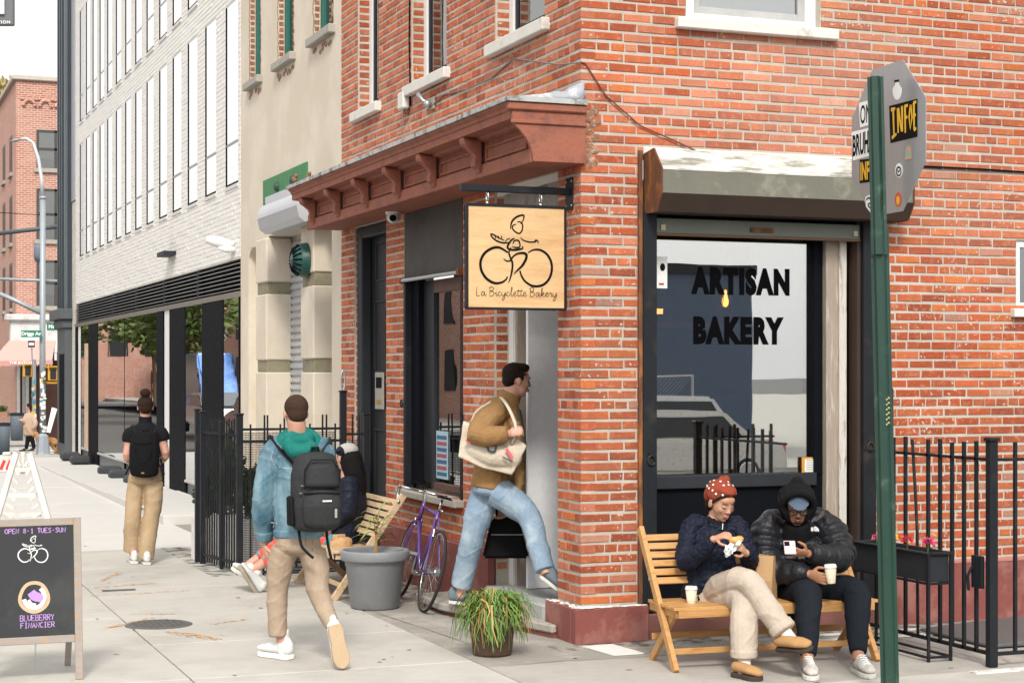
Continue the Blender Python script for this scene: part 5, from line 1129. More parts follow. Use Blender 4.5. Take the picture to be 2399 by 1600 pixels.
BR_ = thing('old_lamp_bracket', 'old grey knuckle bracket on the upper brick wall', 'bracket', tuple(c))
MB().box(-.025, c.y-.09, c.z-.05, -.006, c.y+.02, c.z+.06).build('plate', M_stone, BR_, bev=.006); MB().tube([(-.03, c.y-.02, c.z), (-.09, c.y+.02, c.z+.03), (-.13, c.y+.06, c.z+.10)], .02, 8).build('arm', M_steel, BR_, smooth=True); MB().ell((-.06, c.y-.01, c.z), (.035, .035, .035)).build('knuckle', M_steel, BR_, smooth=True)
def cable(name, pts, r, m, lab): return tag(MB().tube([Vector(p) for p in pts], r, 5).build(name, m), lab, 'cable')
a = [OX(1000, 260, -.03), OX(1040, 222, -.012), OX(1100, 208, -.02), OX(1150, 185, -.012), OX(1203, 138, -.012), OX(1260, 145, -.03), OX(1310, 152, -.03), OX(1360, 147, -.015)]
cable('wall_cable', a, .006, mat('grey_cable', (.18, .17, .16), .7), 'grey cable sagging across the upper street wall')
a = [(-.012, -.012, OX(1362, 147, 0).z), OY(1372, 150, -.012), OY(1420, 225, -.02), OY(1500, 295, -.02), OY(1580, 330, -.02), OY(1655, 365, -.02)]
cable('red_cable', a, .006, mat('red_brown_cable', (.17, .045, .03), .7), 'thin red brown cable running down to the shutter box')
a = [OY(2120, 388, -.012), OY(2200, 392, -.02), OY(2300, 397, -.02), OY(2420, 405, -.015), (6, -.012, 3.2)]
cable('black_cable', a, .008, M_ink, 'black cable along the brick wall right of the octagonal sign')
a = [(-.012, OX(965, 10, 0).y, 6.5), (-.012, OX(962, 100, 0).y, OX(962, 100, 0).z), (-.012, OX(964, 190, 0).y, OX(964, 190, 0).z), (-.02, OX(966, 250, 0).y, OX(966, 250, 0).z)]
cable('drop_cable', a, .009, M_ink, 'black cable dropping beside the middle upper window')
def sparrow(c, lab, rz=0):
    B = thing('sparrow', lab, 'bird', tuple(c), 0, 'sparrows on the cornice'); x, y, z = c
    m = mat('sparrow_brown', (.23, .14, .08), .9, var=.4, vs=60, bump=.3)
    mb = MB(); mb.ell((x, y, z+.05), (.032, .055, .036), n=12, m=8); mb.ell((x, y-.045, z+.085), (.022, .024, .022), n=10, m=7); mb.tube([(x, y+.04, z+.045), (x, y+.11, z+.03)], [.018, .008], 6, flatten=.4); mb.tube([(x, y-.066, z+.083), (x, y-.08, z+.08)], [.006, .001], 5); mb.build('body', m, B, smooth=True)
    l = MB(); l.tube([(x-.01, y, z+.02), (x-.01, y, z)], .002, 4); l.tube([(x+.01, y, z+.02), (x+.01, y, z)], .002, 4); l.build('legs', M_rust, B)
sparrow((CX-.18, 6.25, 3.965), 'small brown bird at the far tip of the cornice'); sparrow((CX-.10, 6.0, 3.965), 'small brown bird perched just behind the other one')
# ------------------------------------------------------------------ people: clay built over a posed skeleton, fused to one surface
class Clay:
    def __init__(s): s.mb = MB()
    def sweep(s, pts, rr, ref=None, n=16, cap=.7, sub=3):
        pts = [Vector(p) for p in pts]; R = [(r, r) if not isinstance(r, (tuple, list)) else r for r in rr]
        if sub > 1 and len(pts) > 2:
            q, tt = catmull3(pts, sub); m = len(pts)-1; R2 = []
            for t in tt:
                x = t*m; k = min(int(x), m-1); f = x-k; R2.append(tuple(R[k][j]+(R[k+1][j]-R[k][j])*f for j in (0, 1)))
            pts, R = q, R2
        rows = []; N = len(pts)
        d0 = (pts[0]-pts[1]).normalized(); d1 = (pts[-1]-pts[-2]).normalized()
        seq = [(pts[0]+d0*R[0][0]*cap*h, R[0], c) for h, c in ((1, .02), (.87, .5), (.5, .87))] if cap else [(pts[0], R[0], .02)]
        seq += [(p, r, 1) for p, r in zip(pts, R)]
        seq += [(pts[-1]+d1*R[-1][0]*cap*h, R[-1], c) for h, c in ((.5, .87), (.87, .5), (1, .02))] if cap else [(pts[-1], R[-1], .02)]
        prev = None; vs = []
        for i, (p, r, c) in enumerate(seq):
            j = min(max(i-(3 if cap else 1), 0), N-1); d = (pts[min(j+1, N-1)]-pts[max(j-1, 0)]).normalized()
            if ref is not None: x = Vector(ref)-d*Vector(ref).dot(d)
            elif prev is None: x = d.orthogonal()
            else: x = prev-d*prev.dot(d)
            x.normalize(); prev = x; y = d.cross(x)
            for k in range(n): a = 2*pi*k/n; vs.append(p+x*(math.cos(a)*r[0]*c)+y*(math.sin(a)*r[1]*c))
        M_ = len(seq); fs = [(i*n+k, i*n+(k+1) % n, (i+1)*n+(k+1) % n, (i+1)*n+k) for i in range(M_-1) for k in range(n)]
        fs += [tuple(range(n))[::-1], tuple(range((M_-1)*n, M_*n))]
        s.mb.add(vs, fs); return s
    def ball(s, c, r, M=None):
        r = (r, r, r) if not isinstance(r, (tuple, list)) else r; s.mb.ell(c, r, M, n=16, m=10); return s
    def box(s, M, sx, sy, sz): s.mb.obox(M, sx, sy, sz); return s
    def bake(s, name, m, parent, vox=.007, it=3, disp=None, fac=.5):
        me = bpy.data.meshes.new(name); me.from_pydata([tuple(v) for v in s.mb.v], [], s.mb.f); me.update()
        bm = bmesh.new(); bm.from_mesh(me); bmesh.ops.remove_doubles(bm, verts=bm.verts, dist=1e-6); bmesh.ops.recalc_face_normals(bm, faces=bm.faces); bm.to_mesh(me); bm.free()
        o = bpy.data.objects.new(name, me); COL.objects.link(o)
        md = o.modifiers.new('r', 'REMESH'); md.mode = 'VOXEL'; md.voxel_size = vox; md.adaptivity = 0; md.use_smooth_shade = True
        if it: sm = o.modifiers.new('s', 'SMOOTH'); sm.factor = fac; sm.iterations = it
        dg = bpy.context.evaluated_depsgraph_get(); nm = bpy.data.meshes.new_from_object(o.evaluated_get(dg)); bpy.data.objects.remove(o); bpy.data.meshes.remove(me)
        if disp:
            n = len(nm.vertices); co = np.empty(n*3, np.float32); nm.vertices.foreach_get('co', co); co = co.reshape(-1, 3)
            no = np.empty(n*3, np.float32); nm.vertices.foreach_get('normal', no); no = no.reshape(-1, 3)
            dv = np.array([disp(c) for c in co.tolist()], np.float32); co = co+no*dv[:, None]; nm.vertices.foreach_set('co', co.ravel()); nm.update()
        nm.polygons.foreach_set('use_smooth', [True]*len(nm.polygons)); nm.name = name
        nm.materials.clear(); return link(name, nm, m, parent)
def catmull3(pts, k):
    out = []; tt = []; n = len(pts)
    for i in range(n-1):
        p0, p1, p2, p3 = pts[max(i-1, 0)], pts[i], pts[i+1], pts[min(i+2, n-1)]
        for q in range(k):
            t = q/k; out.append(.5*((2*p1)+(p2-p0)*t+(2*p0-5*p1+4*p2-p3)*t*t+(3*p1-p0-3*p2+p3)*t**3)); tt.append((i+t)/(n-1))
    out.append(pts[-1]); tt.append(1); return out, tt
def folds(amp=.005, f=(9, 9, 16), seed=0, fine=.35):
    def g(c):
        x, y, z = c; w = noise.noise((x*3+seed, y*3, z*3)); z2 = z+.5*x+.35*y+.10*w
        a = noise.noise((x*f[0]*.45+seed, y*f[1]*.45, z2*f[2]*.75)); b = noise.noise((x*f[0]*.9, y*f[1]*.9+seed, (z-.6*x)*f[2]*1.5))
        r = max(0, 1-abs(a)*2.6); q = max(0, 1-abs(b)*2.8)
        return amp*(1.1*r*r*(.55+.9*w)+.55*q*q*(.5-w)+.5*a-.3)
    return g
def snap(o, pts, axis, off):            # lay strap points on a garment: shoot from outside towards the body axis
    from mathutils.bvhtree import BVHTree
    bv = BVHTree.FromPolygons([v.co for v in o.data.vertices], [p.vertices for p in o.data.polygons]); out = []
    for p in pts:
        p = Vector(p); d = CF if axis is None else (Vector((axis.x, axis.y, min(p.z-.02, axis.z)))-p).normalized(); h = bv.ray_cast(p-d*.5, d, 1.0); out.append(h[0]-d*off if h[0] else p)
    return out
def cells(amp=.004, sc=15, extra=None):
    def g(c):
        d, _ = noise.voronoi(Vector(c)*sc); e = min(1, (d[1]-d[0])*2.6)
        return amp*(e-.6)+(extra(c) if extra else 0)
    return g
class Frame:
    def __init__(s, c, f, u=(0, 0, 1), H=.235):
        s.c = Vector(c); s.f = Vector(f).normalized(); u = Vector(u); s.u = (u-s.f*u.dot(s.f)).normalized(); s.r = s.f.cross(s.u); s.H = H
        s.M = Matrix((s.r, s.f, s.u)).transposed()
    def p(s, r, f, u): return s.c+(s.r*r+s.f*f+s.u*u)*s.H
    def e(s, cl, r, f, u, a, b, c): cl.mb.ell(s.p(r, f, u), (a*s.H, b*s.H, c*s.H), s.M, n=16, m=10)
def head(cl, F, male=False):
    e = lambda *a: F.e(cl, *a); m = 1 if male else 0
    e(0, -.06, .14, .325, .40, .36); e(0, .10, -.05, .27, .29, .34); e(0, .135, -.25, .185+.05*m, .205, .23); e(0, .25, -.385, .072+.05*m, .075, .075)
    if male: e(0, .30, .13, .20, .09, .06)
    else: e(0, .26, .16, .21, .11, .13)
    for s in (-1, 1):
        e(s*.15, .265, -.09, .085, .07, .09); e(s*.325, -.02, -.03, .035, .085, .125); e(s*.155, -.0, -.26, .05+.02*m, .14, .16); e(s*.12, .312, .0, .062, .042, .04)
    cl.sweep([F.p(0, .335, .05), F.p(0, .39, -.06), F.p(0, .425, -.12)], [(.024+.004*m)*F.H, (.030+.006*m)*F.H, (.037+.007*m)*F.H], n=10, sub=2)
    for s in (-1, 1): e(s*.04, .375, -.13, .032, .04, .027)
    e(0, .325, -.235, .09, .055, .03); e(0, .318, -.285, .075, .055, .033)
def face(F, par, skin_lip=(.42, .14, .11), brow=(.035, .02, .014), lids=True, beard=None):
    mb = MB(); M = F.M
    for s in (-1, 1): mb.sw = None
    def st(nm, pts, w, col, d=1.0):
        q = MB(); q.tube([F.p(*p) for p in pts], [x*F.H for x in w], 6); q.build(nm, mat('face_%s_%s' % (nm, '_'.join('%d' % (c*1000) for c in col)), col, .6, var=.1, bump=0), par, smooth=True)
    for s in (-1, 1):
        st('eyebrow', [(s*.05, .378, .085), (s*.13, .362, .115), (s*.215, .29, .085)], [.008, .012, .005], brow)
        st('eyelashes', [(s*.065, .355, -.002), (s*.125, .362, -.018), (s*.195, .305, .0)], [.009, .015, .008], (.02, .014, .012))
    st('lips', [(-.09, .345, -.262), (-.03, .385, -.248), (.03, .385, -.248), (.09, .345, -.262)], [.008, .024, .024, .008], skin_lip); st('lips', [(-.075, .345, -.275), (0, .385, -.29), (.075, .345, -.275)], [.008, .026, .008], skin_lip)
def hand(cl, wrist, d, n, side=1, L=.185, curl=.6, thumb=.5, sp=.25, fc=None):
    """wrist point, finger direction d, palm normal n (fingers curl towards n), thumb on +side of d x n"""
    w = Vector(wrist); d = Vector(d).normalized(); n = Vector(n); n = (n-d*n.dot(d)).normalized(); s = d.cross(n)*side
    k = L/.185
    cl.sweep([w-d*.02, w+d*.03*k, w+d*.085*k], [(.024*k, .019*k), (.036*k, .016*k), (.041*k, .0135*k)], ref=s, n=12, sub=2)
    lens = [.070, .080, .075, .058]
    for i in range(4):
        off = (1.5-i)*.0205*k; b = w+d*.086*k+s*off; dd = (d+s*(1.5-i)*sp*.16).normalized(); p = [b-d*.02]; c = curl if fc is None else fc[i]; ang = .15*c; cur = b; p.append(cur)
        for j, fr in enumerate((.48, .30, .22)):
            ang += c*(.75 if j else .55); v = dd*math.cos(ang)+n*math.sin(ang); cur = cur+v*lens[i]*k*fr; p.append(cur)
        cl.sweep(p, [.0098*k, .0095*k, .0088*k, .0082*k, .0068*k], n=8, sub=2)
    t0 = w+d*.025*k+s*.026*k; a = (d*.75+s*(.75)+n*thumb).normalized(); t1 = t0+a*.045*k; b2 = (d*.95+s*.15+n*thumb*1.2).normalized(); t2 = t1+b2*.032*k; t3 = t2+(d+n*thumb*1.1).normalized()*.024*k
    cl.sweep([t0-s*.012, t1, t2, t3], [.014*k, .0118*k, .0105*k, .008*k], n=8, sub=2)
def shoe(par, heel, toe, up, m, sole_m, w=.048, h=.085, name='shoe', thick=.026, low=False, vox=.006):
    """upper fused, sole slab below; heel and toe are points at sole level"""
    heel, toe, up = Vector(heel), Vector(toe), Vector(up).normalized(); d = toe-heel; L = d.length; d.normalize(); s = d.cross(up).normalized(); up = s.cross(d)
    pt = lambda a, z, l=0: heel+d*(L*a)+up*z+s*l
    cl = Clay(); t = thick
    cl.sweep([pt(.06, t+.035), pt(.2, t+.035), pt(.45, t+.032), pt(.7, t+.028), pt(.93, t+.02)], [(w*.72, .038), (w*.82, .038), (w*.85, .034), (w*.98, .030), (w*.72, .022)], ref=s, sub=2)
    if not low: cl.sweep([pt(.1, t+.05), pt(.17, t+h)], [(w*.78, .045), (w*.68, .046)], ref=s); cl.sweep([pt(.18, t+.072), pt(.4, t+.056), pt(.6, t+.04), pt(.8, t+.028)], [(w*.66, .036), (w*.72, .034), (w*.82, .028), (w*.85, .022)], ref=s, sub=2)
    o = cl.bake(name, m, par, vox, 3)
    ol = [(0, -.55), (.03, -.8), (.15, -.92), (.4, -.84), (.62, -1.0), (.8, -1.02), (.93, -.75), (1, -.2), (1, .2), (.93, .75), (.8, 1.02), (.62, 1.0), (.4, .84), (.15, .92), (.03, .8), (0, .55)]
    MB().prism([(a*L, b*w) for a, b in ol], heel, d, s, up, thick).build('sole', sole_m, o, fix=True, bev=.005)
    return o
def skin(name, c): return mat(name, c, .5, var=.08, vs=14, c2=(c[0]*.96, c[1]*.78, c[2]*.72), c2s=9, c2t=(.52, .7), bump=.06, bs=150, fine=.05)
def cloth(name, c, c2=None, r=.85, bump=.3, bs=220, **k):
    bs = 26 if bs > 100 else bs; bump = max(bump, .55)
    return mat(name, c, r, var=k.pop('var', .14), vs=k.pop('vs', 7), c2=c2, c2s=k.pop('c2s', 5), c2t=k.pop('c2t', (.48, .66)), bump=bump, bs=bs, sheen=k.pop('sheen', 0), spec=k.pop('spec', .12), **k)
def person(label, loc, group=None): return thing('person', label, 'person', loc, 0, group)
SKA = skin('skin_olive', (.50, .27, .18)); SKB = skin('skin_brown', (.36, .175, .10)); SKC = skin('skin_fair', (.54, .30, .22))
M_solew = mat('pale_sole', (.62, .60, .55), .7, var=.1); M_hair = mat('dark_hair', (.016, .009, .006), .6, spec=.15, var=.4, vs=18, stretch=(4, 4, 1), bump=.8, bs=90); M_brhair = mat('brown_hair', (.030, .016, .010), .65, spec=.12, var=.4, vs=18, stretch=(4, 4, 1), bump=.8, bs=90)
VU = Vector((0, 0, 1)); TOC = -CF          # towards the camera

# ---- A: woman in the bandana on the near bench
def build_A():
    hip = P(1668, 1395, 12.0)
    T = person('seated woman in rust bandana and navy quilted jacket eating a pastry', (hip.x, hip.y, 0))
    b = Clay(); chest = P(1675, 1262, 11.98); neck = P(1676, 1215, 11.97)
    hf = (TOC*.80+CR*.46-VU*.36); HF = Frame(P(1690, 1176, 11.92), hf, VU*.95+TOC*.1+CR*.06, .262)
    b.sweep([hip, P(1670, 1330, 12.0), chest, neck], [(.15, .11), (.13, .10), (.14, .10), (.06, .06)], ref=CR); b.sweep([neck, HF.p(0, -.08, -.3)], [.052, .05]); head(b, HF)
    sl, sr = P(1622, 1232, 11.97), P(1730, 1236, 11.97); el, er = P(1608, 1318, 11.85), P(1757, 1312, 11.85); wl2, wr2 = P(1673, 1262, 11.66), P(1747, 1294, 11.66)
    for a, e2, w2 in ((sl, el, wl2), (sr, er, wr2)): b.sweep([chest, a, e2, w2], [.06, .045, .036, .026])
    hand(b, wl2, P(1705, 1250, 11.60)-wl2, P(1700, 1290, 11.66)-P(1695, 1255, 11.6), side=-1, curl=.75, thumb=.7, L=.17)
    hand(b, wr2, P(1733, 1276, 11.58)-wr2, P(1722, 1284, 11.6)-P(1742, 1284, 11.6), side=1, curl=.8, thumb=.6, L=.17)
    k1, a1 = P(1752, 1362, 11.48), P(1838, 1478, 11.34); k0, a0 = P(1742, 1402, 11.52), P(1744, 1545, 11.36)
    b.sweep([hip+CR*.06, k1, a1, a1+(a1-k1).normalized()*.09], [.08, .055, .035, .036]); b.sweep([hip-CR*.02, k0, a0, a0-VU*.05], [.08, .055, .035, .04])
    body = b.bake('body', SKA, T, .0052, 2)
    face(HF, body)
    # hair, bandana
    h = Clay()
    for q in ((0, -.10, .165, .34, .395, .35), (0, -.22, -.10, .31, .25, .28), (0, -.38, -.24, .17, .15, .17)): HF.e(h, *q)
    for s in (-1, 1): h.sweep([HF.p(s*.05, .30, .345), HF.p(s*.20, .245, .28), HF.p(s*.285, .13, .15), HF.p(s*.315, .03, .02)], [(.012, .008), (.015, .008), (.016, .008), (.012, .006)], sub=3, n=10)
    h.bake('hair', M_hair, T, .006, 2, lambda c: .003*noise.noise((c[0]*60, c[1]*60, c[2]*12)))
    s_ = Clay()
    for q in ((0, -.10, .26, .372, .43, .305), (0, -.30, .10, .335, .27, .33), (0, .04, .37, .31, .31, .16)): HF.e(s_, *q)
    for s in (-1, 1): HF.e(s_, s*.21, -.10, .20, .17, .30, .20)
    s_.sweep([HF.p(0, -.2, .5), HF.p(-.02, -.26, .62)], [.035, .008], cap=.5); s_.sweep([HF.p(-.20, -.36, .32), HF.p(-.40, -.50, .42), HF.p(-.44, -.54, .30)], [.05, .03, .012], cap=.5)
    s_.bake('bandana', cloth('rust_cotton', (.25, .052, .028), var=.15), T, .006, 5, folds(.004, (14, 14, 14), 2))
    dots = MB(); rnd = random.Random(5)
    for i in range(160):
        a = rnd.uniform(-2.6, 2.6); e = rnd.uniform(.05, 1.35); d = HF.r*math.sin(a)*math.cos(e)+HF.f*math.cos(a)*math.cos(e)+HF.u*math.sin(e)
        c = HF.p(0, -.10, .26); p = c+Vector((HF.r*math.sin(a)*math.cos(e)*.378+HF.f*math.cos(a)*math.cos(e)*.437+HF.u*math.sin(e)*.312))*HF.H
        if any((Vector(p)-Vector(q)).length < .034 for q in getattr(dots, 'cs', [])): continue
        dots.cs = getattr(dots, 'cs', [])+[p]; q = d.to_track_quat('Z', 'Y').to_matrix(); dots.ell(p, (.0085, .0085, .0035), q, n=8, m=4)
    tag(dots.build('bandana_dots', M_whitepr, T), kind='stuff')
    # jacket
    j = Clay()
    j.sweep([P(1660, 1398, 12.0), P(1664, 1350, 11.98), P(1668, 1300, 11.97), P(1674, 1250, 11.98), P(1676, 1228, 11.98)], [(.19, .16), (.18, .15), (.17, .14), (.165, .125), (.10, .085)], ref=CR)
    j.sweep([P(1640, 1233, 11.98), sl+VU*.0, el, wl2-(wl2-el)*.12], [.076, .074, .072, .052]); j.sweep([P(1712, 1234, 11.98), sr, er, wr2-(wr2-er)*.2], [.076, .072, .068, .05])
    j.sweep([P(1678, 1238, 11.95), P(1680, 1224, 11.95)], [.085, .074], cap=.2)
    M_q = cloth('navy_quilt', (.010, .013, .027), r=.55, bump=.15, bs=150)
    j.bake('jacket', M_q, T, .0065, 2, cells(.0075, 20, folds(.008, (9, 9, 12))))
    c_ = Clay(); c_.sweep([P(1677, 1242, 11.96), P(1680, 1226, 11.95), P(1683, 1216, 11.935)], [.092, .076, .070], cap=.1); c_.bake('collar', cloth('black_rib', (.010, .010, .012)), T, .006, 2)
    for w2, e2, r in ((wl2, el, .052), (wr2, er, .050)): u = (w2-e2).normalized(); c_ = Clay(); c_.sweep([w2-u*.05, w2-u*.012], [r*.9, r*.72], cap=.1); c_.bake('cuff', MATS['black_rib'], T, .005, 1)
    MB().tube([P(1694, 1226, 11.862), P(1693, 1240, 11.855)], .005, 6).build('zip', M_chrome, T)
    # trousers, socks, clogs
    t = Clay(); up1 = (a1-k1).normalized()
    t.sweep([hip+VU*.02, P(1655, 1405, 11.95)], [(.17, .13), (.16, .13)], ref=CR)
    t.sweep([P(1665, 1392, 11.95), P(1710, 1368, 11.7), k1, P(1795, 1420, 11.40), a1-up1*.03], [.105, .098, .086, .083, .078], cap=.25)
    t.sweep([P(1672, 1404, 11.95), P(1712, 1402, 11.72), k0, P(1744, 1470, 11.42), P(1743, 1532, 11.37)], [.10, .095, .088, .094, .086], cap=.25)
    M_cord = cloth('beige_cord', (.47, .40, .335), (.40, .33, .27), bump=.35, bs=120)
    t.bake('trousers', M_cord, T, .0065, 2, folds(.009, (7, 7, 6), 3))
    for p, q in ((a1-up1*.055, a1-up1*.005), (P(1743, 1522, 11.37), P(1743, 1537, 11.37))): c_ = Clay(); c_.sweep([p, q], [.088, .090], cap=.2); c_.bake('turn_up', M_cord, T, .006, 2, folds(.003))
    M_sock = cloth('white_sock', (.68, .67, .65), bump=.4)
    c_ = Clay(); c_.sweep([a1-up1*.06, a1+up1*.07, a1+up1*.12], [.046, .043, .05]); c_.bake('sock', M_sock, T, .006, 2); c_ = Clay(); c_.sweep([P(1744, 1525, 11.37), P(1744, 1556, 11.34), P(1746, 1572, 11.30)], [.046, .044, .05]); c_.bake('sock', M_sock, T, .006, 2)
    M_sd = cloth('tan_suede', (.42, .245, .11), r=.8); M_sl = mat('dark_sole', (.045, .032, .024), .8)
    h1 = P(1828, 1520, 11.38); t1 = P(1902, 1524, 11.12); shoe(T, h1, t1, VU*.9-CR*.28+TOC*.25, M_sd, M_sl, name='clog', low=True, w=.056, thick=.028)
    h0 = P(1722, 1588, 11.36); h0.z = 0; t0 = P(1782, 1600, 11.16); t0.z = 0; shoe(T, h0, t0, VU, M_sd, M_sl, name='clog', low=True, w=.056, thick=.03)
    # pastry in its napkin
    pn = thing('pastry', 'golden pastry in a white napkin held by the seated woman', 'pastry', tuple(P(1722, 1272, 11.56)))
    c_ = Clay(); c_.ball(P(1722, 1265, 11.56), (.045, .03, .024)); c_.ball(P(1733, 1262, 11.56), (.03, .025, .022)); c_.bake('bun', mat('baked_crust', (.60, .27, .06), .6, var=.3, vs=25, c2=(.72, .42, .14), c2s=20, bump=.4), pn, .005, 2)
    nk = MB(); N_ = 9
    g = [[None]*N_ for _ in range(N_)]
    for i in range(N_):
        for k in range(N_):
            px = 1702+38*(i/8)-10*(k/8); py = 1274+ (k/8)*30 + 4*math.sin(i*1.7)+3*math.cos(k*2+i); dd = 11.545+.012*math.sin(i*2.1+k)-.02*math.sin(k/8*pi)
            g[i][k] = P(px+ (6 if k > 5 and i < 4 else 0) - (14*(k/8) if i > 4 else 0), py-(10*(i/8)), dd)
    vs = [g[i][k] for i in range(N_) for k in range(N_)]; fs = [(i*N_+k, i*N_+k+1, (i+1)*N_+k+1, (i+1)*N_+k) for i in range(N_-1) for k in range(N_-1)]
    nk.add(vs, fs).build('napkin', mat('tissue', (.76, .76, .75), .8, var=.08, bump=.3), pn, smooth=True)
build_A()
def coffee(c, lab, tilt=None):
    c = Vector(c); T = thing('coffee_cup', lab, 'cup', tuple(c), 0, 'takeaway coffee cups'); M = Matrix.Translation(c) @ (tilt.to_matrix().to_4x4() if tilt else Matrix())
    MB().lathe([(0, 0), (.027, 0), (.0275, .003), (.040, .108), (.036, .108)], M=M, n=24).build('cup', mat('cream_paper', (.66, .57, .43), .7, var=.03, bump=0), T, smooth=True)
    MB().lathe([(.0285, .018), (.0292, .022), (.0308, .030), (.0302, .030)], M=M, n=24).build('band', mat('green_band', (.22, .42, .05), .6), T)
    MB().lathe([(.0425, .105), (.0435, .112), (.041, .116), (.040, .124), (.036, .129), (0, .127)], M=M, n=24).build('lid', mat('white_lid', (.72, .71, .69), .4, var=.03, bump=0), T, smooth=True)
coffee(P(1620, 1417, 11.75), 'paper coffee cup standing on the bench beside the seated woman')

# ---- B: man in the black puffer
def build_B():
    hip = P(1868, 1395, 12.2)
    T = person('seated man in black puffer jacket and hood looking at a phone', (hip.x, hip.y, 0))
    b = Clay(); chest = P(1868, 1275, 12.15); neck = P(1867, 1222, 12.1)
    HF = Frame(P(1867, 1186, 12.0), TOC*.93-VU*.33-CR*.02, VU+TOC*.3, .25)
    b.sweep([hip, P(1868, 1330, 12.2), chest, neck], [(.16, .12), (.15, .11), (.16, .11), (.065, .065)], ref=CR); b.sweep([neck, HF.p(0, -.08, -.25)], [.062, .06]); head(b, HF, True)
    sl, sr = P(1795, 1238, 12.15), P(1943, 1236, 12.15); el, er = P(1800, 1328, 12.0), P(1968, 1304, 11.98); wl2, wr2 = P(1895, 1344, 11.76), P(1893, 1296, 11.74)
    for a, e2, w2 in ((sl, el, wl2), (sr, er, wr2)): b.sweep([chest, a, e2, w2], [.06, .05, .04, .028])
    hand(b, wl2, P(1935, 1358, 11.66)-wl2, (P(1946, 1345, 11.72)-P(1934, 1352, 11.64)), side=1, curl=.45, thumb=.35, L=.19)
    hand(b, wr2, P(1852, 1294, 11.66)-wr2, (VU*.6-TOC*.5-CR*.2), side=-1, curl=.5, thumb=.5, L=.185)
    k0, a0 = P(1892, 1392, 11.72), P(1893, 1535, 11.42); k1, a1 = P(2004, 1388, 11.85), P(2011, 1527, 11.5)
    b.sweep([hip-CR*.09, k0, a0, a0-VU*.05], [.09, .06, .04, .045]); b.sweep([hip+CR*.09, k1, a1, a1-VU*.05], [.09, .06, .04, .045])
    body = b.bake('body', SKB, T, .0052, 2); face(HF, body, (.30, .10, .08))
    be = Clay(); HF.e(be, 0, .20, -.36, .15, .14, .10); HF.e(be, 0, .355, -.205, .10, .035, .022); be.bake('beard', mat('stubble', (.035, .02, .014), .9, var=.3, vs=60), T, .005, 1)
    # glasses
    gm = mat('black_acetate', (.008, .008, .009), .25, var=0, bump=0); G = thing('glasses', 'black framed glasses on the hooded man', 'glasses', tuple(HF.p(0, .4, 0)))
    for s in (-1, 1):
        MB().tube([HF.p(s*.145+.105*math.cos(a), .395-.05*abs(math.cos(a))*(1 if math.cos(a)*s > 0 else 0), -.01+.075*math.sin(a)) for a in [2*pi*i/16 for i in range(17)]], .0042, 6, cap=False).build('rim', gm, G, smooth=True)
        MB().tube([HF.p(s*.25, .34, .03), HF.p(s*.34, .0, .03)], .0035, 5).build('temple', gm, G)
    MB().tube([HF.p(-.045, .41, .0), HF.p(.045, .41, .0)], .0038, 5).build('bridge', gm, G)
    # cap
    cp = Clay(); HF.e(cp, 0, -.02, .25, .345, .42, .25); cp.sweep([HF.p(0, .25, .23), HF.p(0, .40, .22), HF.p(0, .50, .19)], [(.075, .02), (.070, .012), (.05, .009)], ref=HF.r); cp.bake('cap', cloth('slate_blue_cotton', (.085, .115, .17)), T, .006, 3)
    # hood: a shell open at the face
    hb = Clay(); 
    for q in ((0, -.22, .14, .46, .46, .50), (0, -.24, -.18, .44, .42, .44)): HF.e(hb, *q)
    hb.sweep([HF.p(0, -.2, .42), HF.p(0, -.22, .66)], [.08, .045], cap=.8)
    ring = [HF.p(.44*math.sin(a)*(1.0 if math.cos(a) > -.3 else .8), .16+.16*max(0, math.cos(a)), .08+.47*math.cos(a)) for a in [2*pi*i/18 for i in range(19)]]
    hb.sweep(ring, [.026]*19, sub=1)
    for k in range(0, 18):
        a = 2*pi*k/18; hb.sweep([ring[k], HF.p(.44*math.sin(a)*.95, -.2, .10+.46*math.cos(a))], [.022, .035], sub=1, n=10)
    ob = hb.bake('hood', cloth('black_fleece', (.0085, .0085, .0095), var=.2), T, .007, 3, folds(.003, (8, 8, 10), 2))
    c_ = Clay(); c_.sweep([P(1867, 1256, 12.10), P(1867, 1236, 12.07), P(1867, 1224, 12.055)], [.115, .098, .086], cap=.1); c_.bake('collar', MATS['black_fleece'], T, .006, 2)
    # puffer: stacked baffles
    j = Clay(); ys = [1398, 1366, 1334, 1302, 1270, 1243]; wd = [.215, .225, .23, .235, .23, .19]; dp = [.17, .185, .19, .185, .17, .14]
    for y, w, d in zip(ys, wd, dp): j.mb.ell(P(1868, y, 12.17), (w, d, .062), Matrix((CR, CF, VU)).transposed(), n=22, m=10)
    def sleeve(pts, rr, n):
        q, tt = catmull3([Vector(p) for p in pts], 12); tot = 0; acc = [0]
        for a, c in zip(q[:-1], q[1:]): tot += (c-a).length; acc.append(tot)
        for k in range(n):
            sdist = tot*(k+.5)/n; i = max(range(len(acc)), key=lambda z: -abs(acc[z]-sdist)); t = tt[i]*(len(rr)-1); ii = min(int(t), len(rr)-2); r = rr[ii]+(rr[ii+1]-rr[ii])*(t-ii)
            d = (q[min(i+1, len(q)-1)]-q[max(i-1, 0)]).normalized(); j.mb.ell(q[i], (r, r, tot/n*.78), d.to_track_quat('Z', 'Y').to_matrix(), n=16, m=8)
        j.sweep(pts, [r*.86 for r in rr])
    sleeve([P(1812, 1240, 12.15), sl, el, wl2-(wl2-el)*.10], [.11, .125, .115, .07], 8); sleeve([P(1925, 1238, 12.15), sr, er, wr2-(wr2-er)*.12], [.11, .12, .115, .068], 8)
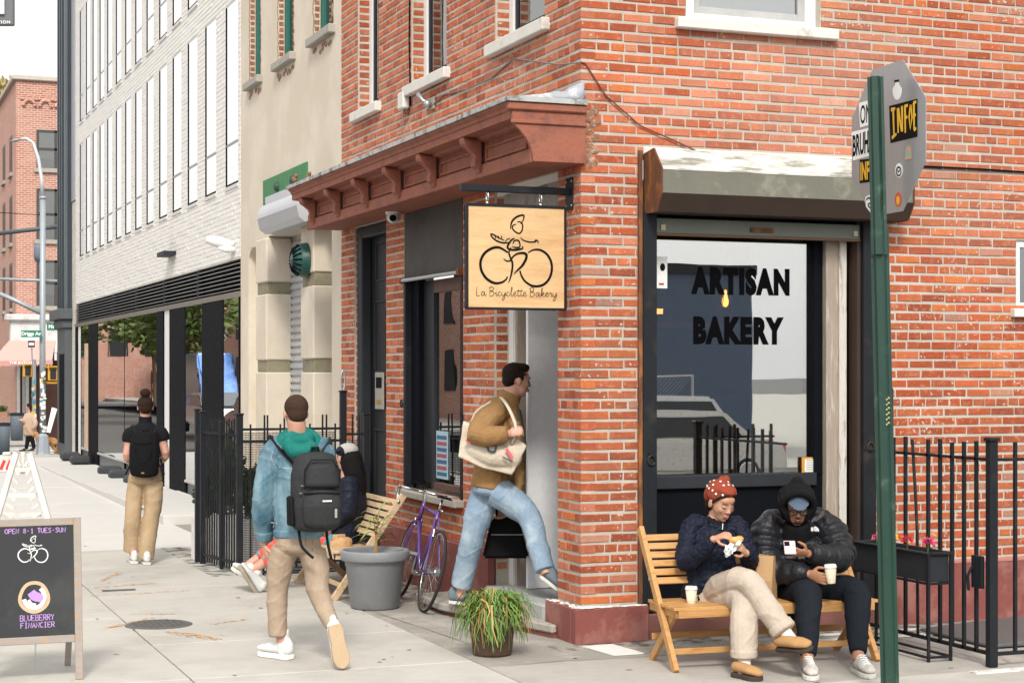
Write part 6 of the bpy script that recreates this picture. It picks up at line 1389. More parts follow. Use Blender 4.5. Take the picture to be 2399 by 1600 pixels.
    j.sweep([P(1867, 1246, 12.14), P(1867, 1232, 12.12)], [.13, .12], cap=.3); j.mb.ell(P(1815, 1208, 12.2), (.07, .06, .05), None); j.mb.ell(P(1918, 1204, 12.2), (.06, .06, .05), None)
    M_puf = cloth('black_nylon', (.009, .010, .014), spec=.35, r=.38, bump=.35, bs=45, sheen=.05, var=.2)
    j.bake('jacket', M_puf, T, .0065, 2, folds(.003, (22, 22, 10), 8))
    for w2, e2 in ((wl2, el), (wr2, er)): u = (w2-e2).normalized(); c_ = Clay(); c_.sweep([w2-u*.05, w2-u*.012], [.052, .046], cap=.2); c_.bake('cuff', MATS['black_rib'], T, .0055, 1)
    lo = P(1912, 1240, 11.955); m = MB(); LU, LV = CR, VU
    for i, r in enumerate((.0, .010, .020)):
        ribbon(m, [(-.012+ (r+.010)*math.sin(a), -.012+(r+.010)*math.cos(a)) for a in (0, .4, .8, 1.2, 1.57)], .0075, lo, LU, LV, lift=0)
    for i in range(3): m.add([lo+LU*(-.034)+LV*(.008-i*.009), lo+LU*(-.016)+LV*(.008-i*.009), lo+LU*(-.016)+LV*(.0145-i*.009), lo+LU*(-.034)+LV*(.0145-i*.009)], [(0, 1, 2, 3)])
    m.build('chest_emblem', M_whitepr, T); MB().tube([P(1867, 1245, 11.965), P(1868, 1300, 11.96), P(1868, 1350, 11.97)], .006, 6).build('zip', M_ink, T)
    lo2 = P(1913, 1284, 11.86); MB().bar(lo2, lo2-VU*.028+CR*.006, .006, .003).build('sleeve_mark', M_whitepr, T)
    # joggers and trainers
    t = Clay(); t.sweep([hip+VU*.02, hip-VU*.04+TOC*.05], [(.19, .14), (.18, .14)], ref=CR)
    t.sweep([hip-CR*.09, P(1870, 1390, 11.95), k0, P(1893, 1470, 11.53), P(1893, 1532, 11.43)], [.125, .115, .098, .078, .058], cap=.25); t.sweep([hip+CR*.09, P(1940, 1388, 12.05), k1, P(2009, 1460, 11.65), P(2011, 1526, 11.5)], [.125, .115, .10, .08, .058], cap=.25)
    t.bake('joggers', cloth('dark_navy_jersey', (.012, .015, .021), var=.2), T, .0065, 2, folds(.009, (8, 8, 7), 5))
    MBs = mat('off_white_mesh', (.58, .55, .50), .75, var=.25, vs=22, c2=(.42, .40, .38), c2s=16, bump=.4)
    h0 = P(1888, 1570, 11.50); h0.z = 0; e0 = P(1905, 1604, 11.16); e0.z = 0; s0 = shoe(T, h0, e0, VU, MBs, M_solew, name='trainer', w=.052, thick=.032)
    h1 = P(2005, 1560, 11.56); h1.z = 0; e1 = P(2042, 1592, 11.24); e1.z = 0; s1 = shoe(T, h1, e1, VU, MBs, M_solew, name='trainer', w=.052, thick=.032)
    for (h_, e_, sp_) in ((h0, e0, s0), (h1, e1, s1)):
        d = (e_-h_).normalized(); s = d.cross(VU)
        for q in range(5): c = h_+d*(.135+q*.026)+VU*(.123-q*.0100); MB().tube([c-s*.025, c+VU*.006, c+s*.025], .004, 5).build('lace', M_whitepr, sp_)
        for sd_ in (-1, 1): MB().tube([h_+d*.05+s*sd_*.047+VU*.06, h_+d*.12+s*sd_*.05+VU*.075, h_+d*.19+s*sd_*.054+VU*.045], [.006, .008, .004], 5).build('overlay', mat('grey_overlay', (.24, .24, .25), .6), sp_)
    # phone and cup
    ph = thing('phone', 'pale pink phone in the hand of the hooded man', 'phone', tuple(P(1851, 1280, 11.66)))
    z = (TOC*.35-VU*.35+CR*.0); PMx = Matrix.Translation(P(1851, 1281, 11.66)) @ Matrix((CR*.98-CF*.2, (VU*.75+TOC*-.65).normalized(), (TOC*.75+VU*.65))).transposed().to_4x4()
    xr = CR; yr = (VU*.8+CF*.6).normalized(); zr = xr.cross(yr); PMx = Matrix.Translation(P(1851, 1282, 11.66)) @ Matrix((xr, yr, zr)).transposed().to_4x4()
    MB().obox(PMx, .078, .105, .010).build('case', mat('pink_case', (.62, .48, .48), .4, var=.02, bump=0), ph, bev=.004)
    MB().obox(PMx @ Matrix.Translation((-.018, .026, .0062)), .034, .034, .003).build('camera_island', M_ink, ph, bev=.001)
    coffee(P(1948, 1366, 11.66), 'paper coffee cup in the hand of the hooded man', Quaternion(CF, -.06))
build_B()
pb2 = P(1795, 1426, 11.85)
BG = thing('paper_bag', 'brown paper bag standing on the bench between the two people', 'bag', tuple(pb2))
M_kraft = mat('kraft_paper', (.46, .285, .14), .8, var=.12, vs=5, bump=.35, bs=25)
q0 = P(1795, 1426, 11.85)
bagf = [(-.055, 0), (.055, 0), (.048, .36), (-.045, .37)]
MB().prism(bagf, q0+CF*.03-CR*.0, CR*.9-CF*.42, VU, CF*.9+CR*.42, .012).build('side', M_kraft, BG, fix=True)
vsb = [q0+(CR*.9-CF*.42)*a+(CF*.9+CR*.42)*(b*dv)+VU*z for z, dv in ((0, .065), (.2, .06), (.365, .02)) for a, b in ((-.06, -1), (.06, -1), (.06, 1), (-.06, 1))]
MB().add(vsb, [(i*4+k, i*4+(k+1) % 4, i*4+4+(k+1) % 4, i*4+4+k) for i in range(2) for k in range(4)]+[(3, 2, 1, 0)]).build('sack', M_kraft, BG)

# ---- C: man in the denim jacket walking away
def backpack(lab, c, f, u, w, h, d, m, m2, kind=0):
    """c centre of the back panel, f outward direction, u up"""
    f = Vector(f).normalized(); u = Vector(u).normalized(); u = (u-f*u.dot(f)).normalized(); r = u.cross(f); c = Vector(c)
    T = thing('backpack', lab, 'backpack', tuple(c)); MX = lambda a, b, z: c+r*a+u*b+f*z; RM_ = Matrix((r, u, f)).transposed()
    b = Clay(); b.sweep([MX(0, -h*.44, d*.42), MX(0, -h*.2, d*.5), MX(0, h*.15, d*.46), MX(0, h*.38, d*.36)], [(w*.47, d*.46), (w*.50, d*.52), (w*.49, d*.48), (w*.40, d*.34)], ref=r, n=20, cap=.28)
    main = b.bake('main_bag', m, T, .007, 4, folds(.003, (12, 12, 12), 4))
    if kind == 0:
        b = Clay(); b.sweep([MX(.03, h*.06, d*.86), MX(.03, h*.26, d*.78)], [(w*.36, d*.24), (w*.32, d*.22)], ref=r, n=18, cap=.3); p1 = b.bake('upper_pocket', m, T, .006, 4)
        b = Clay(); b.sweep([MX(.03, -h*.40, d*.90), MX(.03, -h*.2, d*.94), MX(.03, -h*.04, d*.86)], [(w*.36, d*.28), (w*.38, d*.28), (w*.34, d*.20)], ref=r, n=18, cap=.3); p2 = b.bake('lower_pocket', m, T, .006, 4, folds(.004, (9, 9, 9), 6))
        for z0, zz, a in ((h*.045, d*1.10, .34), (-h*.035, d*1.08, .34)): MB().tube([MX(.03-w*a, z0-.01, zz-.03), MX(.03-w*a*.8, z0, zz), MX(.03+w*a*.8, z0, zz), MX(.03+w*a, z0-.01, zz-.03)], .006, 6).build('zip', m2, T)
        MB().tube([MX(.03-w*.34, h*.08, d*1.0), MX(.03-w*.33, h*.24, d*.96), MX(.03-w*.2, h*.36, d*.92), MX(.03+w*.2, h*.36, d*.92), MX(.03+w*.33, h*.24, d*.96), MX(.03+w*.34, h*.08, d*1.0)], .005, 6).build('zip', m2, T)
        b = Clay(); b.sweep([MX(-w*.47, -h*.42, d*.4), MX(-w*.48, -h*.1, d*.42)], [(.03, d*.4), (.03, d*.36)], ref=r, cap=.4); b.bake('side_pocket', m2, T, .007, 2)
        MB().obox(Matrix.Translation(MX(.06, -h*.13, d*1.20)) @ RM_.to_4x4(), .062, .010, .004).build('maker_patch', M_whitepr, T); MB().obox(Matrix.Translation(MX(.12, -h*.28, d*1.16)) @ RM_.to_4x4(), .016, .06, .004).build('reflector', mat('grey_reflector', (.30, .30, .28), .5), T)
        for k, (a, z) in enumerate(((-.075, .03), (-.085, -.02), (-.02, -.02))): MB().obox(Matrix.Translation(MX(a-.03, z, d*1.02)) @ RM_.to_4x4(), .018, .01, .006).build('zip_pull', M_chrome, T)
    else:
        MB().tube([MX(w*.27*math.cos(a), h*.05+.115*math.sin(a), d*(1.02)) for a in [pi*(.9+1.2*i/14) for i in range(15)]], .006, 6).build('loop', m2, T)
        b = Clay(); b.sweep([MX(0, h*.2, d*.62), MX(0, h*.36, d*.52)], [(w*.36, d*.38), (w*.30, d*.3)], ref=r, cap=.3); b.bake('lid', m, T, .007, 3)
        MB().obox(Matrix.Translation(MX(0, -h*.42, d*.92)) @ RM_.to_4x4(), .03, .014, .004).build('maker_patch', mat('brass_patch', (.22, .17, .05), .5), T)
    MB().tube([MX(-.03, h*.40, d*.2), MX(-.02, h*.50, d*.25), MX(.02, h*.50, d*.25), MX(.03, h*.40, d*.2)], .009, 6).build('grab_handle', m2, T)
    return T, MX
def strap(T, pts, w, m, name='strap', t=.010):
    pts, _ = catmull3([Vector(p) for p in pts], 4)
    q = MB(); q.tube(pts, w/2, 8, flatten=t/w*2); q.build(name, m, T, smooth=True)
def build_C():
    g = P(655, 1548, 11.95); D0 = 12.0
    T = person('man in blue denim jacket and khaki trousers walking away', (P(690, 1548, 11.95).x, P(690, 1548, 11.95).y, 0))
    fw = (CF*.93-CR*.36)
    b = Clay(); hip = P(700, 1262, D0); chest = P(705, 1110, D0); neck = P(697, 1022, D0)
    HF = Frame(P(693, 968, D0), fw-VU*.08, VU, .245)
    b.sweep([hip, P(702, 1190, D0), chest, neck], [(.11, .08), (.13, .10), (.16, .105), (.07, .07)], ref=CR); b.sweep([neck-VU*.02, HF.p(0, -.1, -.22)], [.066, .062]); head(b, HF, True)
    sl, sr = P(642, 1058, D0), P(758, 1056, D0); el, er = P(620, 1162, D0-.02), P(770, 1160, D0+.10); wl2, wr2 = P(619, 1272, D0+.06), P(770, 1225, D0+.28)
    for a, e2, w2 in ((sl, el, wl2), (sr, er, wr2)): b.sweep([chest, a, e2, w2], [.07, .052, .042, .03])
    hand(b, wl2, VU*-1+CR*.18+CF*.1, CR*.8+CF*.4, side=1, curl=.75, thumb=.3, L=.19); hand(b, wr2, CF*.7-VU*.5, CR*-.8, side=1, curl=.7, L=.19)
    kl, al = P(650, 1378, 12.02), P(664, 1508, 12.04); kr, ar = P(745, 1382, 11.93), P(784, 1470, 11.78)
    b.sweep([hip-CR*.07, kl, al, al-VU*.05], [.07, .058, .042, .042]); b.sweep([hip+CR*.07, kr, ar, ar+(ar-kr).normalized()*.06], [.07, .058, .042, .042])
    body = b.bake('body', SKC, T, .0055, 2)
    h = Clay(); HF.e(h, 0, -.10, .17, .345, .40, .36); HF.e(h, 0, -.24, -.02, .29, .24, .27); h.bake('hair', mat('cropped_brown_hair', (.05, .028, .018), .8, spec=.15, var=.35, vs=30, bump=.6, bs=200), T, .006, 2)
    j = Clay()
    j.sweep([P(700, 1246, D0), P(702, 1190, D0), P(705, 1120, D0), P(705, 1065, D0), P(700, 1040, D0)], [(.165, .135), (.175, .14), (.19, .14), (.185, .125), (.12, .10)], ref=CR, cap=.3)
    j.sweep([P(665, 1052, D0), sl, P(628, 1110, D0), el, P(616, 1212, D0+.01), wl2+VU*.05], [.09, .086, .084, .082, .074, .055], cap=.3); j.sweep([P(740, 1052, D0), sr, er, wr2], [.085, .08, .076, .06])
    M_den = cloth('washed_denim', (.06, .135, .185), (.19, .30, .36), bump=.4, bs=160, c2s=5, c2t=(.40, .62), var=.22, stretch=(1, 1, .6))
    def jd(c):
        return folds(.010, (7, 7, 9), 1)(c)
    dj = j.bake('denim_jacket', M_den, T, .007, 2, jd)
    c_ = Clay(); u = (wl2-el).normalized(); c_.sweep([wl2-u*.085, wl2-u*.028], [.064, .056], cap=.15); c_.bake('cuff', M_den, T, .006, 2, folds(.004)); c_ = Clay(); c_.sweep([P(700, 1240, D0), P(700, 1256, D0)], [(.178, .142), (.175, .14)], ref=CR, cap=.1); c_.bake('waistband', M_den, T, .007, 2, folds(.003))
    hb = Clay(); hb.sweep([P(660, 1048, D0-.05), P(668, 1030, D0-.02), P(696, 1018, D0+.06), P(730, 1026, D0), P(745, 1045, D0-.05)], [.045, .06, .055, .06, .045]); hb.sweep([P(672, 1040, D0-.13), P(700, 1058, D0-.15), P(735, 1048, D0-.13)], [.045, .055, .045]); hb.sweep([P(680, 1025, D0-.08), P(702, 1036, D0-.12), P(725, 1026, D0-.08)], [.05, .06, .05]); hb.sweep([P(697, 1030, D0), P(697, 1005, D0+.03)], [.085, .075], cap=.2)
    hb.bake('hood', cloth('teal_fleece', (.012, .14, .118), (.02, .19, .165)), T, .007, 3, folds(.007, (13, 13, 13), 2))
    t = Clay(); t.sweep([P(700, 1240, D0), P(700, 1285, D0)], [(.15, .125), (.162, .14)], ref=CR, cap=.3)
    t.sweep([P(668, 1290, D0), P(655, 1335, 12.01), kl, P(650, 1440, 12.02), P(651, 1488, 12.02)], [.10, .09, .075, .068, .063], cap=.15); t.sweep([P(732, 1290, D0-.01), P(742, 1340, 11.97), kr, P(763, 1430, 11.86), P(779, 1462, 11.80)], [.10, .09, .076, .062, .055], cap=.15)
    t.bake('trousers', cloth('khaki_twill', (.38, .295, .22), (.33, .25, .185), bump=.25), T, .007, 2, folds(.010, (6, 6, 8), 7))
    tc = [o for o in T.children if o.name.startswith('trousers')][0]; md = mat('khaki_seam', (.20, .145, .10), .9)
    for q in ([(655, 1278), (656, 1304), (670, 1312), (684, 1303), (684, 1276), (655, 1278)], [(716, 1278), (716, 1304), (730, 1312), (744, 1303), (745, 1278)], [(700, 1262), (700, 1290), (701, 1312)]): MB().tube(snap(tc, [P(x, y, D0-.5) for x, y in q], None, .0005), .002, 4).build('seam', md, T)
    M_sock = MATS['white_sock']; M_wl = mat('white_leather', (.70, .70, .70), .5, var=.04, bump=.05); M_gum2 = mat('tan_gum_sole', (.45, .33, .21), .7, var=.12)
    c_ = Clay(); c_.sweep([al+VU*.09, al-VU*.05], [.043, .045]); c_.bake('sock', M_sock, T, .006, 2)
    hl = P(682, 1549, 12.0); hl.z = 0; tl_ = P(608, 1534, 12.2); tl_.z = 0; shoe(T, hl, tl_, VU, M_wl, M_whitepr, name='trainer', w=.055, thick=.036)
    c_ = Clay(); c_.sweep([ar-(ar-kr).normalized()*.08, ar+(ar-kr).normalized()*.04], [.045, .046]); c_.bake('sock', M_sock, T, .006, 2)
    hr = P(785, 1462, 11.62); tr = P(806, 1566, 11.58); upv = (CF*.95+VU*.1-CR*.35); shoe(T, hr, tr, upv, M_wl, M_gum2, name='trainer', w=.056, thick=.034)
    B_, MX = backpack('grey and black backpack worn by the man in the denim jacket', P(737, 1143, D0-.14), TOC*.95+CR*.22, VU, .35, .56, .19, cloth('charcoal_nylon', (.030, .032, .034), r=.6, bump=.25, bs=120), cloth('black_webbing', (.010, .010, .011), r=.6))
    mw = MATS['black_webbing']
    ax = P(704, 1120, D0); strap(B_, [MX(-.10, .22, .02)]+snap(dj, [P(690, 1072, D0-.2), P(672, 1058, D0-.2), P(655, 1046, D0-.12), P(648, 1040, D0), P(650, 1050, D0+.12), P(655, 1090, D0+.2)], ax, .006), .07, mw); strap(B_, [MX(.11, .22, .02)]+snap(dj, [P(758, 1066, D0-.2), P(768, 1050, D0-.12), P(768, 1042, D0), P(764, 1055, D0+.14)], ax, .006), .07, cloth('charcoal_nylon', (.03, .032, .034)))
    for q in ([(640, 1100), (665, 1103), (690, 1102)], [(624, 1060), (621, 1080), (627, 1095)], [(617, 1235), (625, 1236), (634, 1236)]): MB().tube(snap(dj, [P(x, y, D0-.4) for x, y in q], None, .001), .0035, 5).build('seam', mat('denim_seam', (.36, .42, .46), .9), T)
    strap(B_, [P(700, 1238, 11.80), P(706, 1275, 11.76), P(718, 1292, 11.75), P(735, 1307, 11.75)], .022, mw); strap(B_, [P(765, 1235, 11.82), P(768, 1270, 11.8), P(777, 1310, 11.8)], .02, mw)
build_C()
# ---- D: woman with the bun walking away
def build_D():
    D = 18.0; T = person('woman with dark hair bun and wide tan trousers walking away', (P(340, 1318, D).x, P(340, 1318, D).y, 0))
    b = Clay(); hip = P(340, 1118, D); chest = P(341, 1030, D); neck = P(341, 985, D); HF = Frame(P(341, 954, D), CF*.97-CR*.2, VU, .235)
    b.sweep([hip, P(341, 1075, D), chest, neck], [(.15, .11), (.12, .095), (.14, .10), (.055, .055)], ref=CR); b.sweep([neck, HF.p(0, -.1, -.2)], [.055, .052]); head(b, HF)
    sl, sr = P(305, 1016, D), P(378, 1014, D); el, er = P(298, 1072, D), P(388, 1068, D); wl2, wr2 = P(312, 1085, D+.2), P(374, 1082, D+.2)
    for a, e2, w2 in ((sl, el, wl2), (sr, er, wr2)): b.sweep([chest, a, P((PROJ(a)[0]+PROJ(e2)[0])/2, (PROJ(a)[1]+PROJ(e2)[1])/2, D), e2, w2], [.06, .052, .046, .042, .028])
    hand(b, wl2, CF+CR*.4, CR, curl=.8, L=.17); hand(b, wr2, CF-CR*.4, -CR, curl=.8, L=.17)
    b.sweep([hip-CR*.07, P(312, 1205, D), P(311, 1295, D)], [.09, .06, .04]); b.sweep([hip+CR*.07, P(354, 1208, D), P(342, 1308, D)], [.09, .06, .04])
    b.bake('body', SKC, T, .007, 2)
    h = Clay(); HF.e(h, 0, -.10, .16, .35, .40, .37); HF.e(h, 0, -.26, -.02, .30, .22, .28); HF.e(h, 0, -.25, .63, .24, .23, .20); HF.e(h, 0, -.2, .47, .16, .16, .12); h.bake('hair', M_brhair, T, .007, 2, lambda c: .004*noise.noise((c[0]*50, c[1]*50, c[2]*50)))
    j = Clay(); j.sweep([P(340, 1105, D), P(341, 1070, D), P(341, 1030, D), P(341, 1010, D), P(341, 995, D)], [(.155, .12), (.145, .115), (.165, .12), (.15, .11), (.10, .09)], ref=CR, cap=.3); j.sweep([P(325, 1012, D), sl, P(302, 1033, D)], [.07, .072, .068], cap=.2); j.sweep([P(360, 1011, D), sr, P(383, 1030, D)], [.07, .072, .068], cap=.2); j.sweep([P(341, 1000, D), P(341, 976, D)], [.07, .066], cap=.2)
    tp = j.bake('top', cloth('black_knit', (.010, .010, .013), var=.2), T, .007, 2, folds(.003))
    t = Clay(); t.sweep([P(340, 1092, D), P(341, 1125, D)], [(.15, .12), (.18, .15)], ref=CR, cap=.3); t.sweep([P(322, 1130, D), P(315, 1170, D), P(312, 1205, D-.03), P(311, 1250, D+.02), P(309, 1290, D+.05)], [.10, .095, .088, .090, .088], cap=.1); t.sweep([P(360, 1130, D), P(360, 1170, D), P(355, 1210, D), P(348, 1260, D-.02), P(342, 1308, D-.03)], [.10, .095, .085, .085, .084], cap=.1)
    t.bake('trousers', cloth('camel_twill', (.43, .315, .20), (.38, .27, .165), bump=.2), T, .008, 2, folds(.011, (6, 6, 5), 9))
    for a, c_ in (((313, 1310), D+.05), ((343, 1322), D-.05)):
        hl = P(a[0]+3, a[1], c_-.1); hl.z = 0; tt = hl+(CF*.95-CR*.3)*.25; tt.z = 0; shoe(T, hl, tt, VU, MATS['white_leather'], M_solew, name='trainer', w=.048, thick=.03, vox=.008)
    B_, MX = backpack('black backpack worn by the woman with the bun', P(342, 1060, D-.11), TOC, VU, .31, .48, .16, cloth('black_canvas', (.0075, .0075, .009)), MATS['black_webbing'], 1)
    [strap(B_, [MX(sx*.09, .2, .02)]+snap(tp, [P(341+sx*26, 1008, D-.15), P(341+sx*26, 1000, D), P(341+sx*24, 1012, D+.14)], P(341, 1040, D), .005), .05, MATS['black_webbing']) for sx in (-1, 1)]
    strap(B_, [P(308, 1085, D-.05), P(300, 1100, D-.04), P(294, 1112, D-.04)], .022, MATS['black_webbing']); strap(B_, [P(376, 1075, D-.05), P(382, 1095, D-.04), P(385, 1112, D-.04)], .022, MATS['black_webbing'])
build_D()
# ---- E: man in the tan jacket stepping into the shop
def build_E():
    D = 13.8; T = person('man in tan jacket and light jeans stepping up into the shop', (P(1080, 1420, 13.95).x, P(1080, 1420, 13.95).y, .10))
    fw = CR*.96+CF*.25; near = TOC
    b = Clay(); hip = P(1155, 1125, D); chest = P(1178, 1000, D); neck = P(1194, 935, D)
    HF = Frame(P(1212, 891, D), fw-VU*.12, VU*1+CR*.03, .262)
    b.sweep([hip, P(1162, 1065, D), chest, neck], [(.09, .11), (.10, .12), (.12, .15), (.065, .07)], ref=CR); b.sweep([neck-VU*.02, HF.p(0, -.1, -.24)], [.066, .064]); head(b, HF, True)
    sn, sf = P(1158, 965, D-.20), P(1190, 962, D+.19); en, ef = P(1122, 1020, D-.40), P(1165, 1060, D+.24); wn, wf = P(1192, 1016, D-.40), P(1172, 1178, D+.26)
    for a, e2, w2 in ((sn, en, wn), (sf, ef, wf)): b.sweep([chest, a, e2, w2], [.07, .052, .043, .032])
    hand(b, wn, CR*.9+VU*.25, CF*.6-VU*.3+CR*-.2, side=1, curl=1.25, thumb=.8, L=.19); hand(b, wf, -VU, TOC, side=1, curl=1.0, L=.19)
    kr, ar = P(1112, 1245, 13.85), P(1082, 1378, 13.97); kf, af = P(1240, 1212, 13.6), P(1276, 1330, 13.45)
    b.sweep([hip+near*.08, P(1205, 1180, 13.7), kf, af, af+(af-kf).normalized()*.05], [.07, .065, .055, .04, .042]); b.sweep([hip-near*.06, kr, ar, ar-VU*.05], [.08, .06, .045, .045])
    body = b.bake('body', SKC, T, .0056, 2); face(HF, body, (.40, .17, .13))
    h = Clay()
    for q in ((0, -.10, .19, .345, .405, .35), (0, -.25, .0, .305, .22, .26), (0, .12, .40, .26, .22, .14)): HF.e(h, *q)
    for s in (-1, 1): HF.e(h, s*.30, .03, .13, .05, .10, .15)
    h.bake('hair', M_hair, T, .006, 2, lambda c: .004*noise.noise((c[0]*70, c[1]*70, c[2]*70)))
    j = Clay(); j.sweep([P(1152, 1140, D), P(1158, 1090, D), P(1168, 1030, D), P(1180, 985, D), P(1190, 945, D)], [(.165, .20), (.16, .20), (.165, .215), (.15, .20), (.09, .10)], ref=CR, cap=.25)
    j.sweep([P(1172, 962, D-.14), sn, en, wn-(wn-en)*.1], [.11, .105, .098, .062], cap=.3); j.sweep([P(1180, 962, D+.14), sf, ef, wf], [.11, .10, .09, .06], cap=.3); j.sweep([P(1188, 945, D), P(1196, 922, D)], [.09, .088], cap=.2)
    j.sweep([P(1205, 990, D-.1), P(1214, 1060, D-.08), P(1216, 1150, D-.06)], [(.05, .10), (.055, .10), (.04, .08)], ref=CR, cap=.2)
    j.bake('jacket', cloth('tan_canvas', (.30, .175, .075), (.36, .225, .105), bump=.25), T, .007, 2, folds(.011, (8, 8, 8), 3))
    c_ = Clay(); c_.sweep([P(1212, 965, D), P(1222, 1040, D), P(1220, 1120, D)], [(.035, .10), (.04, .12), (.035, .12)], ref=CR); c_.bake('shirt', cloth('grey_shirt', (.10, .085, .07)), T, .007, 2)
    t = Clay(); t.sweep([P(1152, 1112, D), P(1152, 1150, D)], [(.15, .18), (.155, .19)], ref=CR, cap=.3)
    t.sweep([P(1165, 1150, D-.08), P(1205, 1178, 13.68), kf, P(1258, 1270, 13.53), P(1277, 1334, 13.45)], [.125, .115, .098, .085, .078], cap=.15); t.sweep([P(1140, 1155, D+.06), P(1122, 1205, 13.84), kr, P(1094, 1315, 13.92), P(1080, 1372, 13.97)], [.125, .115, .098, .088, .083], cap=.15)
    t.bake('jeans', cloth('light_denim', (.23, .32, .42), (.36, .45, .52), bump=.3, bs=160, c2s=4), T, .007, 2, folds(.012, (7, 7, 6), 4))
    M_gs = mat('grey_blue_suede', (.13, .17, .20), .8, var=.2)
    hl = P(1052, 1418, 13.99); hl.z = .102; tl_ = hl+(CR*.93-CF*.1)*.29; tl_.z = .102; hl.z = .125; shoe(T, hl, tl_, VU, M_gs, M_solew, name='trainer', w=.052)
    hr = P(1266, 1352, 13.47); tr = P(1318, 1392, 13.40); shoe(T, hr, tr, VU*.9+CR*.3, M_gs, M_solew, name='trainer', w=.052)
    # canvas tote on the shoulder
    TT = thing('tote_bag', 'cream canvas tote bag under the arm of the man in tan', 'bag', tuple(P(1150, 1050, D-.3)))
    c_ = Clay(); qq = [(1086, 985), (1074, 1070), (1130, 1096), (1200, 1112), (1234, 1045), (1216, 1026), (1140, 1012)]
    A_ = [P(x, y, D-.335) for x, y in qq]; B2 = [P(x, y, D-.20) for x, y in qq]; kk = len(qq); c_.mb.add(A_+B2, [tuple(range(kk)), tuple(range(kk, 2*kk))[::-1]]+[(i, (i+1) % kk, kk+(i+1) % kk, kk+i) for i in range(kk)])
    c_.sweep([P(1105, 1040, D-.29), P(1155, 1062, D-.31), P(1205, 1070, D-.29)], [(.10, .075), (.11, .085), (.09, .07)], ref=VU)
    M_tote = cloth('cream_canvas', (.62, .55, .45), (.56, .49, .39), bump=.35, bs=150); c_.bake('bag', M_tote, TT, .007, 9, folds(.008, (6, 6, 6), 12))
    strap(TT, [P(1200, 1040, D-.34), P(1210, 1008, D-.40), P(1200, 972, D-.36), P(1182, 940, D-.27), P(1170, 934, D-.17), P(1155, 965, D-.0)], .03, M_tote)
    strap(TT, [P(1102, 1000, D-.24), P(1116, 965, D-.26), P(1145, 945, D-.26), P(1164, 934, D-.17)], .03, M_tote)
    for a, c2_, nm, col, w in (((1187, 1052), (1201, 1074), 'print', (.62, .13, .17), .026), ((1178, 1070), (1200, 1081), 'print', (.06, .08, .045), .010), ((1092, 1030), (1101, 1038), 'print', (.62, .16, .2), .02), ((1096, 1010), (1098, 1020), 'print', (.62, .2, .22), .015), ((1122, 1040), (1140, 1047), 'print', (.10, .11, .06), .012)):
        MB().bar(P(a[0], a[1], D-.405), P(c2_[0], c2_[1], D-.40), w, .004, up=TOC).build(nm, mat('print_%d' % int(col[0]*1000+col[1]*100), col, .8), TT)
    o_ = P(1152, 1046, D-.408); m = MB(); ribbon(m, [(-.03, .03), (-.022, -.03), (.025, -.035), (.035, .02), (.02, .035)], .015, o_, CR, VU); m.build('print', mat('navy_print', (.015, .05, .085), .8), TT)
    KB = thing('black_tote', 'black zipped handbag hanging low beside the light jeans', 'bag', tuple(P(1184, 1308, 14.05)))
    q = [P(1152, 1212, 14.02), P(1216, 1213, 14.02), P(1240, 1308, 14.02), P(1130, 1308, 14.02)]; MB().add(q+[p+CF*.12 for p in q], [(3, 2, 1, 0), (4, 5, 6, 7), (0, 1, 5, 4), (1, 2, 6, 5), (2, 3, 7, 6), (3, 0, 4, 7)]).build('bag', MATS['black_canvas'], KB, fix=True, bev=.02, seg=2)
    MB().tube([P(1151, 1252, 14.01), P(1226, 1252, 14.01)], .004, 5).build('zip', M_steel, KB); strap(KB, [P(1164, 1212, 14.05), P(1164, 1190, 14.05), P(1170, 1170, 14.03), P(1200, 1190, 14.05), P(1204, 1212, 14.05)], .025, MATS['black_canvas'], 'handle')
build_E()
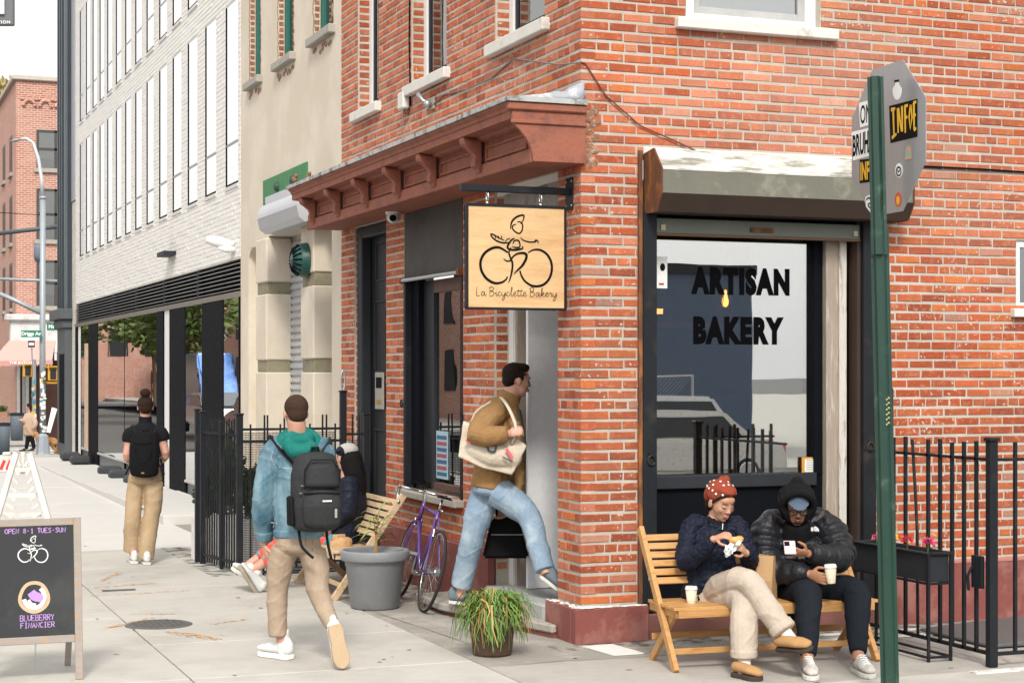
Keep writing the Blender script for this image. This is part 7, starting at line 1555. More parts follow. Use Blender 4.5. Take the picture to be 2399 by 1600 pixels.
# ---- F: woman in the cap on the far bench
def build_F():
    D = 15.85; hip = P(810, 1268, D)
    T = person('person in grey cap with long black hair sitting on the far bench', (hip.x, hip.y, 0))
    fw = -CR*.95-CF*.25
    b = Clay(); chest = P(822, 1160, D); neck = P(815, 1100, D); HF = Frame(P(812, 1070, D), fw-VU*.1, VU-CR*.15, .235)
    b.sweep([hip, P(820, 1215, D), chest, neck], [(.11, .14), (.105, .13), (.11, .15), (.06, .06)], ref=CR); b.sweep([neck, HF.p(0, -.1, -.2)], [.056, .054]); head(b, HF)
    s1, s2 = P(818, 1130, D-.15), P(818, 1130, D+.15); e1, e2 = P(812, 1200, D-.2), P(800, 1200, D+.2); w1, w2 = P(770, 1232, D-.12), P(765, 1235, D+.1)
    for a, e, w in ((s1, e1, w1), (s2, e2, w2)): b.sweep([chest, a, e, w], [.06, .046, .038, .026])
    hand(b, w1, fw, -VU, curl=.7, L=.17); hand(b, w2, fw, -VU, side=-1, curl=.7, L=.17)
    kn, kf = P(690, 1275, D-.1), P(685, 1262, D+.12); an, af = P(592, 1336, D-.12), P(580, 1325, D+.05)
    b.sweep([hip, kn, an, an-CR*.03], [.09, .058, .038, .036]); b.sweep([hip, kf, af, af-CR*.03], [.09, .058, .038, .036])
    b.bake('body', SKC, T, .0065, 2)
    h = Clay(); HF.e(h, 0, -.12, .10, .35, .40, .36)
    h.sweep([P(822, 1075, D), P(832, 1110, D-.02), P(842, 1150, D-.03), P(848, 1168, D-.02)], [(.11, .13), (.10, .13), (.075, .11), (.03, .06)], ref=CR); h.bake('hair', mat('black_hair', (.006, .005, .006), .55, spec=.15, var=.3, vs=18, stretch=(4, 4, 1), bump=.8, bs=80), T, .0065, 2, lambda c: .004*noise.noise((c[0]*60, c[1]*60, c[2]*10)))
    c_ = Clay(); HF.e(c_, 0, -.08, .24, .375, .43, .30); ob = c_.bake('cap', cloth('grey_felt', (.40, .39, .375), bump=.4, bs=180), T, .0065, 2)
    c_ = Clay(); c_.sweep([HF.p(0, .22, .28), HF.p(0, .46, .24), HF.p(0, .62, .16)], [(.085, .02), (.08, .012), (.06, .010)], ref=HF.r); HF.e(c_, 0, .16, .22, .35, .22, .24); c_.bake('cap_visor', cloth('navy_twill', (.014, .018, .03)), T, .006, 2); MB().ell(HF.p(0, -.1, .54), (.009, .009, .006)).build('cap_button', MATS['grey_felt'], T)
    j = Clay(); j.sweep([P(808, 1262, D), P(818, 1215, D), P(826, 1165, D), P(820, 1125, D)], [(.135, .20), (.14, .20), (.135, .20), (.10, .15)], ref=CR, cap=.4); j.sweep([s1, e1, w1], [.09, .085, .055]); j.sweep([s2, e2, w2], [.09, .085, .055]); j.bake('jacket', cloth('navy_down', (.012, .015, .028), r=.5), T, .007, 2, folds(.007, (10, 10, 14), 2))
    t = Clay(); t.sweep([hip, P(745, 1268, D-.08), kn, P(625, 1318, D-.11)], [.115, .095, .08, .075], cap=.2); t.sweep([hip, P(745, 1262, D+.1), kf, P(612, 1308, D+.07)], [.115, .095, .08, .075], cap=.2)
    m = mat('bright_print_cloth', (.70, .07, .045), .8, c2=(.03, .32, .36), c2s=9, c2t=(.52, .56), var=.3, vs=8, bump=.2); t.bake('leggings', m, T, .007, 2, folds(.004))
    M_tr = mat('pastel_trainer', (.55, .56, .56), .6, c2=(.42, .52, .14), c2s=9, c2t=(.55, .6), var=.2, bump=.2); M_ts = mat('brown_rubber_sole', (.30, .26, .20), .8, var=.2)
    shoe(T, P(612, 1392, D-.2), P(565, 1322, D-.02), -CR*.75+VU*-.1+CR*1.5+VU*.5, M_tr, M_ts, name='trainer', w=.05, h=.08) if False else None
    shoe(T, P(598, 1393, D-.16), P(556, 1326, D-.2), CR*.8+VU*.45+CF*.2, M_tr, M_ts, name='trainer', w=.052, thick=.034); shoe(T, P(588, 1362, D+.02), P(540, 1332, D-.02), VU*.75+CR*.55, M_tr, M_solew, name='trainer', w=.05, thick=.034)
    for p, q in (((603, 1340), (590, 1362)), ((590, 1328), (577, 1340))): c_ = Clay(); c_.sweep([P(p[0], p[1], D-.12), P(q[0], q[1], D-.12)], [.045, .045]); c_.bake('sock', MATS['white_sock'], T, .007, 1)
    PB = thing('takeaway_bag', 'crumpled brown paper bag on the far bench', 'bag', tuple(P(803, 1290, 15.6)))
    c_ = Clay(); c_.sweep([P(785, 1282, 15.55), P(805, 1277, 15.55), P(815, 1270, 15.6)], [(.07, .06), (.08, .065), (.05, .05)], ref=VU); c_.bake('bag', M_kraft, PB, .008, 1, folds(.012, (14, 14, 14), 6)); MB().obox(Matrix.Translation(P(795, 1258, 15.6)) @ Matrix.Rotation(.4, 4, 'Z'), .10, .06, .05).build('box', mat('kraft_box', (.52, .34, .18), .8), PB, bev=.004)
build_F()
# ------------------------------------------------------------------ far end of the street
G0 = -.70
def fb_brick():
    m, t, b = nmat('far_brick'); N = t.nodes; L = t.links
    tc = N.new('ShaderNodeTexCoord'); sx = N.new('ShaderNodeSeparateXYZ'); L.new(tc.outputs['Object'], sx.inputs[0]); ad = N.new('ShaderNodeMath'); ad.operation = 'ADD'; L.new(sx.outputs[0], ad.inputs[0]); L.new(sx.outputs[1], ad.inputs[1])
    cb = N.new('ShaderNodeCombineXYZ'); L.new(ad.outputs[0], cb.inputs[0]); L.new(sx.outputs[2], cb.inputs[1])
    br = N.new('ShaderNodeTexBrick'); L.new(cb.outputs[0], br.inputs['Vector']); br.inputs['Scale'].default_value = 1; br.inputs['Brick Width'].default_value = .24; br.inputs['Row Height'].default_value = .085; br.inputs['Mortar Size'].default_value = .014
    br.inputs['Color1'].default_value = (.42, .13, .075, 1); br.inputs['Color2'].default_value = (.50, .22, .15, 1); br.inputs['Mortar'].default_value = (.5, .44, .39, 1); br.inputs['Bias'].default_value = -.1
    n = N.new('ShaderNodeTexNoise'); n.inputs['Scale'].default_value = .9; n.inputs['Detail'].default_value = 6; L.new(tc.outputs['Object'], n.inputs['Vector']); mr = N.new('ShaderNodeMapRange'); mr.inputs[1].default_value = .5; mr.inputs[2].default_value = .75; mr.inputs[4].default_value = .5; L.new(n.outputs['Fac'], mr.inputs[0])
    mx = N.new('ShaderNodeMix'); mx.data_type = 'RGBA'; L.new(mr.outputs[0], mx.inputs[0]); L.new(br.outputs['Color'], mx.inputs['A']); mx.inputs['B'].default_value = (.56, .36, .29, 1); L.new(mx.outputs['Result'], b.inputs['Base Color']); b.inputs['Roughness'].default_value = .9
    return m
M_fb = fb_brick()
FB = thing('far_brick_building', 'red brick building with dark windows across the far intersection', 'building', (3, 62, G0))
MB().box(1.42, 58.5, G0, 9, 58.6, 13.35).build('front_wall', M_fb, FB); MB().box(1.40, 58.5, G0, 1.419, 105, 13.35).build('side_wall', M_fb, FB); MB().box(1.5, 58.7, 13.0, 9, 105, 13.1).build('roof', M_asph, FB)
MB().box(1.25, 58.35, 13.35, 9.1, 105, 13.55).build('coping', mat('coping_stone', (.50, .45, .40), .8), FB, bev=.03)
for k in range(7):
    x = 1.9+k*.62; MB().tube([(x+.22*math.cos(a), 58.46, 12.35+.25*math.sin(a)) for a in [pi*i/10 for i in range(11)]], .07, 6).build('corbel_arch', M_fb, FB)
MB().box(1.55, 58.44, 12.6, 9, 58.498, 12.75).build('string_course', M_fb, FB)
M_fw = mat('dark_frame_far', (.05, .048, .045), .5); G_far = glass('far_glass', .10, (.75, .78, .78)); M_cur = mat('net_curtain', (.42, .40, .36), .9, stretch=(8, 8, .3), var=.25)
for z0, z1 in ((9.95, 11.45), (7.15, 9.15), (4.55, 6.35)):
    for x0 in (2.18, 5.2):
        x1 = x0+1.5; w = MB().box(x0, 58.44, z0, x0+.09, 58.5, z1).box(x1-.09, 58.44, z0, x1, 58.5, z1).box((x0+x1)/2-.07, 58.44, z0, (x0+x1)/2+.07, 58.5, z1).box(x0+.09, 58.44, z1-.1, x1-.09, 58.5, z1).box(x0+.09, 58.44, (z0+z1)/2-.05, x1-.09, 58.5, (z0+z1)/2+.05).build('window', M_fw, FB)
        for i in range(2):
            a = x0+.09+i*.705; MB().box(a, 58.47, z0, a+.61, 58.474, z1-.1).build('pane', G_far, w); MB().box(a, 58.486, z0+.25*(z1-z0), a+.61, 58.49, z1-.1).build('curtain_or_dark_room', M_cur, w); MB().box(a, 58.493, z0, a+.61, 58.497, z1).build('dark_room', M_blackm, w)
        MB().box(x0-.1, 58.38, z0-.16, x1+.1, 58.52, z0).build('sill', M_stone, w)
for z0, z1 in ((9.9, 11.4), (7.1, 9.0), (4.5, 6.3)):
    for k in range(9):
        y = 60+k*3.1; w = MB().box(1.385, y, z0, 1.399, y+1.15, z1).build('window', M_fw, FB); MB().box(1.378, y+.1, z0+.1, 1.384, y+1.05, z1-.1).build('pane', mat('dull_pane', (.10, .055, .045), .7), w); MB().box(1.30, y-.08, z0-.14, 1.42, y+1.2, z0).build('sill', M_stone, w)
SH_ = MB().box(1.15, 58.0, 2.95, 9, 58.49, 4.05).build('shop_fascia', mat('chalky_white', (.62, .62, .61), .8, var=.1, c2=(.5, .48, .46), c2s=2), FB, bev=.03); MB().box(.95, 57.8, 3.95, 9, 58.49, 4.2).build('fascia_cornice', MATS['chalky_white'], FB, bev=.05); MB().box(.9, 57.6, 2.7, 9, 58.49, 2.95).build('fascia_frieze', M_sill, FB, bev=.03)
for k in range(30): MB().box(1.0+k*.16, 57.58, 2.42, 1.09+k*.16, 57.62, 2.70).build('scallop', M_white, SH_)
MB().box(1.5, 58.42, G0, 9, 58.48, 2.7).build('shop_opening', mat('dark_brick_shop', (.10, .045, .03), .8, var=.4), FB)
for x, c in ((1.42, (.55, .53, .5)), (1.62, (.35, .34, .33)), (1.75, (.45, .50, .48)), (2.0, (.55, .62, .6)), (2.35, (.20, .33, .30))): MB().box(x, 58.3, G0, x+.12, 58.41, 2.6).build('pilaster', mat('pilaster_%d' % int(c[0]*100+x*10), c, .7), FB)
AW = thing('awning', 'faded pink shop awning at the far corner', 'awning', (1.6, 57.5, 2))
aw = MB(); xs_ = [.2+i*.12 for i in range(24)]; 
aw.add([P(22, 798, 66.4), P(131, 798, 66.4), P(124, 843, 64.8), P(-20, 846, 64.8)], [(0, 1, 2, 3)]); awo = aw.build('canopy', mat('pink_canvas', (.58, .35, .31), .8, var=.08), AW)
mb = MB(); n = 22
for i in range(n):
    a = P(-20+144*i/n, 846-3*i/n, 64.8); b2_ = P(-20+144*(i+1)/n, 846-3*(i+1)/n, 64.8); m_ = (a+b2_)/2; mb.add([a, b2_, b2_-VU*.15, m_-VU*.24, a-VU*.15], [(0, 4, 3, 2, 1)])
tag(mb.build('valance', mat('pink_valance', (.54, .28, .25), .8), AW), kind='stuff')
me = text_mesh("THE BUTCHER'S C", .155, .002); place_text('lettering', me, M_whitepr, P(62, 850, 64.7), CR, VU, AW)
MB().tube([P(130, 800, 66.4), P(124, 843, 64.8)], .02, 5).build('arm', M_char, AW)
# lamp post with its signs
LP = thing('street_lamp', 'grey street lamp post covered in stickers at the far corner', 'street lamp', tuple(P(101, 1066, 56)))
M_lg = mat('galvanised_pole', (.33, .37, .40), .5, .3, var=.12)
LB = P(101, 1066, 56)
MB().lathe([(0, 0), (.24, 0), (.22, .1), (.17, .62), (.12, .66), (.10, .7)], (LB.x, LB.y, LB.z), 8).build('base', M_lg, LP)
MB().tube([LB+VU*.6, P(100, 800, 56), P(101, 465, 56)], [.10, .095, .085], 12).build('pole', M_lg, LP, smooth=True); MB().ell(P(101, 464, 56), (.12, .12, .07)).build('pole_cap', M_lg, LP, smooth=True)
MB().tube([P(100, 464, 56), P(98, 420, 56), P(90, 370, 56), P(78, 335, 56), P(62, 325, 56), P(48, 327, 56)], [.07, .06, .055, .05, .045, .04], 10).build('arm', mat('pale_arm', (.55, .58, .61), .45, .3), LP, smooth=True)
MB().tube([P(50, 327, 56), P(38, 329, 56), P(24, 332, 56)], [.05, .10, .04], 8, flatten=.5).build('lamp_head', M_lg, LP, smooth=True)
rnd = random.Random(9); cols = [(.7, .7, .68), (.05, .3, .35), (.6, .4, .05), (.05, .06, .08), (.55, .1, .08), (.1, .2, .4), (.65, .63, .6)]
for k in range(38):
    y = rnd.uniform(870, 1010); c = cols[k % 7] if rnd.random() > .5 else cols[0]; p = P(101+rnd.uniform(-5, 5), y, 55.895)
    MB().obox(Matrix.Translation(p) @ Matrix((CR, CF, VU)).transposed().to_4x4(), rnd.uniform(.05, .12), .006+.0005*k, rnd.uniform(.05, .14)).build('sticker', mat('pole_sticker_%d' % cols.index(c), c, .6, var=.3, vs=30), LP)
def green_sign(lab, txt, x0, x1, y0, y1, d, sz):
    a, b2_ = P(x0, y0, d), P(x1, y1, d); T = thing('street_name_sign', lab, 'street sign', tuple(P(x0, y1, d))); c = (a+b2_)/2
    MB().obox(Matrix.Translation(c) @ Matrix((CR, CF, VU)).transposed().to_4x4(), (x1-x0)/4070*d, .02, (y1-y0)/4070*d).build('plate', M_green, T)
    me = text_mesh(txt, sz, .006); place_text('lettering', me, M_whitepr, c-CF*.016, CR, VU, T)
green_sign('green street name sign reading Driggs Av on the lamp post', 'Driggs Av', 50, 97, 774, 790, 55.7, .155); green_sign('green street name sign reading Met half hidden by the dark column', 'Met', 111, 137, 757, 774, 56.3, .17)
def pipe(lab, pts, r, m, d=56, cat='signal arm', name='mast_arm'): return tag(MB().tube([P(x, y, d) for x, y in pts], r, 8).build(name, m, smooth=True), lab, cat)
pipe('pale diagonal mast arm rising to the left from the lamp post', [(-20, 680), (40, 706), (95, 733)], .075, M_lg); pipe('slate blue horizontal pipe crossing before the far brick building', [(-20, 549), (60, 540), (142, 530)], .075, M_dc2, 58)
pipe('thin pale horizontal arm through the lamp post', [(-20, 653), (60, 656), (140, 659)], .05, M_lg, 56.4); pipe('thin wire crossing the far brick building', [(-20, 497), (60, 502), (142, 506)], .012, M_ink, 58.2, 'wire', 'wire')
SGb = thing('signal_box', 'round grey signal head seen from behind on the lamp post', 'signal', tuple(P(92, 595, 56.3))); MB().lathe([(0, -.30), (.14, -.28), (.17, -.1), (.17, .14), (.13, .27), (0, .29)], P(92, 592, 56.35), 16).build('housing', mat('blue_grey_housing', (.13, .17, .22), .5), SGb, smooth=True); MB().box(P(100, 592, 56.2).x-.05, P(100, 592, 56.2).y, P(100, 592, 56.2).z+.25, P(100, 592, 56.2).x+.1, P(100, 592, 56.2).y+.1, P(100, 592, 56.2).z+.4).build('clamp', M_char, SGb)
def ped(lab, px, py, d, w=24, h=26):
    T = thing('walk_signal', lab, 'signal', tuple(P(px, py, d)), 0, 'yellow walk signals'); MR = Matrix((CR, CF, VU)).transposed().to_4x4(); m = mat('signal_yellow', (.62, .33, .02), .5)
    MB().obox(Matrix.Translation(P(px, py, d)) @ MR, w/4070*d, .2, h/4070*d).build('housing', m, T, bev=.02); MB().obox(Matrix.Translation(P(px, py, d-.12)) @ MR, w/4070*d*.62, .03, h/4070*d*.72).build('face', M_char, T); MB().obox(Matrix.Translation(P(px, py-h/2-1, d-.16)) @ MR, w/4070*d, .16, .03).build('visor', m, T)
ped('yellow walk signal left of the lamp post', 66, 869, 57, 21, 28); ped('yellow walk signal right of the lamp post', 125, 876, 56, 22, 32)
for y in (860, 897): pipe('yellow bracket arm of the right walk signal' if y == 860 else 'lower yellow bracket arm of the right walk signal', [(104, y), (136, y)], .035, MATS['signal_yellow'])
P2 = thing('sticker_post', 'slim grey post plastered with stickers beside the lamp post', 'post', tuple(P(80, 1040, 58))); MB().tube([P(80, 1010, 58), P(80, 842, 58)], .07, 10).build('post', M_lg, P2); MB().tube([P(76, 842, 58), P(75, 815, 58)], .025, 6).build('stub', M_lg, P2)
for k in range(16):
    MB().obox(Matrix.Translation(P(80+rnd.uniform(-3, 3), rnd.uniform(890, 990), 57.925)) @ Matrix((CR, CF, VU)).transposed().to_4x4(), .09, .006+.0005*k, .12).build('sticker', MATS['pole_sticker_%d' % (k % 3)] if 'pole_sticker_%d' % (k % 3) in MATS else M_whitepr, P2)
OW = thing('one_way_sign', 'small black and white arrow sign beside the lamp post', 'sign', tuple(P(74, 805, 57.9))); MRx = Matrix((CR, CF, VU)).transposed().to_4x4()
MB().obox(Matrix.Translation(P(74, 806, 57.9)) @ MRx, .22, .02, .22).build('plate', M_ink, OW); MB().obox(Matrix.Translation(P(74, 806, 57.88)) @ MRx, .17, .012, .10).build('arrow', M_whitepr, OW)
def bin_(lab, px, y0, y1, w, d):
    c = P(px, y1, d); h = (y1-y0)/4070*d; r = w/4070*d/2; T = thing('litter_bin', lab, 'bin', tuple(c), 0, 'litter bins at the far corner'); m = mat('bin_grey', (.12, .15, .18), .6, var=.15)
    MB().lathe([(0, 0), (r*.9, 0), (r, h*.9), (r*.95, h*.92), (0, h*.92)], (c.x, c.y, c.z), 18).build('drum', m, T, smooth=True); MB().lathe([(r*1.04, h*.9), (r*1.06, h), (r*.9, h), (r*.88, h*.93)], (c.x, c.y, c.z), 18).build('rim', M_char, T)
bin_('grey litter bin at the far left edge of the street', 9, 990, 1066, 30, 52); bin_('grey litter bin behind the woman with the dog', 40, 967, 1032, 31, 60)
bx_ = thing('menu_board', 'white board leaning behind the lamp post', 'board', tuple(P(120, 1015, 60))); qb = [P(109, 1012, 60), P(118, 1014, 60), P(134, 958, 60.4), P(122, 954, 60.4)]; MB().add(qb+[p+CF*.04 for p in qb], [(0, 1, 2, 3), (7, 6, 5, 4), (0, 4, 5, 1), (1, 5, 6, 2), (2, 6, 7, 3), (3, 7, 4, 0)]).build('panel', M_whitepr, bx_)
FP = thing('flower_box', 'window box with green plants at the far left shop', 'planter', tuple(P(8, 980, 64))); qb = P(6, 970, 64); MB().obox(Matrix.Translation(qb) @ MRx, .45, .25, .16).build('box', mat('brown_box', (.30, .16, .10), .7), FP); tag(leafcloud(260, P(6, 958, 64), (.26, .15, .16), .07, seed=21).build('plants', M_leaf, FP), kind='stuff')
# crossing stripes
for k in range(7): tag(MB().bar(P(-30+0*k, 1068-6.5*k, 60+3.0*k), P(150, 1068-6.5*k, 60+3.0*k), .5, .01, up=(0, 0, 1)).build('crossing_stripe', M_wline), kind='structure') if False else None
for k in range(6):
    y = 49+k*1.25; tag(MB().box(-3, y, G0-.16, 6, y+.55, G0-.152).build('crossing_stripe', M_wline), kind='structure')
tag(MB().box(-1.2, 58, G0-.16, 12, 110, G0).build('far_pavement', M_conc), kind='structure')
# ---- distant woman and dog
def build_G():
    D = 58; s = 70/58
    T = person('distant woman in beige sweater holding a dog lead', tuple(P(66, 1060, D)))
    q = lambda x, y, dd=0: P(x, y, D+dd)
    b = Clay(); HF = Frame(q(68, 953), -CR*.8+TOC*.3-VU*.1, VU, .24); b.sweep([q(70, 1015), q(70, 985), q(69, 967)], [(.13, .1), (.13, .1), (.055, .055)], ref=CR); b.sweep([q(69, 970), q(68, 958)], [.055, .05]); head(b, HF)
    b.sweep([q(70, 975), q(55, 990, -.1), q(50, 984, -.2)], [.05, .04, .03]); b.sweep([q(73, 975), q(82, 992, -.1), q(78, 1003, -.15)], [.05, .04, .03]); hand(b, q(50, 984, -.2), -CR+VU*.3, -VU, curl=.6, L=.17); hand(b, q(78, 1003, -.15), -VU, CR, curl=.8, L=.17)
    b.sweep([q(70, 1015), q(63, 1036), q(62, 1054)], [.08, .05, .04]); b.sweep([q(71, 1015), q(77, 1036), q(81, 1053)], [.08, .05, .04]); b.bake('body', SKC, T, .012, 2)
    h = Clay(); HF.e(h, 0, -.10, .14, .40, .44, .40); HF.e(h, 0, -.2, -.1, .36, .3, .3); h.sweep([HF.p(0, -.25, 0), HF.p(0, -.35, -.5)], [.10, .07]); h.bake('hair', M_brhair, T, .012, 2)
    j = Clay(); j.sweep([q(71, 1018), q(70, 1000), q(70, 978), q(69, 968)], [(.22, .15), (.22, .16), (.20, .14), (.09, .08)], ref=CR, cap=.3); j.sweep([q(64, 974), q(56, 988, -.08), q(51, 984, -.18)], [.10, .085, .06]); j.sweep([q(76, 974), q(83, 992, -.1), q(79, 1003, -.14)], [.10, .09, .06]); j.bake('sweater', cloth('beige_wool', (.50, .36, .27)), T, .012, 2)
    t = Clay(); t.sweep([q(70, 1014), q(65, 1034), q(62, 1050)], [.11, .075, .055]); t.sweep([q(71, 1014), q(77, 1034), q(80, 1050)], [.11, .075, .055]); t.bake('leggings', cloth('black_leggings', (.012, .012, .016)), T, .012, 2)
    for x, y in ((61, 1059), (81, 1058)): hh = q(x, y); shoe(T, hh, hh-CR*.2+TOC*.1, VU, M_char, M_solew, name='shoe', vox=.012)
    DG = thing('dog', 'golden brown dog standing behind the lamp post base', 'dog', tuple(P(110, 1064, 57)))
    q = lambda x, y, dd=0: P(x, y, 57+dd); m = mat('golden_fur', (.42, .20, .075), .85, var=.3, vs=20, bump=.6, bs=60); d = Clay()
    d.sweep([q(126, 1034), q(115, 1033), q(102, 1034), q(92, 1032)], [(.13, .11), (.125, .12), (.15, .13), (.13, .11)], ref=VU); d.sweep([q(92, 1030), q(87, 1020), q(84, 1016)], [.10, .08, .085]); d.sweep([q(84, 1017), q(80, 1020), q(78, 1022)], [.075, .05, .035]); d.sweep([q(88, 1016), q(89, 1026)], [.035, .025])
    for x, dd in ((93, -.08), (95, .08)): d.sweep([q(x, 1040, dd), q(x+1, 1052, dd), q(x, 1063, dd)], [.06, .04, .035])
    for x, dd in ((126, -.08), (130, .08)): d.sweep([q(x, 1038, dd), q(x-2, 1046, dd), q(x+4, 1054, dd), q(x+2, 1064, dd)], [.09, .06, .035, .035])
    d.sweep([q(130, 1030), q(135, 1038), q(136, 1048)], [.05, .045, .03]); d.bake('body', m, DG, .014, 2)
    tag(MB().tube([P(58, 997, 57.8), P(70, 1010, 57.5), P(82, 1020, 57.1)], .012, 5).build('dog_lead', mat('tan_lead', (.45, .33, .2), .8)), 'tan lead between the distant woman and the dog', 'lead')
build_G()
# ---- white plastic barricade behind the chalkboard
BC = thing('barricade', 'white plastic folding barricade with red stripes behind the chalkboard', 'barricade', (-3.1, 9.4, 0)); M_pl = mat('white_plastic', (.66, .64, .60), .6, var=.08, c2=(.5, .47, .42), c2s=4)
Db = 20.5
for s, dd in ((0, -.35), (1, .35)):
    for x0, x1 in ((-12, 38), (118, 70)):
        MB().bar(P(x0, 1232, Db+dd), P(x1, 1062, Db+dd*.1), .07, .05, up=CF).build('leg', M_pl, BC, bev=.008)
    for y, wx in ((1100, 30), (1160, 45), (1205, 58)): MB().bar(P(54-wx*.72, y, Db+dd*(y-1062)/170), P(54+wx*.72, y, Db+dd*(y-1062)/170), .03, .05).build('cross_bar', M_pl, BC)
for k in range(7):
    y = 1080+k*20; w = (y-1062)*.27+6
    MB().bar(P(54+w, y, Db-.35*(y-1062)/170-.03), P(54+w*.55, y+12, Db-.35*(y-1062)/170-.03), .02, .03).build('rib', M_pl, BC); MB().bar(P(54-w, y, Db-.35*(y-1062)/170-.03), P(54-w*.55, y+12, Db-.35*(y-1062)/170-.03), .02, .03).build('rib', M_pl, BC)
MB().bar(P(-40, 1090, Db), P(32, 1084, Db), .06, .20).build('board', M_pl, BC, bev=.01); MB().bar(P(8, 1063, Db), P(28, 1062, Db), .08, .04).build('top_cap', M_pl, BC, bev=.008); MB().bar(P(54, 1058, Db), P(54, 1110, Db), .05, .05).build('handle', M_pl, BC, bev=.01)
M_rst = mat('red_stripe', (.60, .04, .03), .6, var=.2, vs=20)
for x in (-14, 2, 16): MB().bar(P(x, 1100, Db-.034), P(x+9, 1078, Db-.034), .035, .004, up=CF).build('stripe', M_rst, BC)
# ---- grey board hanging in at the top left corner
TB = thing('blade_sign', 'grey board with white lettering cut off at the top left corner', 'sign', tuple(P(-40, -20, 12)))
MB().obox(Matrix.Translation(P(-45, -20, 12)) @ MRx, 158/4070*12, .04, 164/4070*12).build('board', mat('sign_grey', (.13, .14, .15), .5, var=.05), TB, bev=.008); MB().obox(Matrix.Translation(P(-45, -30, 11.97)) @ MRx, 112/4070*12, .02, 128/4070*12).build('panel', mat('sign_pale', (.62, .63, .64), .5), TB)
me = text_mesh('TION', .028, .0006, 1.15, spacing=1.15); place_text('lettering', me, M_whitepr, P(10, 53, 11.97), CR, VU, TB); MB().tube([P(-125, -100, 12.05), P(-125, 1545, 12.05)], .05, 10).build('pole', M_lg, TB)
tag(leafcloud(900, P(2, 238, 110), (1.6, 1.5, 1.9), .45, seed=31).build('far_tree_crown', mat('autumn_leaf', (.40, .34, .14), .8, var=.4, vs=8, bump=0)), 'yellow green tree top beside the far brick building', 'tree')
# ------------------------------------------------------------------ what stands opposite and shows in the glass
def car(lab, loc, rz, col, name='parked_car', h=1.42, L=4.5, box=False):
    T = thing(name, lab, 'car', loc, rz, None, local=True); m = mat('car_paint_%d' % int(sum(col)*1000), col, .3, .3, var=.03, bump=0, coat=.6); W2 = .86
    pr = [(-L/2, .32), (-L/2, .62), (-L/2+.12, .86), (-L*.26, .95), (L*.22, .95), (L/2-.25, .78), (L/2, .60), (L/2, .32)] if not box else [(-L/2, .35), (-L/2, 1.1), (L*.32, 1.1), (L/2, .9), (L/2, .35)]
    MB().prism(pr, (0, -W2, 0), (1, 0, 0), (0, 0, 1), (0, 1, 0), 2*W2).build('body', m, T, fix=True, bev=.07, seg=2)
    cb = [(-L*.36, .93), (-L*.22, h), (L*.10, h), (L*.27, .93)] if not box else [(-L*.48, 1.08), (-L*.46, h), (L*.26, h), (L*.36, 1.08)]
    MB().prism(cb, (0, -W2+.10, 0), (1, 0, 0), (0, 0, 1), (0, 1, 0), 2*W2-.2).build('cabin', m, T, fix=True, bev=.06, seg=2)
    for s in (-1, 1):
        y = s*(W2-.097); i = [(-L*.30, .97), (-L*.21, h-.09), (L*.09, h-.09), (L*.20, .97)] if not box else [(-L*.44, 1.14), (-L*.44, h-.12), (L*.25, h-.12), (L*.31, 1.14)]
        MB().prism(i, (0, y, 0), (1, 0, 0), (0, 0, 1), (0, s, 0), .012).build('side_window', mat('car_window', (.05, .055, .06), .15), T, fix=True)
        for x in (-L*.31, L*.31):
            w = MB(); w.lathe([(0, .0), (.2, .0), (.31, .02), (.33, .06), (.33, .18), (0, .18)], M=Matrix.Translation((x, s*(W2+.01), .33)) @ Matrix.Rotation(s*pi/2, 4, 'X'), n=20); wo = w.build('wheel', M_tyre, T); MB().lathe([(0, -.012), (.17, -.010), (.19, -.002)], M=Matrix.Translation((x, s*(W2+.01), .33)) @ Matrix.Rotation(s*pi/2, 4, 'X'), n=16).build('rim', M_chrome, wo)
        MB().box(L/2-.06, s*.55-.18, .60, L/2-.0, s*.55+.18, .72).build('headlight', M_whitepr, T); MB().box(-L/2-.005, s*.6-.15, .65, -L/2+.05, s*.6+.15, .80).build('tail_light', M_rst, T)
        for x in (-L*.08, L*.1): MB().box(x-.08, s*(W2+.005), .80, x+.08, s*(W2+.02), .83).build('door_handle', m, T)
    return T
car('silver sedan parked across the side street seen in the shop window', (8.9, -16.6, -.16), pi, (.72, .70, .65)); car('white car parked behind the silver sedan seen in the shop window', (9.8, -18.8, -.16), pi, (.70, .71, .72), h=1.65)
OB = thing('opposite_building', 'low dark building across the side street mirrored in the shop glass', 'building', (2, -30, -.16)); MB().box(-14, -40, -.16, 17.2, -28, 4.5).build('wall', mat('navy_wall', (.08, .115, .17), .8, var=.2), OB); MB().box(-14.1, -40.1, 4.5, 17.3, -27.9, 4.75).build('parapet', M_char, OB)
for k in range(6): MB().box(-10+k*4.2, -28.06, 1, -8+k*4.2, -28.0, 3).build('window', M_blackm, OB)
CF_ = thing('chain_link_fence', 'chain link fence mirrored in the shop glass', 'fence', (6, -22, -.16)); mb = MB()
for k in range(7): MB().tube([(-2+k*2.4, -22, -.16), (-2+k*2.4, -22, 1.9)], .03, 6).build('post', M_steel, CF_)
MB().tube([(-2, -22, 1.88), (12.4, -22, 1.88)], .025, 6).build('top_rail', M_steel, CF_)
for i in range(145):
    x = -2+i*.1
    for s in (1, -1):
        if -2 <= x+s*2 <= 12.4: mb.tube([(x, -22, -.1), (x+s*2.0, -22, 1.88)], .005, 3, cap=False)
tag(mb.build('mesh', M_steel, CF_), kind='stuff')
MB().box(-6, -3.6-14, -.16, 40, -3.6-13.2, -.02) ; tag(MB().box(-6, -120, -.16, 160, -19.9, -.03).build('opposite_pavement', M_conc), kind='structure')  # widened far beyond a real pavement so the mirrored ground looks pale
tag(MB().box(-40, -3.6, -.16, -14, 130, -.02).build('opposite_pavement', M_conc), kind='structure')
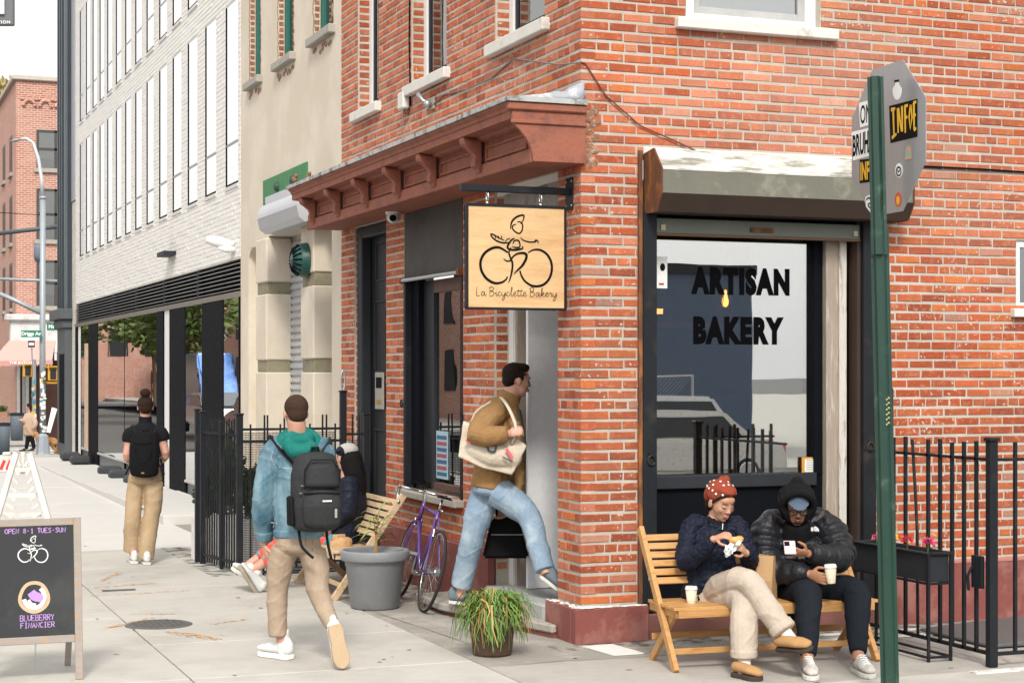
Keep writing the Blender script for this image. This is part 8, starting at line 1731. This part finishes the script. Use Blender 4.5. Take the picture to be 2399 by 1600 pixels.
def tree(lab, x, y, h, r, seed):
    T = thing('street_tree', lab, 'tree', (x, y, -.1), 0, 'street trees mirrored in the storefront'); MB().tube([(x, y, -.1), (x+.1, y, h*.4), (x, y+.1, h*.7)], [.2, .14, .07], 8).build('trunk', MATS['bark'], T)
    for k in range(5): a = k*1.3+seed; MB().tube([(x+.05, y, h*(.38+.05*k)), (x+r*.6*math.cos(a), y+r*.6*math.sin(a), h*(.6+.06*k))], [.07, .03], 6).build('limb', MATS['bark'], T)
    tag(leafcloud(2600, (x, y, h*.62), (r, r, h*.40), .5, seed=seed).build('crown', mat('tree_leaf', (.13, .19, .05), .6, var=.4, vs=2, bump=0), T), kind='stuff')
for i, (x, y, h, r) in enumerate(((-13, 58, 8.5, 3.4), (-12, 79, 9, 3.6), (-13, 95, 9, 4), (-9, 110, 9, 4), (-5, 104, 7.5, 3.6), (1.0, 114, 8, 3.8))):
    tree(['nearest', 'second', 'third', 'farthest left', 'middle', 'farthest right'][i]+' leafy street tree mirrored in the far storefront glass', x, y, h, r, 40+i)
RB2 = thing('opposite_row_house', 'red brick row across the main street mirrored in glass', 'building', (-20, 60, 0)); MB().box(-26, 6, -.1, -18, 40, 8).build('wall', M_fb, RB2); MB().box(-26, 40.5, -.1, -18.5, 120, 6).build('wall', M_fb, RB2)
for y in range(8, 118, 4):
    for z in (1.2, 4.0): MB().box(-18.02 if y < 40 else -18.52, y, z, -17.96 if y < 40 else -18.46, y+1.3, z+1.7).build('window', M_white if (y//4) % 2 else M_char, RB2)
car('white van parked along the main street mirrored in storefront glass', (-7.3, 33, -.16), pi/2, (.68, .69, .70), 'parked_van', 2.0, 5.2, True); car('dark parked car mirrored in the storefront glass', (-7.2, 41, -.16), pi/2, (.03, .035, .045)); car('blue bus shaped van far up the main street', (-9.5, 62, -.16), -pi/2, (.03, .12, .36), 'parked_van', 2.9, 9, True); car('grey parked car farther up the main street', (-7.3, 49, -.16), pi/2, (.22, .24, .26))

CR3 = thing('street_end_building', 'brick building closing the far street mirrored in storefront glass', 'building', (-15, 126, 0)); MB().box(-34, 124, -.3, 1, 134, 8.5).build('wall', M_fb, CR3)
for k in range(12): MB().box(-32+k*2.7, 123.9, 3.2, -30.6+k*2.7, 123.98, 5.2).build('window', M_char, CR3)
